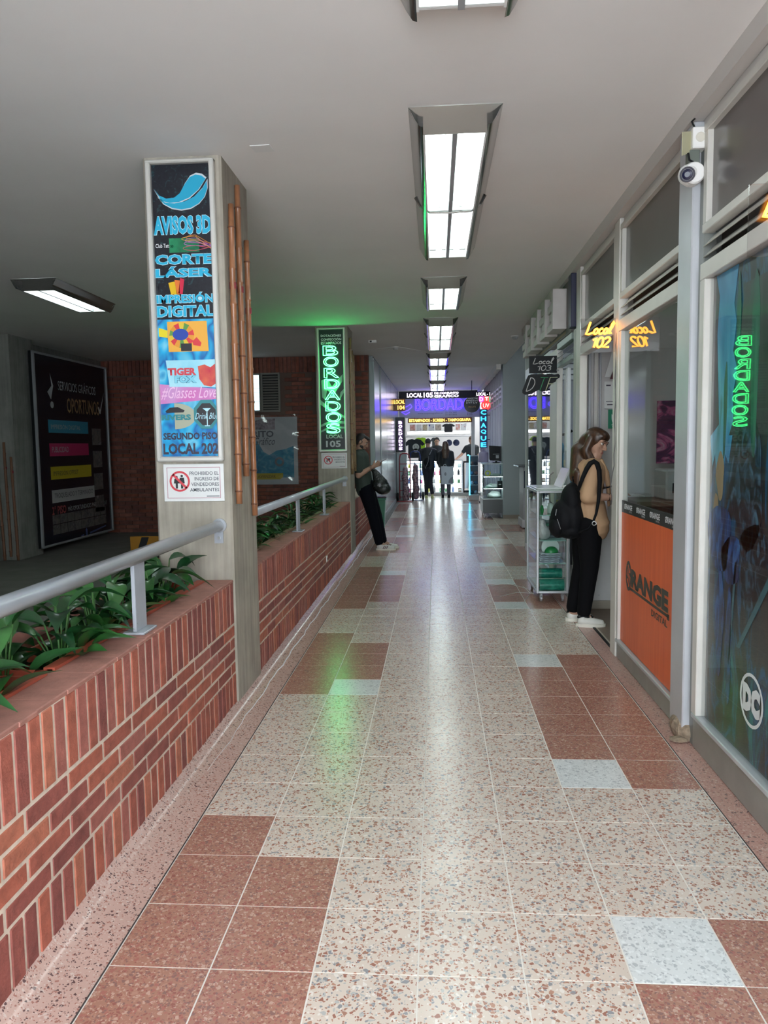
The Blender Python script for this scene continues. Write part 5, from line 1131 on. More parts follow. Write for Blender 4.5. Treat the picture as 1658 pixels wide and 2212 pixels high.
# --- cabinets and hand trucks by the far shop
t = thing('grey_cabinet', (-1.0, 20.6, 0), 'pale grey cabinet with a dark box over it, left of the hand trucks', 'cabinet')
part('cabinet_body', MB().cbox(-1.065, -.80, 20.35, 20.95, .0, 1.28, .006), M('cabinet grey', (.36, .42, .43), .5), t)
part('upper_box', MB().cbox(-1.065, -.83, 20.35, 20.95, 1.30, 2.25, .006), M('dark slate', (.055, .065, .07), .5), t)
def hand_truck(x, y, col, label, tilt=.12, h=1.25):
    t = thing('hand_truck', (x, y, 0), label, 'hand truck', 'hand trucks by the far shop')
    m = M('truck '+str(col), col, .35, .3)
    for sx in (-.14, .14):
        part('frame_tube', MB().tube([(x+sx, y-.02, .05), (x+sx, y+.01, .7), (x+sx, y+.03, h-.12), (x+sx*.8, y-.08, h)], .014, 8), m, t, True)
        part('wheel', MB().lathe([(.05, -.03), (.10, -.028), (.115, -.015), (.115, .015), (.10, .028), (.05, .03)], (x+sx*1.45, y+.07, .115), 18, 'X'), BLK, t)
        part('wheel_hub', MB().lathe([(.05, -.034), (.05, .034)], (x+sx*1.45, y+.07, .115), 14, 'X'), M('hub grey', (.42, .43, .42), .5), t)
    part('top_handle', MB().tube([(x-.112, y-.08, h), (x-.05, y-.11, h+.03), (x+.05, y-.11, h+.03), (x+.112, y-.08, h)], .014, 8), m, t, True)
    for z in (.3, .55, .8, 1.0): part('cross_bar', MB().tube([(x-.14, y+.01, z), (x+.14, y+.01, z)], .011, 6), m, t)
    part('toe_plate', MB().cbox(x-.2, x+.2, y-.26, y, .012, .022, .002), m, t)
    part('axle', MB().tube([(x-.2, y+.07, .115), (x+.2, y+.07, .115)], .01, 6), m, t)
    return t
hand_truck(-.83, 20.05, (.32, .02, .03), 'red hand truck loaded with a mottled parcel, nearest the grey cabinet')
hand_truck(-.56, 20.45, (.02, .05, .22), 'blue hand truck just right of the red one', h=1.3)
MOT = ramp_mat('mottled wrap', [(0, (.03, .03, .04)), (.4, (.10, .02, .03)), (.55, (.30, .30, .34)), (.7, (.28, .05, .05)), (1, (.55, .56, .60))], (26, 26, 26), .3, 3, .6)
for x, y, z1, l in ((-.81, 19.93, .95, 'mottled red and white parcel on the red hand truck'), (-.55, 20.33, 1.0, 'mottled dark parcel on the blue hand truck')):
    t = thing('wrapped_parcel', (x, y, .024), l, 'parcel', 'parcels on the hand trucks'); fuse('parcel_body', [('c', (0, 0, .08), (0, 0, z1-.1), .085, .07), ('e', (.02, -.02, .3), (.09, .09, .12)), ('e', (-.02, 0, .62), (.09, .08, .12))], .014, MOT, t, 2)

# ================================================================== THE FAR SHOP
FY = 22.1
struct('wall_shop_far', MB().box(-3, -1.2, FY, FY+.1, 0, CZ).box(1.30, 4, FY+.3, FY+.4, 0, CZ).box(-1.3, 4.2, 24.3, 24.4, 0, CZ).box(-1.3, -1.2, FY, 24.3, 0, CZ).box(2.6, 2.7, FY, 24.3, 0, CZ), WIN)
struct('trim_30', MB().box(-1.09, 1.30, FY-.02, FY+2.2, 0, .075), M('shop step', (.36, .37, .36), .4))
t = thing('shop_fascia', (.1, FY, 2.27), 'grey sign board with big blue letters under a black neon band, over the far shop', 'fascia')
part('black_band', MB().cbox(-1.06, 1.33, FY-.10, FY, 2.83, 3.05, .004), BLK_G, t)
part('grey_board', MB().cbox(-1.06, 1.28, FY-.12, FY, 2.28, 2.83, .004), M('pale sign board', (.42, .42, .50), .4), t)
NEON_W = M('white violet neon', (.8, .7, .9), .4, emit=(.95, .80, 1.0), es=3)
NEON_B = M('blue letter face', (.03, .02, .5), .4, emit=(.05, .03, 1.0), es=1.1)
letters('LOCAL', (-.82, FY-.115, 2.875), *NY, .44, .12, NEON_W, t, 'neon_lettering', bold=.02)
letters('105', (-.34, FY-.115, 2.865), *NY, .27, .14, NEON_W, t, 'neon_lettering', bold=.02)
lines(['DE CONJUNTO', 'GRAFICO'], (-.03, FY-.115, 2.86), *NY, .70, .15, NEON_W, t, gap=.15, bold=.02)
letters('BORDADOS', (-.58, FY-.16, 2.49), *NY, 1.80, .33, NEON_B, t, 'blue_letters', bold=.05)
part('letter_glow_tube', (lambda m: (neon_outline(m, 'BORDADOS', (-.58, FY-.16, 2.49), *NY, 1.80, .33, .010, 5, .02), m)[1])(MB()), M('violet neon', (.2, .1, .8), .4, emit=(.10, .05, 1.0), es=1.5), t)
letters('www.conjuntografico.co', (-.52, FY-.122, 2.375), *NY, .72, .06, M('slate ink', (.10, .11, .13), .4), t, 'small_lettering', shear=.2)
lines(['321 324 2400', '314 837 8404'], (.28, FY-.122, 2.335), *NY, .33, .11, M('slate ink', (.10, .11, .13), .4), t, gap=.4)
lines(['Local', '105'], (.92, FY-.122, 2.335), *NY, .14, .13, M('slate ink', (.10, .11, .13), .4), t, gap=.3)
mb = MB(); mb.tube([(-1.05+.06*math.cos(a*1.0)*(1+.3*math.sin(3*a)), FY-.14, 2.72+.05*math.sin(a)) for a in [2*pi*k/24 for k in range(24)]], .010, 5, closed=True).tube([(-.95, FY-.14, 2.66), (-.85, FY-.14, 2.60), (-.72, FY-.14, 2.68), (-.68, FY-.14, 2.60), (-.8, FY-.14, 2.5), (-.98, FY-.14, 2.45), (-.86, FY-.14, 2.38), (-.75, FY-.14, 2.45)], .012, 5)
part('swirl_tube', mb, MATS['violet neon'], t)
t = thing('neon_sign', (.07, FY-.2, 2.12), 'long orange lit strip sign reading estampados, screen, tampografia, above the glass counter', 'sign', 'lit signs at the far shop')
part('sign_box', MB().cbox(-.80, 1.05, FY-.24, FY-.16, 2.13, 2.275, .02), M('amber box', (.20, .08, .01), .4), t)
letters('ESTAMPADOS - SCREEN - TAMPOGRAFIA', (-.76, FY-.245, 2.16), *NY, 1.77, .085, M('yellow neon', (.8, .6, .1), .4, emit=(1.0, .62, .10), es=2), t, 'neon_lettering', bold=.02)
part('hanger', MB().tube([(-.6, FY-.2, 2.27), (-.6, FY-.1, 2.29)], .006, 5).tube([(.8, FY-.2, 2.27), (.8, FY-.1, 2.29)], .006, 5), BLK, t)
def flagsign(name, x0, x1, y, z0, z1, panel, label, vertical=None, mat=None, bold=.03):
    t = thing(name, ((x0+x1)/2, y, z0), label, 'sign', 'lit signs at the far shop')
    part('panel', MB().cbox(x0, x1, y, y+.03, z0, z1, .003), panel, t)
    if vertical:
        n = len(vertical); h = (z1-z0)/n
        for k, ch in enumerate(vertical): letters(ch, (x0+.14*(x1-x0), y-.004, z1-(k+1)*h+.14*h), *NY, .72*(x1-x0), .72*h, mat, t, 'letter', bold=bold)
    return t
_b = flagsign('neon_sign', -1.0, -.87, 20.1, 1.36, 2.15, M('violet panel', (.10, .03, .16), .4), 'vertical white violet sign spelling bordados, over the hand trucks', 'BORDADOS', NEON_W)
for z in (1.45, 2.02): part('wall_arm', MB().box(-.96, -.94, 20.125, 20.352, z, z+.02), BLK, _b)
t = flagsign('neon_sign', -1.08, -.77, 19.5, 2.38, 2.69, M('amber panel', (.25, .10, .03), .4), 'small orange neon sign reading local 104, left of the far shop')
letters('LOCAL', (-1.06, 19.494, 2.56), *NY, .27, .10, MATS['yellow neon'], t, 'neon_lettering', bold=.01); letters('104', (-.97, 19.494, 2.41), *NY, .18, .11, MATS['yellow neon'], t, 'neon_lettering', bold=.01)
part('bracket', MB().box(-1.074, -1.06, 19.50, 19.53, 2.5, 2.56), BLK, t)
flagsign('neon_sign', 1.09, 1.28, 18.9, 1.40, 2.36, M('deep blue panel', (.01, .03, .14), .4), 'vertical blue sign with cyan letters spelling chaque, at the right before the far shop', 'CHAQUE', M('cyan neon', (.1, .6, .9), .4, emit=(.03, .55, 1.0), es=1.2))
_c = [o for o in D.objects if o.name.startswith('neon_sign')][-1]
for z in (1.6, 2.2): part('wall_arm', MB().box(1.278, 1.345, 18.91, 18.925, z, z+.02), BLK, _c)
t = flagsign('neon_sign', .985, 1.48, 19.0, 2.53, 2.80, BLK_G, 'black panel with white neon local 107 and coloured letters DTF, before the far shop')
letters('LOCAL - 107', (1.02, 18.994, 2.70), *NY, .42, .075, NEON_W, t, 'neon_lettering', bold=.01)
for k, (ch, c) in enumerate((('D', (1.0, .08, .75)), ('T', (1.0, .12, .08)), ('F', (.02, .75, .30)))):
    part('letter_plate', MB().cbox(1.08+.13*k, 1.20+.13*k, 18.985, 18.998, 2.54, 2.68, .003), M('plate %d' % k, tuple(q*.5 for q in c), .4, emit=c, es=.8), t)
    letters(ch, (1.10+.13*k, 18.984, 2.56), *NY, .08, .10, M('letter white', (.9, .9, .9), .4, emit=(1, .9, .95), es=2), t, 'letter')
t = thing('neon_sign', (1.25, 18.97, 2.34), 'round red lit badge with white letters UV, under the black DTF panel', 'sign', 'lit signs at the far shop')
part('disc', MB().lathe([(.12, 0), (.12, .02)], (1.25, 18.975, 2.455), 28, 'Y'), M('red lit disc', (.5, .02, .03), .4, emit=(1, .05, .05), es=.7), t)
letters('UV', (1.18, 18.95, 2.40), *NY, .15, .10, M('peach neon', (.9, .6, .5), .4, emit=(1, .45, .35), es=2.5), t, 'neon_lettering')
t = thing('round_sign', (.90, 18.9, 2.28), 'round black sign with small white letters, left of the DTF panel', 'sign', 'lit signs at the far shop')
part('disc', MB().lathe([(.20, 0), (.20, .03)], (.90, 18.93, 2.48), 32, 'Y'), BLK_G, t)
lines(['CAMISETAS', 'IMPRESION', 'DTF UV'], (.76, 18.894, 2.50), *NY, .28, .15, TXTW, t, gap=.3, bold=.02); letters('EN LOTE', (.82, 18.894, 2.40), *NY, .18, .04, M('amber ink', (.6, .35, .12), .4), t)
part('hanging_arm', MB().tube([(.90, 18.92, 2.67), (.90, 18.92, CZ)], .008, 6), BLK, t)
# shop lighting and pillars
for k, (x, y) in enumerate(((-.4, 23.4), (1.0, 23.4))): lamp(x, y-.7, 1, 'lamp inside the far shop, %s' % ('left' if k == 0 else 'right'), 'lamps inside the far shop', lit=M('shop tube', (.9, .9, .9), .5, emit=(.95, .98, 1), es=22))
struct('trim_31', MB().cbox(1.03, 1.13, FY-.05, FY+.05, 0, 2.30, .006), M('white post', (.62, .64, .64), .4))
struct('trim_32', MB().cbox(-.86, 1.03, FY+.7, FY+.95, 1.80, 1.92, .005), WHT_P)
struct('trim_33', MB().box(-.85, 1.02, FY+.69, FY+.70, 1.82, 1.90), M('shelf light', (.9, .9, .9), .4, emit=(.95, .97, 1), es=2.6))
struct('trim_34', MB().tube([(-.9, FY+.55, 1.745), (1.02, FY+.55, 1.745)], .012, 8), ALU)
# framed prints above the lit shelf
PRN = [ramp_mat('print %d' % k, st, (14, 14, 14), .5, 3) for k, st in enumerate(([(0, (.8, .8, .8)), (.6, (.75, .3, .25)), (1, (.2, .5, .25))], [(0, (.82, .84, .84)), (.68, (.8, .8, .8)), (.72, (.6, .08, .1)), (1, (.5, .05, .08))], [(0, (.5, .35, .2)), (.5, (.7, .6, .4)), (1, (.12, .1, .1))], [(0, (.82, .84, .86)), (.66, (.8, .82, .84)), (.7, (.05, .08, .4)), (1, (.05, .05, .3))], [(0, (.45, .4, .33)), (.5, (.6, .5, .4)), (1, (.15, .12, .1))]))]
for k, (x0, x1, l) in enumerate(((-.78, -.60, 'framed print with red flower, leftmost above the lit shelf'), (-.58, -.42, 'white print with small red square above the lit shelf'), (-.40, -.24, 'brown patterned print above the lit shelf'), (-.22, -.04, 'white print with a small blue square above the lit shelf'), (-.02, .18, 'tan print with swirls above the lit shelf'), (.60, .74, 'grey print right of the dark hanging shirt'), (.76, .92, 'pale print, rightmost above the lit shelf'))):
    t = thing('framed_print', ((x0+x1)/2, FY+.65, 1.925), l, 'print', 'prints above the lit shelf')
    part('print_frame', MB().cbox(x0, x1, FY+.75, FY+.77, 1.925, 2.12, .003), WHT, t); part('print_face', MB().box(x0+.012, x1-.012, FY+.745, FY+.75, 1.937, 2.108), PRN[k % 5], t)
def tee(x, y, z, w, h, mat, label, motif=None, grp='shirts hanging in the far shop'):
    t = thing('hanging_shirt', (x, y, z-h), label, 'shirt', grp)
    me = [(-.12, 0), (-.06, -.02), (0, -.045), (.06, -.02), (.12, 0), (.30, -.05), (.50, -.28), (.36, -.38), (.30, -.30), (.31, -1), (-.31, -1), (-.30, -.30), (-.36, -.38), (-.50, -.28), (-.30, -.05)]
    part('shirt_body', MB().prism([(p[0]*w, p[1]*h) for p in me][::-1], (x, y+.03, z), (1, 0, 0), (0, 0, 1), (0, -1, 0), .06), mat, t)
    part('hanger', MB().tube([(x-.2*w, y, z-.02), (x, y, z+.03), (x+.2*w, y, z-.02)], .004, 5).tube([(x, y, z+.03), (x, y, z+.07), (x+.02, y, z+.09)], .003, 5), M('steel', (.5, .5, .5), .3, .8), t)
    if motif: flat('printed_motif', motif, (x, y-.03, z), NY, M('grey motif', (.42, .45, .42), .6), t)
    return t
tee(-.63, FY+.30, 1.68, .62, .56, M('black cotton', (.015, .02, .025), .8), 'black shirt with a pale feathered motif, hanging left in the far shop', ring(.04, -.24, .05, .10, 14)+[disc(.04, -.26, .04, .07), [(-.03, -.3), (.11, -.3), (.08, -.40), (.0, -.40)]])
tee(-.45, FY+.52, 1.72, .46, .40, M('lime cotton', (.42, .75, .02), .7), 'lime green shirt hanging behind the black one')
tee(.38, FY+.50, 2.12, .40, .26, M('charcoal cotton', (.03, .03, .035), .8), 'dark grey shirt hanging above the lit shelf')
tee(-.02, FY+1.0, 1.72, .30, .34, M('slate cotton', (.08, .09, .11), .8), 'slate shirt on the rail behind the customers')
# caps on the rail
CAPN = M('navy felt', (.02, .03, .08), .7)
for k, (x, l) in enumerate(((.40, 'navy cap left of its pair on the rail'), (.62, 'navy cap right of its pair, beside the yellow badge'))):
    t = thing('cap', (x, FY+.9, 1.50), l, 'cap', 'caps on the rail')
    part('cap_crown', MB().ell((x, FY+.9, 1.55), (.10, .10, .10), 16, 8), CAPN, t, True); part('cap_peak', MB().prism(arc(0, 0, .09, .07, 180, 360, 8), (x, FY+.82, 1.53), (1, 0, 0), (0, 1, 0), (0, 0, 1), .01), CAPN, t)
# glass counter with four lit shelves full of small goods
t = thing('glass_counter', (-.05, FY+.25, .075), 'brightly lit glass counter full of small goods, across the far shop', 'counter')
part('counter_top', MB().cbox(-.90, .78, FY+.02, FY+.50, 1.02, 1.05, .004), M('glass top', (.60, .68, .70), .1), t)
for x in (-.90, -.08, .75): part('upright', MB().cbox(x, x+.03, FY+.02, FY+.05, .075, 1.02, .003), ALU, t)
part('back_panel', MB().box(-.90, .78, FY+.46, FY+.49, .075, 1.02), M('glowing back panel', (.85, .86, .88), .5, emit=(.92, .92, 1), es=1.5), t)  # panel glows by itself to brighten the inside of the counter
SH = (.10, .36, .60, .82)
for z in SH: part('shelf', MB().box(-.88, .76, FY+.05, FY+.46, z, z+.008), M('pale shelf', (.7, .72, .74), .3), t)
for z in SH[1:]+(1.02,): part('led_strip', MB().box(-.87, .75, FY+.055, FY+.07, z-.016, z-.004), LEDW, t)
part('glass_front', MB().quad((-.88, FY+.03, .08), (.76, FY+.03, .08), (.76, FY+.03, 1.02), (-.88, FY+.03, 1.02)), GLS_C, t)
goods = [('mug', 'mug', 'mugs in the lit counter'), ('bottle', 'bottle', 'bottles in the lit counter'), ('small_box', 'box', 'boxes in the lit counter')]
GC_ = [((.75, .06, .30), 'magenta'), ((.05, .45, .12), 'green'), ((.45, .04, .08), 'dark red'), ((.08, .22, .10), 'dark green'), ((.62, .65, .70), 'pale grey'), ((.10, .18, .42), 'blue'), ((.72, .62, .08), 'yellow'), ((.30, .16, .10), 'brown'), ((.02, .02, .03), 'black')]
rnd = random.Random(5); rowname = ('bottom', 'third', 'second', 'top')
used = set()
for r_, z in enumerate(SH):
    for k in range(9):
        x = -.80+.185*k+rnd.uniform(-.02, .02); c, cn = GC_[(k*2+r_*5) % 9]; kind = (k+r_) % 3; m = M('good '+cn, c, .4); z_ = z+.009
        pos = 'from the left end, %s shelf of the lit counter' % ('lowest' if r_ == 0 else 'second lowest' if r_ == 1 else 'second highest' if r_ == 2 else 'highest')
        ordn = ('first', 'second', 'third', 'fourth', 'fifth', 'sixth', 'seventh', 'eighth', 'ninth')[k]
        nm, ct, gp = goods[kind]; t = thing(nm, (x, FY+.18, z_), '%s %s, %s %s' % (cn, ct, ordn, pos), ct, gp)
        if kind == 0:
            part('mug_body', MB().lathe([(.034, 0), (.038, .005), (.038, .10), (.034, .10)], (x, FY+.18, z_), 12), m, t, True); part('handle', MB().tube([(x+.036, FY+.18, z_+.02), (x+.06, FY+.18, z_+.03), (x+.06, FY+.18, z_+.07), (x+.036, FY+.18, z_+.08)], .006, 5), m, t)
        elif kind == 1:
            part('bottle_body', MB().lathe([(.03, 0), (.033, .01), (.033, .11), (.014, .14), (.014, .16)], (x, FY+.18, z_), 12), m, t, True); part('cap', MB().cyl((x, FY+.18, z_+.16), .017, .018, 10), WHT, t)
        else:
            part('box_body', MB().cbox(x-.05, x+.05, FY+.14, FY+.24, z_, z_+.11, .003), m, t); part('box_label', MB().box(x-.03, x+.03, FY+.138, FY+.14, z_+.03, z_+.08), WHT, t)
# display tower edged with cyan neon
t = thing('display_tower', (1.0, 20.35, 0), 'narrow display tower edged with cyan neon, holding dark goods, right of the shop entrance', 'display stand')
part('base', MB().cbox(.88, 1.14, 20.2, 20.55, .0, .14, .005), M('tower white', (.50, .52, .52), .5), t)
part('back', MB().box(.90, 1.14, 20.53, 20.55, .14, 1.20), M('tower dark', (.06, .07, .08), .5), t)
for z in (.14, .40, .66, .92, 1.18): part('shelf', MB().box(.90, 1.14, 20.25, 20.53, z, z+.012), M('tower white', (.50, .52, .52), .5), t)
part('neon_edge', MB().tube([(.895, 20.24, .10), (.895, 20.24, 1.19), (.86, 20.24, 1.22), (.84, 20.24, 1.20)], .012, 8), M('cyan edge neon', (.1, .7, .9), .4, emit=(.05, .62, 1.0), es=5), t, True)
for k in range(4):
    for q in range(2):
        x = .96+.11*q; z = .152+.26*k; c = ((.02, .02, .03), (.30, .31, .34), (.05, .10, .16), (.18, .08, .06))[(k+q) % 4]
        tt = thing('cap', (x, 20.38, z), '%s cap on the %s of the cyan tower' % (('black', 'grey', 'navy', 'brown')[(k+q) % 4]+(' left' if q == 0 else ' right'), ('lowest tier', 'second tier', 'third tier', 'highest tier')[k]), 'cap', 'caps on the cyan tower')
        part('cap_crown', MB().ell((x, 20.38, z+.05), (.05, .06, .055), 12, 7), M('cap %d' % ((k+q) % 4), c, .7), tt, True); part('cap_peak', MB().box(x-.04, x+.04, 20.28, 20.36, z+.03, z+.04), M('cap %d' % ((k+q) % 4), c, .7), tt)
t = thing('draped_jacket', (1.22, 19.5, 1.0), 'lilac hooded jacket draped on a stand behind the far glass case', 'jacket')
fuse('jacket_body', [('c', (0, 0, .05), (0, 0, .26), .14, .12, (1, .6)), ('e', (-.03, 0, .36), (.06, .07, .07)), ('c', (.08, 0, .25), (.12, -.03, .02), .05, .045)], .012, M('lilac fleece', (.36, .33, .44), .8), t, 3)
part('stand_pole', MB().tube([(1.22, 19.5, 0), (1.22, 19.5, 1.05)], .015, 8).cbox(1.10, 1.34, 19.38, 19.62, 0, .02, .004), BLK, t)
# work table in the far shop
t = thing('work_table', (.95, FY+.75, .075), 'black work table inside the far shop, before the man in light jeans', 'table')
part('table_top', MB().cbox(.80, 1.02, FY+.1, FY+.5, .96, 1.0, .004).cbox(.80, 1.02, FY+.1, FY+.5, .10, .13, .004), BLK, t)
part('table_frame', MB().cbox(.80, .83, FY+.1, FY+.13, .075, .96, .003).cbox(.99, 1.02, FY+.1, FY+.13, .075, .96, .003).cbox(.80, .83, FY+.47, FY+.5, .075, .96, .003).cbox(.99, 1.02, FY+.47, FY+.5, .075, .96, .003), BLK, t)

# ================================================================== INSIDE THE SIDE SHOPS
lamp(2.3, 8.0, 1, 'lamp inside the third shop, seen through its open door', 'lamps inside the side shops', lit=M('bright tube', (.9, .9, .9), .5, emit=(.88, .95, 1), es=26))
lamp(2.6, 4.9, 1, 'lamp inside the second shop behind the orange sheet', 'lamps inside the side shops', lit=M('dim tube', (.9, .9, .9), .5, emit=(.9, .98, 1), es=5))
t = thing('window_blind', (1.9, 10.6, 2.38), 'white slatted blind high on the far wall of the third shop', 'blind')
for k in range(5): part('blind_slat', MB().cbox(1.45, 2.3, 10.57, 10.60, 2.36+.075*k, 2.42+.075*k, .003), M('blind white', (.80, .84, .86), .5), t)
t = thing('blue_machine', (1.60, 9.2, 0), 'bright blue machine with black arm in the third shop, behind the backpack', 'machine')
part('machine_body', MB().cbox(1.46, 1.83, 9.0, 9.5, .75, 1.42, .03), M('machine blue', (.02, .28, .52), .35), t)
part('machine_arm', MB().tube([(1.50, 9.0, 1.40), (1.44, 8.95, 1.50), (1.41, 8.9, 1.47)], .035, 8), M('machine blue', (.02, .28, .52), .35), t, True)
part('lever', MB().tube([(1.42, 8.9, 1.58), (1.54, 8.9, 1.61), (1.58, 8.9, 1.64)], .016, 6), BLK, t)
part('stand_legs', MB().cbox(1.48, 1.54, 9.05, 9.11, .0, .75, .004).cbox(1.75, 1.81, 9.05, 9.11, 0, .75, .004).cbox(1.48, 1.54, 9.4, 9.46, 0, .75, .004).cbox(1.75, 1.81, 9.4, 9.46, 0, .75, .004), M('dark mount', (.12, .14, .12), .5), t)
part('warning_label', MB().box(1.50, 1.56, 8.996, 9.0, 1.22, 1.30), M('vivid yellow', (.75, .70, .02), .4), t)
t = thing('service_counter', (1.55, 6.85, 0), 'white service counter inside the doorway, where the woman stands', 'counter')
part('counter_body', MB().cbox(1.36, 1.80, 6.78, 6.94, .08, 1.0, .004), WHT_P, t)
part('kick_board', MB().cbox(1.36, 1.80, 6.79, 6.94, .0, .08, .003), M('beige kick', (.40, .36, .29), .6), t)
part('counter_ledge', MB().cbox(1.34, 1.82, 6.70, 6.94, 1.0, 1.03, .004), WHT_P, t)
for x in (1.45, 1.60): part('screw', MB().cyl((x, 6.78, .13), .006, .004, 8, 'Y'), ALU, t)
t = thing('wall_notice', (1.57, 6.94, 1.82), 'white paper notice with small print, high on the wall above the green sign', 'notice')
part('paper', MB().box(1.515, 1.625, 6.942, 6.945, 1.80, 2.04), WHT_P, t); part('print_lines', MB().box(1.53, 1.57, 6.940, 6.942, 2.0, 2.012).box(1.53, 1.61, 6.940, 6.942, 1.86, 1.865).box(1.54, 1.60, 6.940, 6.942, 1.83, 1.838), M('plum ink', (.035, .03, .055), .4), t, kind='stuff')
t = thing('green_safety_sign', (1.61, 6.94, 1.64), 'green safety sign with a white hand shape, on the doorway wall behind the woman', 'sign')
part('sign_plate', MB().cbox(1.55, 1.67, 6.938, 6.945, 1.62, 1.79, .002), M('safety green', (.01, .20, .11), .4), t)
flat('hand_symbol', [[(.035, .06), (.085, .06), (.10, .10), (.095, .14), (.085, .105), (.075, .15), (.065, .11), (.055, .15), (.047, .11), (.03, .13), (.03, .09)], R_(.03, .03, .09, .037), R_(.035, .015, .085, .021)], (1.55, 6.938, 1.62), NY, TXTW, t)
t = thing('red_banner', (1.62, 6.94, 2.08), 'dark red banner with a white curl, high on the doorway wall', 'banner')
flat('banner_cloth', [[(0, 0), (.16, 0), (.16, .30), (.10, .26), (.05, .14)]], (1.56, 6.93, 2.06), NY, M('wine cloth', (.09, .015, .025), .6), t, 0, .01)
flat('white_curl', [[(-.05, .02), (.0, .02), (.04, .13), (.09, .26), (.15, .31), (.10, .33), (.02, .27), (-.01, .15)]], (1.56, 6.93, 2.06), NY, WHT_P, t, .005, .008)
t = thing('wall_poster', (2.15, 6.93, 1.35), 'pink and purple splashed poster on the rear wall, seen through the second window', 'poster')
part('poster_sheet', MB().cbox(1.98, 2.36, 6.93, 6.95, 1.30, 1.86, .002), ramp_mat('splash print', [(0, (.05, .015, .06)), (.45, (.10, .03, .10)), (.6, (.5, .10, .25)), (1, (.6, .55, .6))], (6, 1, 9), .4, 4, 1.5), t)
t = thing('desk_printer', (2.0, 6.5, 0), 'dark desk carrying a pale printer, behind the second window', 'printer desk')
part('desk_top', MB().cbox(1.6, 2.6, 6.1, 6.65, .98, 1.02, .004), M('desk brown', (.16, .10, .07), .5), t)
part('desk_side', MB().cbox(1.6, 1.64, 6.12, 6.63, 0, .98, .003).cbox(2.56, 2.6, 6.12, 6.63, 0, .98, .003).cbox(1.64, 2.56, 6.55, 6.57, .4, .98, .003), M('desk brown', (.16, .10, .07), .5), t)
part('printer_body', MB().cbox(1.85, 2.25, 6.2, 6.55, 1.02, 1.27, .015), M('printer pale', (.42, .44, .44), .4), t)
part('printer_mouth', MB().box(1.90, 2.20, 6.196, 6.20, 1.08, 1.16), BLK, t)

# ================================================================== PEOPLE
SK = {}
def skin(name, c):
    return M(name, c, .5, var=.05, vs=20, spec=.35)
def hand(S, wr, d, n, side, curl=.5, sc=1.0):
    """hand from the wrist along d, palm facing n, thumb on the given side (+1/-1); five separate bent fingers"""
    wr, d, n = Vector(wr), Vector(d).normalized(), Vector(n); n = (n-d*n.dot(d)).normalized(); s = d.cross(n)*side
    pc = wr+d*.045*sc
    S.append(('c', wr, wr+d*.03*sc, .022*sc, .024*sc))
    for q in (-.024, -.008, .008, .024): S.append(('c', wr+d*.02*sc+s*q*.7*sc, wr+d*.085*sc+s*q*sc, .013*sc, .0115*sc))
    for k, (q, L) in enumerate(((.027, .072), (.009, .080), (-.009, .074), (-.026, .058))):
        b = wr+d*.088*sc+s*q*sc; c1 = curl*.7; c2 = curl*1.9
        d1 = (d*math.cos(c1)+n*math.sin(c1)+s*q*2).normalized(); d2 = (d*math.cos(c2)+n*math.sin(c2)).normalized()
        m1 = b+d1*L*.5*sc; S.append(('c', b, m1, .0092*sc, .0085*sc)); S.append(('c', m1, m1+d2*L*.5*sc, .0085*sc, .0068*sc))
    tb = wr+d*.028*sc+s*.026*sc; t1 = tb+(d*.55+s*.7+n*.35).normalized()*.035*sc
    S.append(('c', tb, t1, .0125*sc, .0105*sc)); S.append(('c', t1, t1+(d*.8+n*.5+s*.1).normalized()*.032*sc, .0105*sc, .008*sc))
def head_shapes(c, f, u, sc=1.0, male=True):
    """skull, jaw, nose, brow, lips, ears; c head centre, f facing, u up"""
    c, f, u = Vector(c), Vector(f).normalized(), Vector(u); u = (u-f*u.dot(f)).normalized(); r = f.cross(u)
    B = Matrix((r, f, u)).transposed(); eu = B.to_euler('XYZ')
    P = lambda x, y, z: c+(r*x+f*y+u*z)*sc
    S = []
    def E(x, y, z, a, b, g):
        S.append(('m', P(x, y, z), (a*sc, b*sc, g*sc), B))
    E(0, -.012, .030, .074, .090, .082); E(0, .020, -.020, .060, .062, .072); E(0, .038, -.070, .036, .038, .032)
    E(0, .030, -.052, .050, .046, .036)
    S.append(('c', P(0, .078, .018), P(0, .102, -.020), .008*sc, .0125*sc)); E(.0, .094, -.025, .015, .011, .008)
    E(0, .074, .034, .052, .014, .008)
    E(.034, .060, -.012, .020, .018, .018); E(-.034, .060, -.012, .020, .018, .018)
    E(0, .079, -.051, .021, .009, .0055); E(0, .077, -.059, .018, .009, .006)
    for q in (1, -1): E(q*.073, -.008, -.002, .008, .018, .028)
    return S, P, B
def face_details(t, P, B, sc, brow, lipc, down=False):
    for q in (1, -1):
        mb = MB(); mb.ell(P(q*.029, .066, .014), (.0135*sc, .0135*sc, .011*sc), 12, 8, B); lpart('eye', mb, M('eye white', (.55, .52, .48), .2), t, True)
        mb = MB(); mb.ell(P(q*.029, .0775, .011), (.0065*sc, .004*sc, .0065*sc), 10, 6, B); lpart('iris', mb, M('iris brown', (.03, .015, .01), .15), t, True)
        mb = MB(); mb.tube([P(q*.013, .081, .0235), P(q*.028, .0815, .0255), P(q*.045, .072, .022)], [.0028*sc, .0034*sc, .002*sc], 6); lpart('eyelid', mb, brow, t, True)
        mb = MB(); mb.tube([P(q*.012, .086, .037), P(q*.028, .084, .041), P(q*.048, .070, .036)], [.003*sc, .004*sc, .002*sc], 6); lpart('eyebrow', mb, brow, t, True)
    mb = MB(); mb.ell(P(0, .086, -.0515), (.019*sc, .005*sc, .0035*sc), 12, 6, B); mb.ell(P(0, .084, -.0585), (.016*sc, .005*sc, .0045*sc), 12, 6, B); lpart('lips', mb, lipc, t, True)
_f = fuse
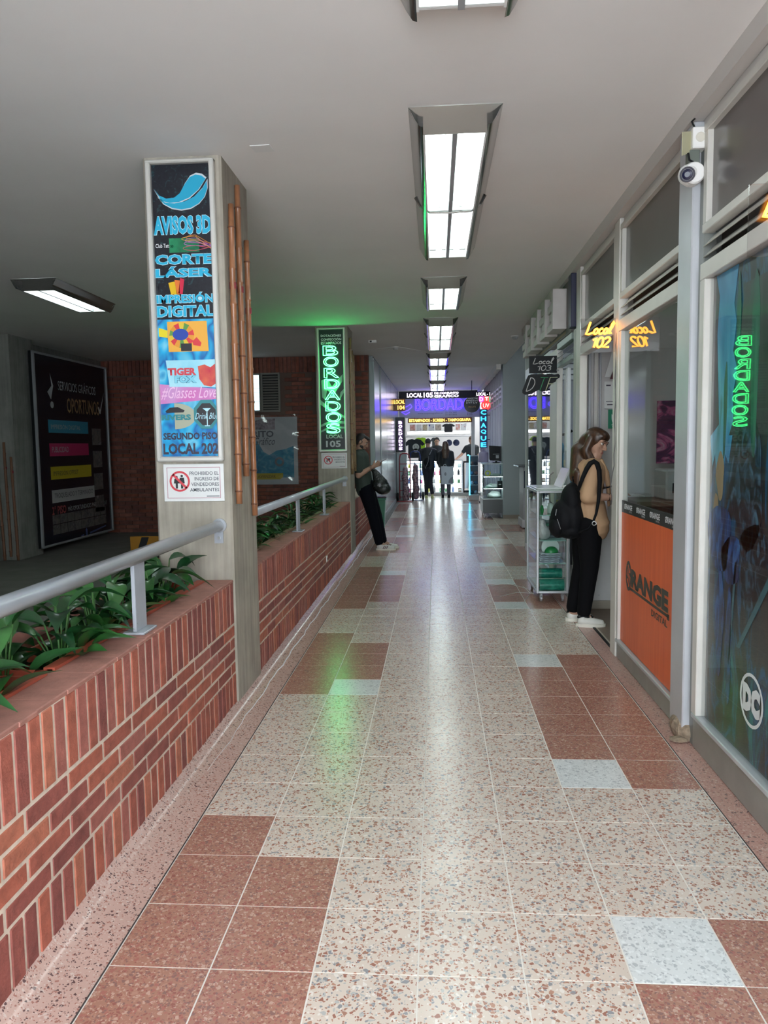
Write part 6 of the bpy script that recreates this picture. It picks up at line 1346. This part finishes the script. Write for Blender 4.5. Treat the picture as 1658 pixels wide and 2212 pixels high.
def fuse2(name, shapes, voxel, mat, parent, smooth=4, label=None):
    """like fuse, ellipsoids may carry a full basis"""
    pre = []
    for sh in shapes:
        if sh[0] == 'm':
            e = sh[3].to_euler('XYZ'); pre.append(('E', sh[1], sh[2], sh[3]))
        else: pre.append(sh)
    return fuse(name, pre, voxel, mat, parent, smooth, label)
def shoe(t, heel, toe, mat, sole, h=.085, w=.045, vox=.006, stripes=None, name='shoe'):
    heel, toe = Vector(heel), Vector(toe); d = (toe-heel).normalized(); L = (toe-heel).length; s = Vector((0, 0, 1)).cross(d)
    z = heel.z
    up_ = [('c', heel+d*.045+Vector((0, 0, .045)), heel+d*L*.5+Vector((0, 0, .042)), .040, .038), ('c', heel+d*L*.45+Vector((0, 0, .038)), toe-d*.035+Vector((0, 0, .030)), .040, .030, (1, 1)), ('c', heel+d*.05+Vector((0, 0, .05)), heel+d*.055+Vector((0, 0, h)), .038, .036)]
    o = fuse(name, up_, vox, mat, t, 3)
    mb = MB(); pts = []
    for k in range(20):
        a = 2*pi*k/20; x = math.cos(a); y = math.sin(a); pts.append((L/2+x*L*.51, y*w*(1.0+.12*x)))
    mb.prism(pts, heel-Vector((0, 0, 0)), d, s, (0, 0, 1), .026); lpart('sole', mb, sole, o)
    return o
CAP = lambda a, b, r0, r1, *fl: ('c', a, b, r0, r1)+((fl[0],) if fl else ())

# --- woman at the doorway counter, facing right (local +Y is the way she faces)
t = thing('person', (1.205, 6.24, 0), 'person with long brown hair, beige jacket and black trousers, leaning into the shop doorway', 'person')
t.rotation_euler.z = -pi/2
SKW = skin('skin warm', (.46, .27, .19))
hc = (-.005, .100, 1.490); fdir = (.42, .80, -.42)     # she looks down and half towards the walkway (+X local = nearest the camera)
HS, P, B = head_shapes(hc, (.66, .66, -.34), (.05, .35, 1), .98)
body = HS+[CAP((0, .075, 1.34), (0, .105, 1.43), .050, .050), CAP((0, .03, .93), (0, .02, 1.05), .135, .12, (1.05, .78)), CAP((0, .02, 1.05), (0, .05, 1.27), .12, .14, (1.05, .72)),
    CAP((.15, .045, 1.31), (-.15, .045, 1.31), .055, .055), CAP((.16, .045, 1.31), (.185, -.005, 1.07), .050, .040), CAP((.185, -.005, 1.07), (.145, .19, 1.06), .040, .026),
    CAP((-.16, .045, 1.31), (-.17, .06, 1.08), .050, .040), CAP((-.17, .06, 1.08), (-.06, .24, 1.09), .040, .026),
    CAP((.075, .02, .86), (.085, .03, .47), .088, .058), CAP((.085, .03, .47), (.09, -.015, .09), .056, .038), CAP((-.075, .02, .86), (-.085, .0, .47), .088, .058), CAP((-.085, .0, .47), (-.09, -.07, .09), .056, .038),
    CAP((.09, -.015, .08), (.09, .06, .05), .036, .028), CAP((-.09, -.07, .08), (-.09, .0, .05), .036, .028)]
hand(body, (.145, .19, 1.06), (-.15, 1, .08), (-.9, 0, -.3), 1, .55, .92)
hand(body, (-.06, .24, 1.09), (.25, 1, .0), (0, .1, -1), -1, .35, .92)
fuse2('body', body, .0065, SKW, t, 2)
face_details(t, P, B, .98, M('dark brow', (.05, .025, .015), .6), M('lip rose', (.36, .12, .10), .4))
HAIR = ramp_mat('brown hair', [(0, (.020, .009, .005)), (.5, (.045, .020, .010)), (1, (.10, .05, .024))], (60, 60, 5), .38, 3)
hair = [('E', P(0, -.030, .036), (.090, .098, .092), B), ('E', P(0, .012, .070), (.074, .072, .052), B)]
for q in (1, -1):
    hair += [CAP(P(q*.072, -.02, .03), P(q*.084, -.015, -.09), .036, .036), CAP(P(q*.080, -.03, -.08), (q*.095+.0, .075, 1.28), .040, .038), CAP((q*.095, .085, 1.28), (q*.075, .135, 1.13), .036, .018)]
hair += [CAP(P(0, -.085, 0), P(0, -.11, -.12), .070, .072), CAP(P(0, -.11, -.10), (0, -.045, 1.22), .085, .075), CAP((.05, -.05, 1.25), (.05, -.06, 1.12), .05, .03)]
fuse2('hair', hair, .008, HAIR, t, 12)
JK = M('beige jacket cloth', (.44, .275, .155), .75, bump=.35, bs=22)
jk = [CAP((0, .035, .84), (0, .03, 1.02), .155, .140, (1.08, .86)), CAP((0, .03, 1.02), (0, .05, 1.27), .142, .158, (1.12, .78)), CAP((.145, .045, 1.305), (-.145, .045, 1.305), .070, .070),
      CAP((.155, .045, 1.30), (.192, -.008, 1.065), .072, .062), CAP((.192, -.010, 1.07), (.182, .045, 1.06), .062, .050), CAP((-.155, .045, 1.30), (-.18, .06, 1.08), .068, .06), CAP((-.18, .06, 1.08), (-.13, .15, 1.08), .058, .05),
      CAP((.045, .04, .98), (.055, .09, .80), .145, .125, (1, .85)), CAP((-.05, .04, .98), (-.05, .09, .82), .14, .12, (1, .85)), CAP((.07, .10, .84), (.06, .12, .76), .12, .075, (1, .8))]
jo = fuse2('jacket', jk, .009, JK, t, 5)
mb = MB(); mb.tube([(.055, .12, 1.36), (.07, .165, 1.25), (.06, .185, 1.12), (.05, .19, .98)], [.018, .022, .018, .010], 8); lpart('lapel', mb, JK, jo, True)
mb = MB(); mb.cyl((.146, .10, .865), .012, .006, 12, 'X'); lpart('button', mb, M('brass button', (.5, .4, .25), .3, .8), jo, True)
lpart('cuff', MB().tube([(.178, .065, 1.058), (.174, .082, 1.058)], .050, 14), JK, jo, True)
fuse2('blouse', [CAP((0, .13, 1.28), (0, .155, 1.0), .05, .06, (1, .7)), CAP((0, .15, 1.0), (-.02, .16, .90), .06, .05, (1, .7))], .010, M('white blouse', (.60, .58, .60), .7), t, 2)
TRO = M('black trousers', (.004, .004, .005), .9, spec=.12)
fuse2('trousers', [CAP((0, .02, .95), (0, .03, .83), .125, .150, (1.05, .95)), CAP((.075, .03, .84), (.085, .035, .48), .115, .074), CAP((.085, .035, .48), (.09, -.01, .115), .073, .056), CAP((-.075, .02, .84), (-.085, .005, .48), .115, .074), CAP((-.085, .005, .48), (-.09, -.065, .115), .073, .056)], .009, TRO, t, 4)
SW = M('white shoe leather', (.62, .61, .56), .45); SL = M('off white sole', (.66, .64, .56), .6)
for q, y in ((.10, -.075), (-.10, -.125)):
    so = shoe(t, (q, y, .0), (q+.015, y+.235, .0), SW, SL, .075)
    lpart('collar', MB().tube([(q+.03*math.cos(a), y+.062+.045*math.sin(a), .082+.006*math.cos(a*2)) for a in [2*pi*k/16 for k in range(16)]], .009, 6, closed=True), BLK, so, True)
    lpart('bow', MB().ell((q-.012, y+.125, .083), (.014, .010, .008), 8, 6).ell((q+.016, y+.13, .082), (.014, .010, .008), 8, 6).ell((q, y+.128, .084), (.006, .006, .006), 8, 6), BLK, so, True)
lpart('bracelet', MB().tube([(.148+.027*math.cos(a), .168, 1.06+.027*math.sin(a)) for a in [2*pi*k/14 for k in range(14)]], .0035, 6, closed=True), BLK, t, True)
lpart('wristlet', MB().tube([(-.085+.027*math.cos(a), .222, 1.088+.027*math.sin(a)) for a in [2*pi*k/14 for k in range(14)]], .0035, 6, closed=True), BLK, t, True)
# phone and papers in her hands; backpack on her back
t2 = thing('phone', (1.43, 6.16, 1.10), 'dark phone held over papers by the woman in the beige jacket', 'phone')
part('phone_body', MB().prism([(0, 0), (.15, .035), (.15, .043), (0, .008)], (1.33, 6.10, 1.125), (1, 0, 0), (0, 0, 1), (0, 1, 0), .075), BLK_G, t2)
part('phone_screen', MB().prism([(.008, .0105), (.142, .0415), (.142, .0425), (.008, .0112)], (1.33, 6.105, 1.125), (1, 0, 0), (0, 0, 1), (0, 1, 0), .065), M('screen navy', (.01, .018, .045), .15), t2)
BPK = M('black nylon', (.004, .0045, .006), .75, bump=.25, bs=30, spec=.2)
t = thing('backpack', (1.05, 6.20, .72), 'bulky black backpack worn by the woman in the beige jacket', 'backpack')
fuse2('pack_body', [('e', (-.005, 0, .17), (.115, .15, .155)), ('e', (.045, 0, .30), (.085, .14, .15)), ('e', (-.055, .01, .12), (.075, .125, .12)), ('e', (.04, 0, .07), (.12, .13, .075)), ('e', (.055, 0, .18), (.10, .15, .18)), ('c', (.07, 0, .42), (.06, 0, .3), .05, .10, (1, 1))], .009, BPK, t, 4)
lpart('front_pocket', MB().ell((-.075, -.02, .10), (.06, .11, .085), 16, 10), BPK, t, True)
lpart('zip_pull', MB().tube([(-.09, -.125, .25), (-.10, -.13, .20)], .004, 5).tube([(-.085, -.13, .17), (-.06, -.14, .09)], .003, 5), M('grey cord', (.25, .26, .27), .5), t)
lpart('shoulder_strap', MB().tube([(.07, -.165, .40), (.10, -.185, .50), (.13, -.20, .575), (.155, -.205, .615), (.185, -.20, .630), (.21, -.195, .612), (.227, -.192, .56), (.232, -.195, .48), (.228, -.20, .40), (.220, -.205, .31), (.205, -.205, .22), (.185, -.20, .16), (.15, -.185, .10), (.08, -.13, .06)], [.013, .016, .019, .020, .020, .020, .019, .018, .016, .013, .010, .009, .009, .009], 10), BPK, t, True)
lpart('grab_loop', MB().tube([(.06, -.02, .46), (.05, -.02, .50), (.09, -.02, .51), (.10, -.02, .47)], .008, 6), BPK, t, True)
lpart('webbing', MB().tube([(.03, -.10, .03), (.025, -.12, -.08), (.03, -.12, -.20)], .010, 6), BPK, t, True)
lpart('strap_ring', MB().tube([(.185+.016*math.cos(a), -.232, .145+.016*math.sin(a)) for a in [2*pi*k/12 for k in range(12)]], .004, 5, closed=True), M('steel', (.5, .5, .5), .3, .8), t, True)

# --- man leaning on the low wall behind the far pillar, facing right, looking at his phone
t = thing('person', (-.86, 10.80, 0), 'person in dark green shirt and black trousers, leaning by the far pillar with a phone', 'person')
t.rotation_euler.z = -pi/2
SKM = skin('skin olive', (.40, .235, .165))
HS, P, B = head_shapes((.0, -.20, 1.545), (.10, .86, -.42), (0, .4, 1), 1.0)
body = HS+[CAP((0, -.245, 1.39), (0, -.215, 1.49), .058, .058), CAP((0, -.165, .93), (0, -.20, 1.12), .14, .14, (1.1, .72)), CAP((0, -.20, 1.12), (0, -.225, 1.33), .15, .155, (1.15, .70)), CAP((.17, -.23, 1.36), (-.17, -.23, 1.36), .06, .06),
    CAP((.185, -.23, 1.35), (.21, -.235, 1.08), .052, .043), CAP((.21, -.235, 1.08), (.13, -.045, 1.20), .043, .028), CAP((-.185, -.23, 1.35), (-.21, -.22, 1.08), .052, .043), CAP((-.21, -.22, 1.08), (-.09, -.03, 1.20), .043, .028),
    CAP((.08, -.15, .88), (.085, -.05, .48), .09, .062), CAP((.085, -.05, .48), (.09, .045, .10), .06, .042), CAP((-.08, -.15, .88), (-.085, -.02, .48), .09, .062), CAP((-.085, -.02, .48), (-.09, .08, .10), .06, .042), CAP((.09, .045, .09), (.09, .12, .06), .038, .032), CAP((-.09, .08, .09), (-.09, .15, .06), .038, .032)]
hand(body, (.13, -.045, 1.20), (-.35, 1, .42), (-.8, -.2, .4), 1, .6, 1.0)
hand(body, (-.09, -.03, 1.20), (.45, 1, .35), (.6, -.2, .5), -1, .5, 1.0)
fuse2('body', body, .0075, SKM, t, 2)
face_details(t, P, B, 1.0, M('black brow', (.02, .014, .012), .6), M('lip brown', (.28, .12, .10), .5))
HB = M('black hair', (.012, .010, .010), .55, bump=.5, bs=120)
fuse2('hair', [('E', P(0, -.034, .048), (.079, .084, .078), B), ('E', P(0, .034, .090), (.058, .054, .026), B), ('E', P(0, .066, .084), (.046, .026, .022), B), ('E', P(0, -.055, .0), (.066, .058, .060), B), ('E', P(.064, -.008, .012), (.012, .030, .034), B), ('E', P(-.064, -.008, .012), (.012, .030, .034), B)], .007, HB, t, 2)
fuse2('beard', [('E', P(0, .040, -.080), (.045, .040, .028), B), ('E', P(.050, .030, -.050), (.012, .034, .022), B), ('E', P(-.050, .030, -.050), (.012, .034, .022), B), ('E', P(0, .052, -.086), (.034, .028, .020), B), ('E', P(0, .082, -.042), (.022, .007, .005), B)], .006, HB, t, 1)
GS = M('dark green shirt', (.030, .045, .036), .8, bump=.3, bs=20)
fuse2('shirt', [CAP((0, -.165, .86), (0, -.20, 1.10), .160, .160, (1.12, .80)), CAP((0, -.20, 1.10), (0, -.225, 1.34), .162, .168, (1.15, .74)), CAP((.165, -.23, 1.355), (-.165, -.23, 1.355), .074, .074), CAP((.185, -.23, 1.34), (.205, -.235, 1.16), .070, .066), CAP((-.185, -.23, 1.34), (-.205, -.225, 1.16), .070, .066), CAP((0, -.235, 1.40), (0, -.225, 1.44), .066, .060)], .010, GS, t, 4)
fuse2('trousers', [CAP((0, -.15, .95), (0, -.14, .86), .130, .150, (1.1, .9)), CAP((.08, -.145, .87), (.085, -.05, .50), .115, .082), CAP((.085, -.05, .50), (.09, .035, .115), .082, .066), CAP((-.08, -.145, .87), (-.085, -.015, .50), .115, .082), CAP((-.085, -.015, .50), (-.09, .07, .115), .082, .066)], .010, M('navy black trousers', (.004, .0045, .008), .9, spec=.12), t, 4)
for q, y in ((.10, -.01), (-.10, .025)):
    so = shoe(t, (q, y, .0), (q+.01, y+.285, .0), M('white trainer', (.58, .58, .54), .5), SL, .08)
    for k in range(3): lpart('stripe', MB().prism([(0, 0), (.012, 0), (.036, .045), (.024, .045)], (q+.043, y+.095+.024*k, .022), (0, 1, 0), (0, 0, 1), (1, 0, 0), .006), M('dark stripe', (.10, .03, .04), .5), so)
for z in (-.012, .012): lpart('bracelet', MB().tube([(.142+.031*math.cos(a), -.072+z, 1.185+.031*math.sin(a)+z*.6) for a in [2*pi*k/14 for k in range(14)]], .004, 6, closed=True), BLK, t, True)
t2 = thing('phone', (-.76, 10.74, 1.26), 'black phone in the hands of the man by the far pillar', 'phone')
part('phone_body', MB().prism([(0, 0), (.14, .075), (.136, .083), (-.004, .008)], (-.83, 10.72, 1.235), (1, 0, 0), (0, 0, 1), (0, 1, 0), .075), BLK_G, t2)
part('phone_screen', MB().prism([(-.001, .0085), (.130, .079), (.129, .081), (-.002, .0105)], (-.83, 10.725, 1.2355), (1, 0, 0), (0, 0, 1), (0, 1, 0), .065), M('screen navy', (.01, .018, .045), .15), t2)
t = thing('plastic_bag', (-.80, 10.68, .80), 'bulging black plastic bag hanging from the wrist of the man by the far pillar', 'bag')
fuse2('bag_body', [('e', (.045, 0, .085), (.115, .095, .085)), ('e', (-.01, 0, .14), (.105, .085, .10)), ('c', (.01, 0, .16), (-.075, .0, .34), .108, .038, (1, .7)), ('c', (.05, 0, .12), (-.06, 0, .30), .09, .04, (1, .7)), ('e', (.08, .02, .07), (.07, .075, .065))], .009, M('shiny black film', (.014, .018, .018), .22, bump=.9, bs=38), t, 2)
lpart('bag_handle', MB().tube([(-.08, -.005, .32), (-.115, -.0, .39), (-.125, .03, .37), (-.09, .01, .30)], [.014, .008, .008, .012], 8), M('shiny black film', (.014, .018, .018), .22), t, True)

# --- far customers and shop staff
def far_person(loc, rz, label, hair_m, top_m, leg_m, shoe_m, skin_m, armL, armR, lean=0, hair_long=False, H=1.0, legs=((.09, 0), (-.09, 0)), jacket=True, bald=False, headf=(0, 1, -.2), skirt=False, below=True):
    t = thing('person', loc, label, 'person'); t.rotation_euler.z = rz; k = H
    V3 = lambda x, y, z: (x*k, (y+lean*z)*k, z*k)
    HS, P, B = head_shapes(V3(0, .03, 1.55), headf, (0, .1, 1), k)
    b = HS+[CAP(V3(0, 0, 1.38), V3(0, .01, 1.48), .055*k, .055*k), CAP(V3(0, 0, .92), V3(0, 0, 1.1), .135*k, .14*k, (1.1, .72)), CAP(V3(0, 0, 1.1), V3(0, 0, 1.32), .14*k, .15*k, (1.15, .7)), CAP(V3(.16, 0, 1.34), V3(-.16, 0, 1.34), .058*k, .058*k)]
    arms = []
    for q, (el, wr, hd, pn) in ((1, armR), (-1, armL)):
        arms.append((V3(q*.18, 0, 1.33), V3(*el), V3(*wr))); b += [CAP(V3(q*.18, 0, 1.33), V3(*el), .05*k, .042*k), CAP(V3(*el), V3(*wr), .042*k, .028*k)]; hand(b, V3(*wr), hd, pn, q, .5, k)
    lg = []
    for q, (kn, an) in zip((1, -1), legs):
        kx, ky = (kn, 0) if not isinstance(kn, tuple) else kn; ax, ay, az = an if isinstance(an, tuple) else (kx, an, .09)
        lg.append((V3(q*.08, 0, .87), V3(kx, ky, .48), V3(ax, ay, az))); b += [CAP(V3(q*.08, 0, .87), V3(kx, ky, .48), .09*k, .06*k), CAP(V3(kx, ky, .48), V3(ax, ay, az), .058*k, .04*k), CAP(V3(ax, ay, az), V3(ax, ay+.07, max(.05, az-.04)), .038*k, .03*k)]
    fuse2('body', b, .0095, skin_m, t, 1)
    face_details(t, P, B, k, M('black brow', (.02, .014, .012), .6), M('lip brown', (.28, .12, .10), .5))
    hr = [('E', P(0, -.025, .045), (.084, .092, .084), B)] if not bald else [('E', P(0, -.03, .045), (.078, .084, .076), B)]
    if hair_long: hr += [CAP(P(0, -.07, .02), P(0, -.12, -.16), .085, .095, (1.05, .6)), CAP(P(0, -.12, -.15), P(0, -.16, -.40), .10, .07, (1.2, .45))]
    fuse2('hair', hr, .011, hair_m, t, 2)
    tp = [CAP(V3(0, 0, .86), V3(0, 0, 1.08), .160*k, .158*k, (1.12, .8)), CAP(V3(0, 0, 1.08), V3(0, 0, 1.33), .16*k, .168*k, (1.15, .74)), CAP(V3(.155, 0, 1.335), V3(-.155, 0, 1.335), .072*k, .072*k)]
    for a, e, w in arms:
        a, e, w = Vector(a), Vector(e), Vector(w)
        if jacket: tp += [CAP(a, e, .068*k, .058*k), CAP(e, e.lerp(w, .92), .056*k, .042*k)]
        else: tp += [CAP(a, a.lerp(e, .65), .068*k, .062*k)]
    fuse2('jacket' if jacket else 'shirt', tp, .011, top_m, t, 4)
    lm = []
    for a, e, w in lg: a, e, w = Vector(a), Vector(e), Vector(w); lm += [CAP(a, e, .105*k, .074*k), CAP(e, e.lerp(w, .95), .072*k, .056*k)]
    fuse2('trousers', [CAP(V3(0, 0, .95), V3(0, 0, .85), .125*k, .140*k, (1.1, .9))]+lm, .011, leg_m, t, 3)
    for a, e, w in lg:
        w = Vector(w)
        if w.z < .2: shoe(t, (w.x, w.y-.07, 0), (w.x, w.y+.19, 0), shoe_m, shoe_m, .08, vox=.009)
        else:
            fuse('shoe', [CAP(w+Vector((0, -.02, .0)), w+Vector((0, .0, -.17)), .042, .040), CAP(w+Vector((0, .01, .02)), w+Vector((0, -.05, -.02)), .042, .042)], .009, shoe_m, t, 2)
    return t
BJ = M('black jacket', (.014, .016, .018), .6, bump=.3, bs=18)
far_person((-.22, 21.25, 0), 0, 'person in black jacket with backpack strap and lime shoes, back turned at the far shop', HB, BJ, M('black denim', (.010, .009, .016), .8), M('lime trainer', (.48, .52, .22), .5), SKM,
           ((-.22, .06, 1.08), (-.10, .28, 1.10), (.2, 1, 0), (0, 0, -1)), ((.22, .06, 1.08), (.10, .28, 1.10), (-.2, 1, 0), (0, 0, -1)), .03, legs=(((.05, .03), (.11, -.10, .13)), ((-.05, .0), (-.06, -.02, .09))))
far_person((.27, 21.3, 0), 0, 'person with long light brown hair and black jacket, back turned, holding a pale shopping bag', HAIR, BJ, M('grey print trousers', (.10, .10, .12), .8, var=.3, vs=30), BLK, SKW,
           ((-.22, .03, 1.07), (-.17, .16, .92), (.1, .6, -.8), (1, 0, 0)), ((.22, .02, 1.07), (.18, .05, .82), (0, .1, -1), (-1, 0, 0)), .02, True, .95)
t = thing('shopping_bag', (.30, 21.05, .30), 'pale clear shopping bag hanging behind the person with long hair', 'bag')
part('bag_body', MB().prism([(-.165, .0), (.165, -.01), (.175, .30), (.165, .50), (.06, .485), (-.10, .50), (-.175, .49), (-.16, .2)], (.31, 21.09, .40), (1, 0, 0), (0, 0, 1), (0, -1, 0), .05), M('milky bag', (.42, .45, .47), .3, bump=.6, bs=25), t)
part('bag_handle', MB().tube([(.20, 21.06, .88), (.22, 21.08, .94), (.27, 21.09, .95), (.29, 21.06, .88)], .008, 6).tube([(.34, 21.06, .88), (.38, 21.10, .86), (.43, 21.30, .80), (.46, 21.10, .84), (.44, 21.06, .88)], .008, 6), M('milky bag', (.42, .45, .47), .3), t)
flat('bag_print', [disc(-.05, .10+.18, .03, .05), [(.03, .02), (.16, .02), (.16, .20), (.10, .18), (.04, .10)]], (.31, 21.04, .40), NY, M('bag print', (.20, .20, .21), .5), t)
t = thing('sling_bag', (-.25, 21.12, 1.02), 'small black sling bag on the back of the person with lime shoes', 'bag')
fuse('sling_body', [('e', (0, 0, .0), (.09, .05, .13)), ('e', (.02, 0, -.08), (.07, .045, .07))], .010, BPK, t, 3)
lpart('sling_cord', MB().tube([(.05, -.04, .16), (.03, -.06, .0), (-.05, -.05, -.18)], .005, 5).tube([(.07, -.03, .20), (.14, .02, .34)], .010, 6), M('grey cord', (.25, .26, .27), .5), t)
far_person((.03, 22.85, .075), pi, 'person with tied dark hair and black top, facing the customers behind the glass counter', HB, M('black cotton', (.015, .02, .025), .8), TRO, BLK, SKW,
           ((-.20, .05, 1.05), (-.10, .20, 1.02), (.1, 1, 0), (0, 0, -1)), ((.20, .05, 1.05), (.10, .20, 1.02), (-.1, 1, 0), (0, 0, -1)), .0, False, .98)
far_person((1.10, 23.1, .075), math.radians(25), 'person in black printed t-shirt and pale jeans, reaching left inside the far shop', M('short brown hair', (.10, .055, .03), .7), M('black cotton', (.015, .02, .025), .8), M('pale denim', (.30, .40, .46), .8), SW, SKW,
           ((-.30, .08, 1.12), (-.42, .20, .98), (-.6, .7, -.3), (0, 0, -1)), ((.20, .04, 1.08), (.14, .2, 1.0), (-.1, 1, 0), (0, 0, -1)), .02, False, 1.0, jacket=False, bald=True, legs=(((.09, 0), 0), ((-.12, .03), (-.20, .0, .09))))
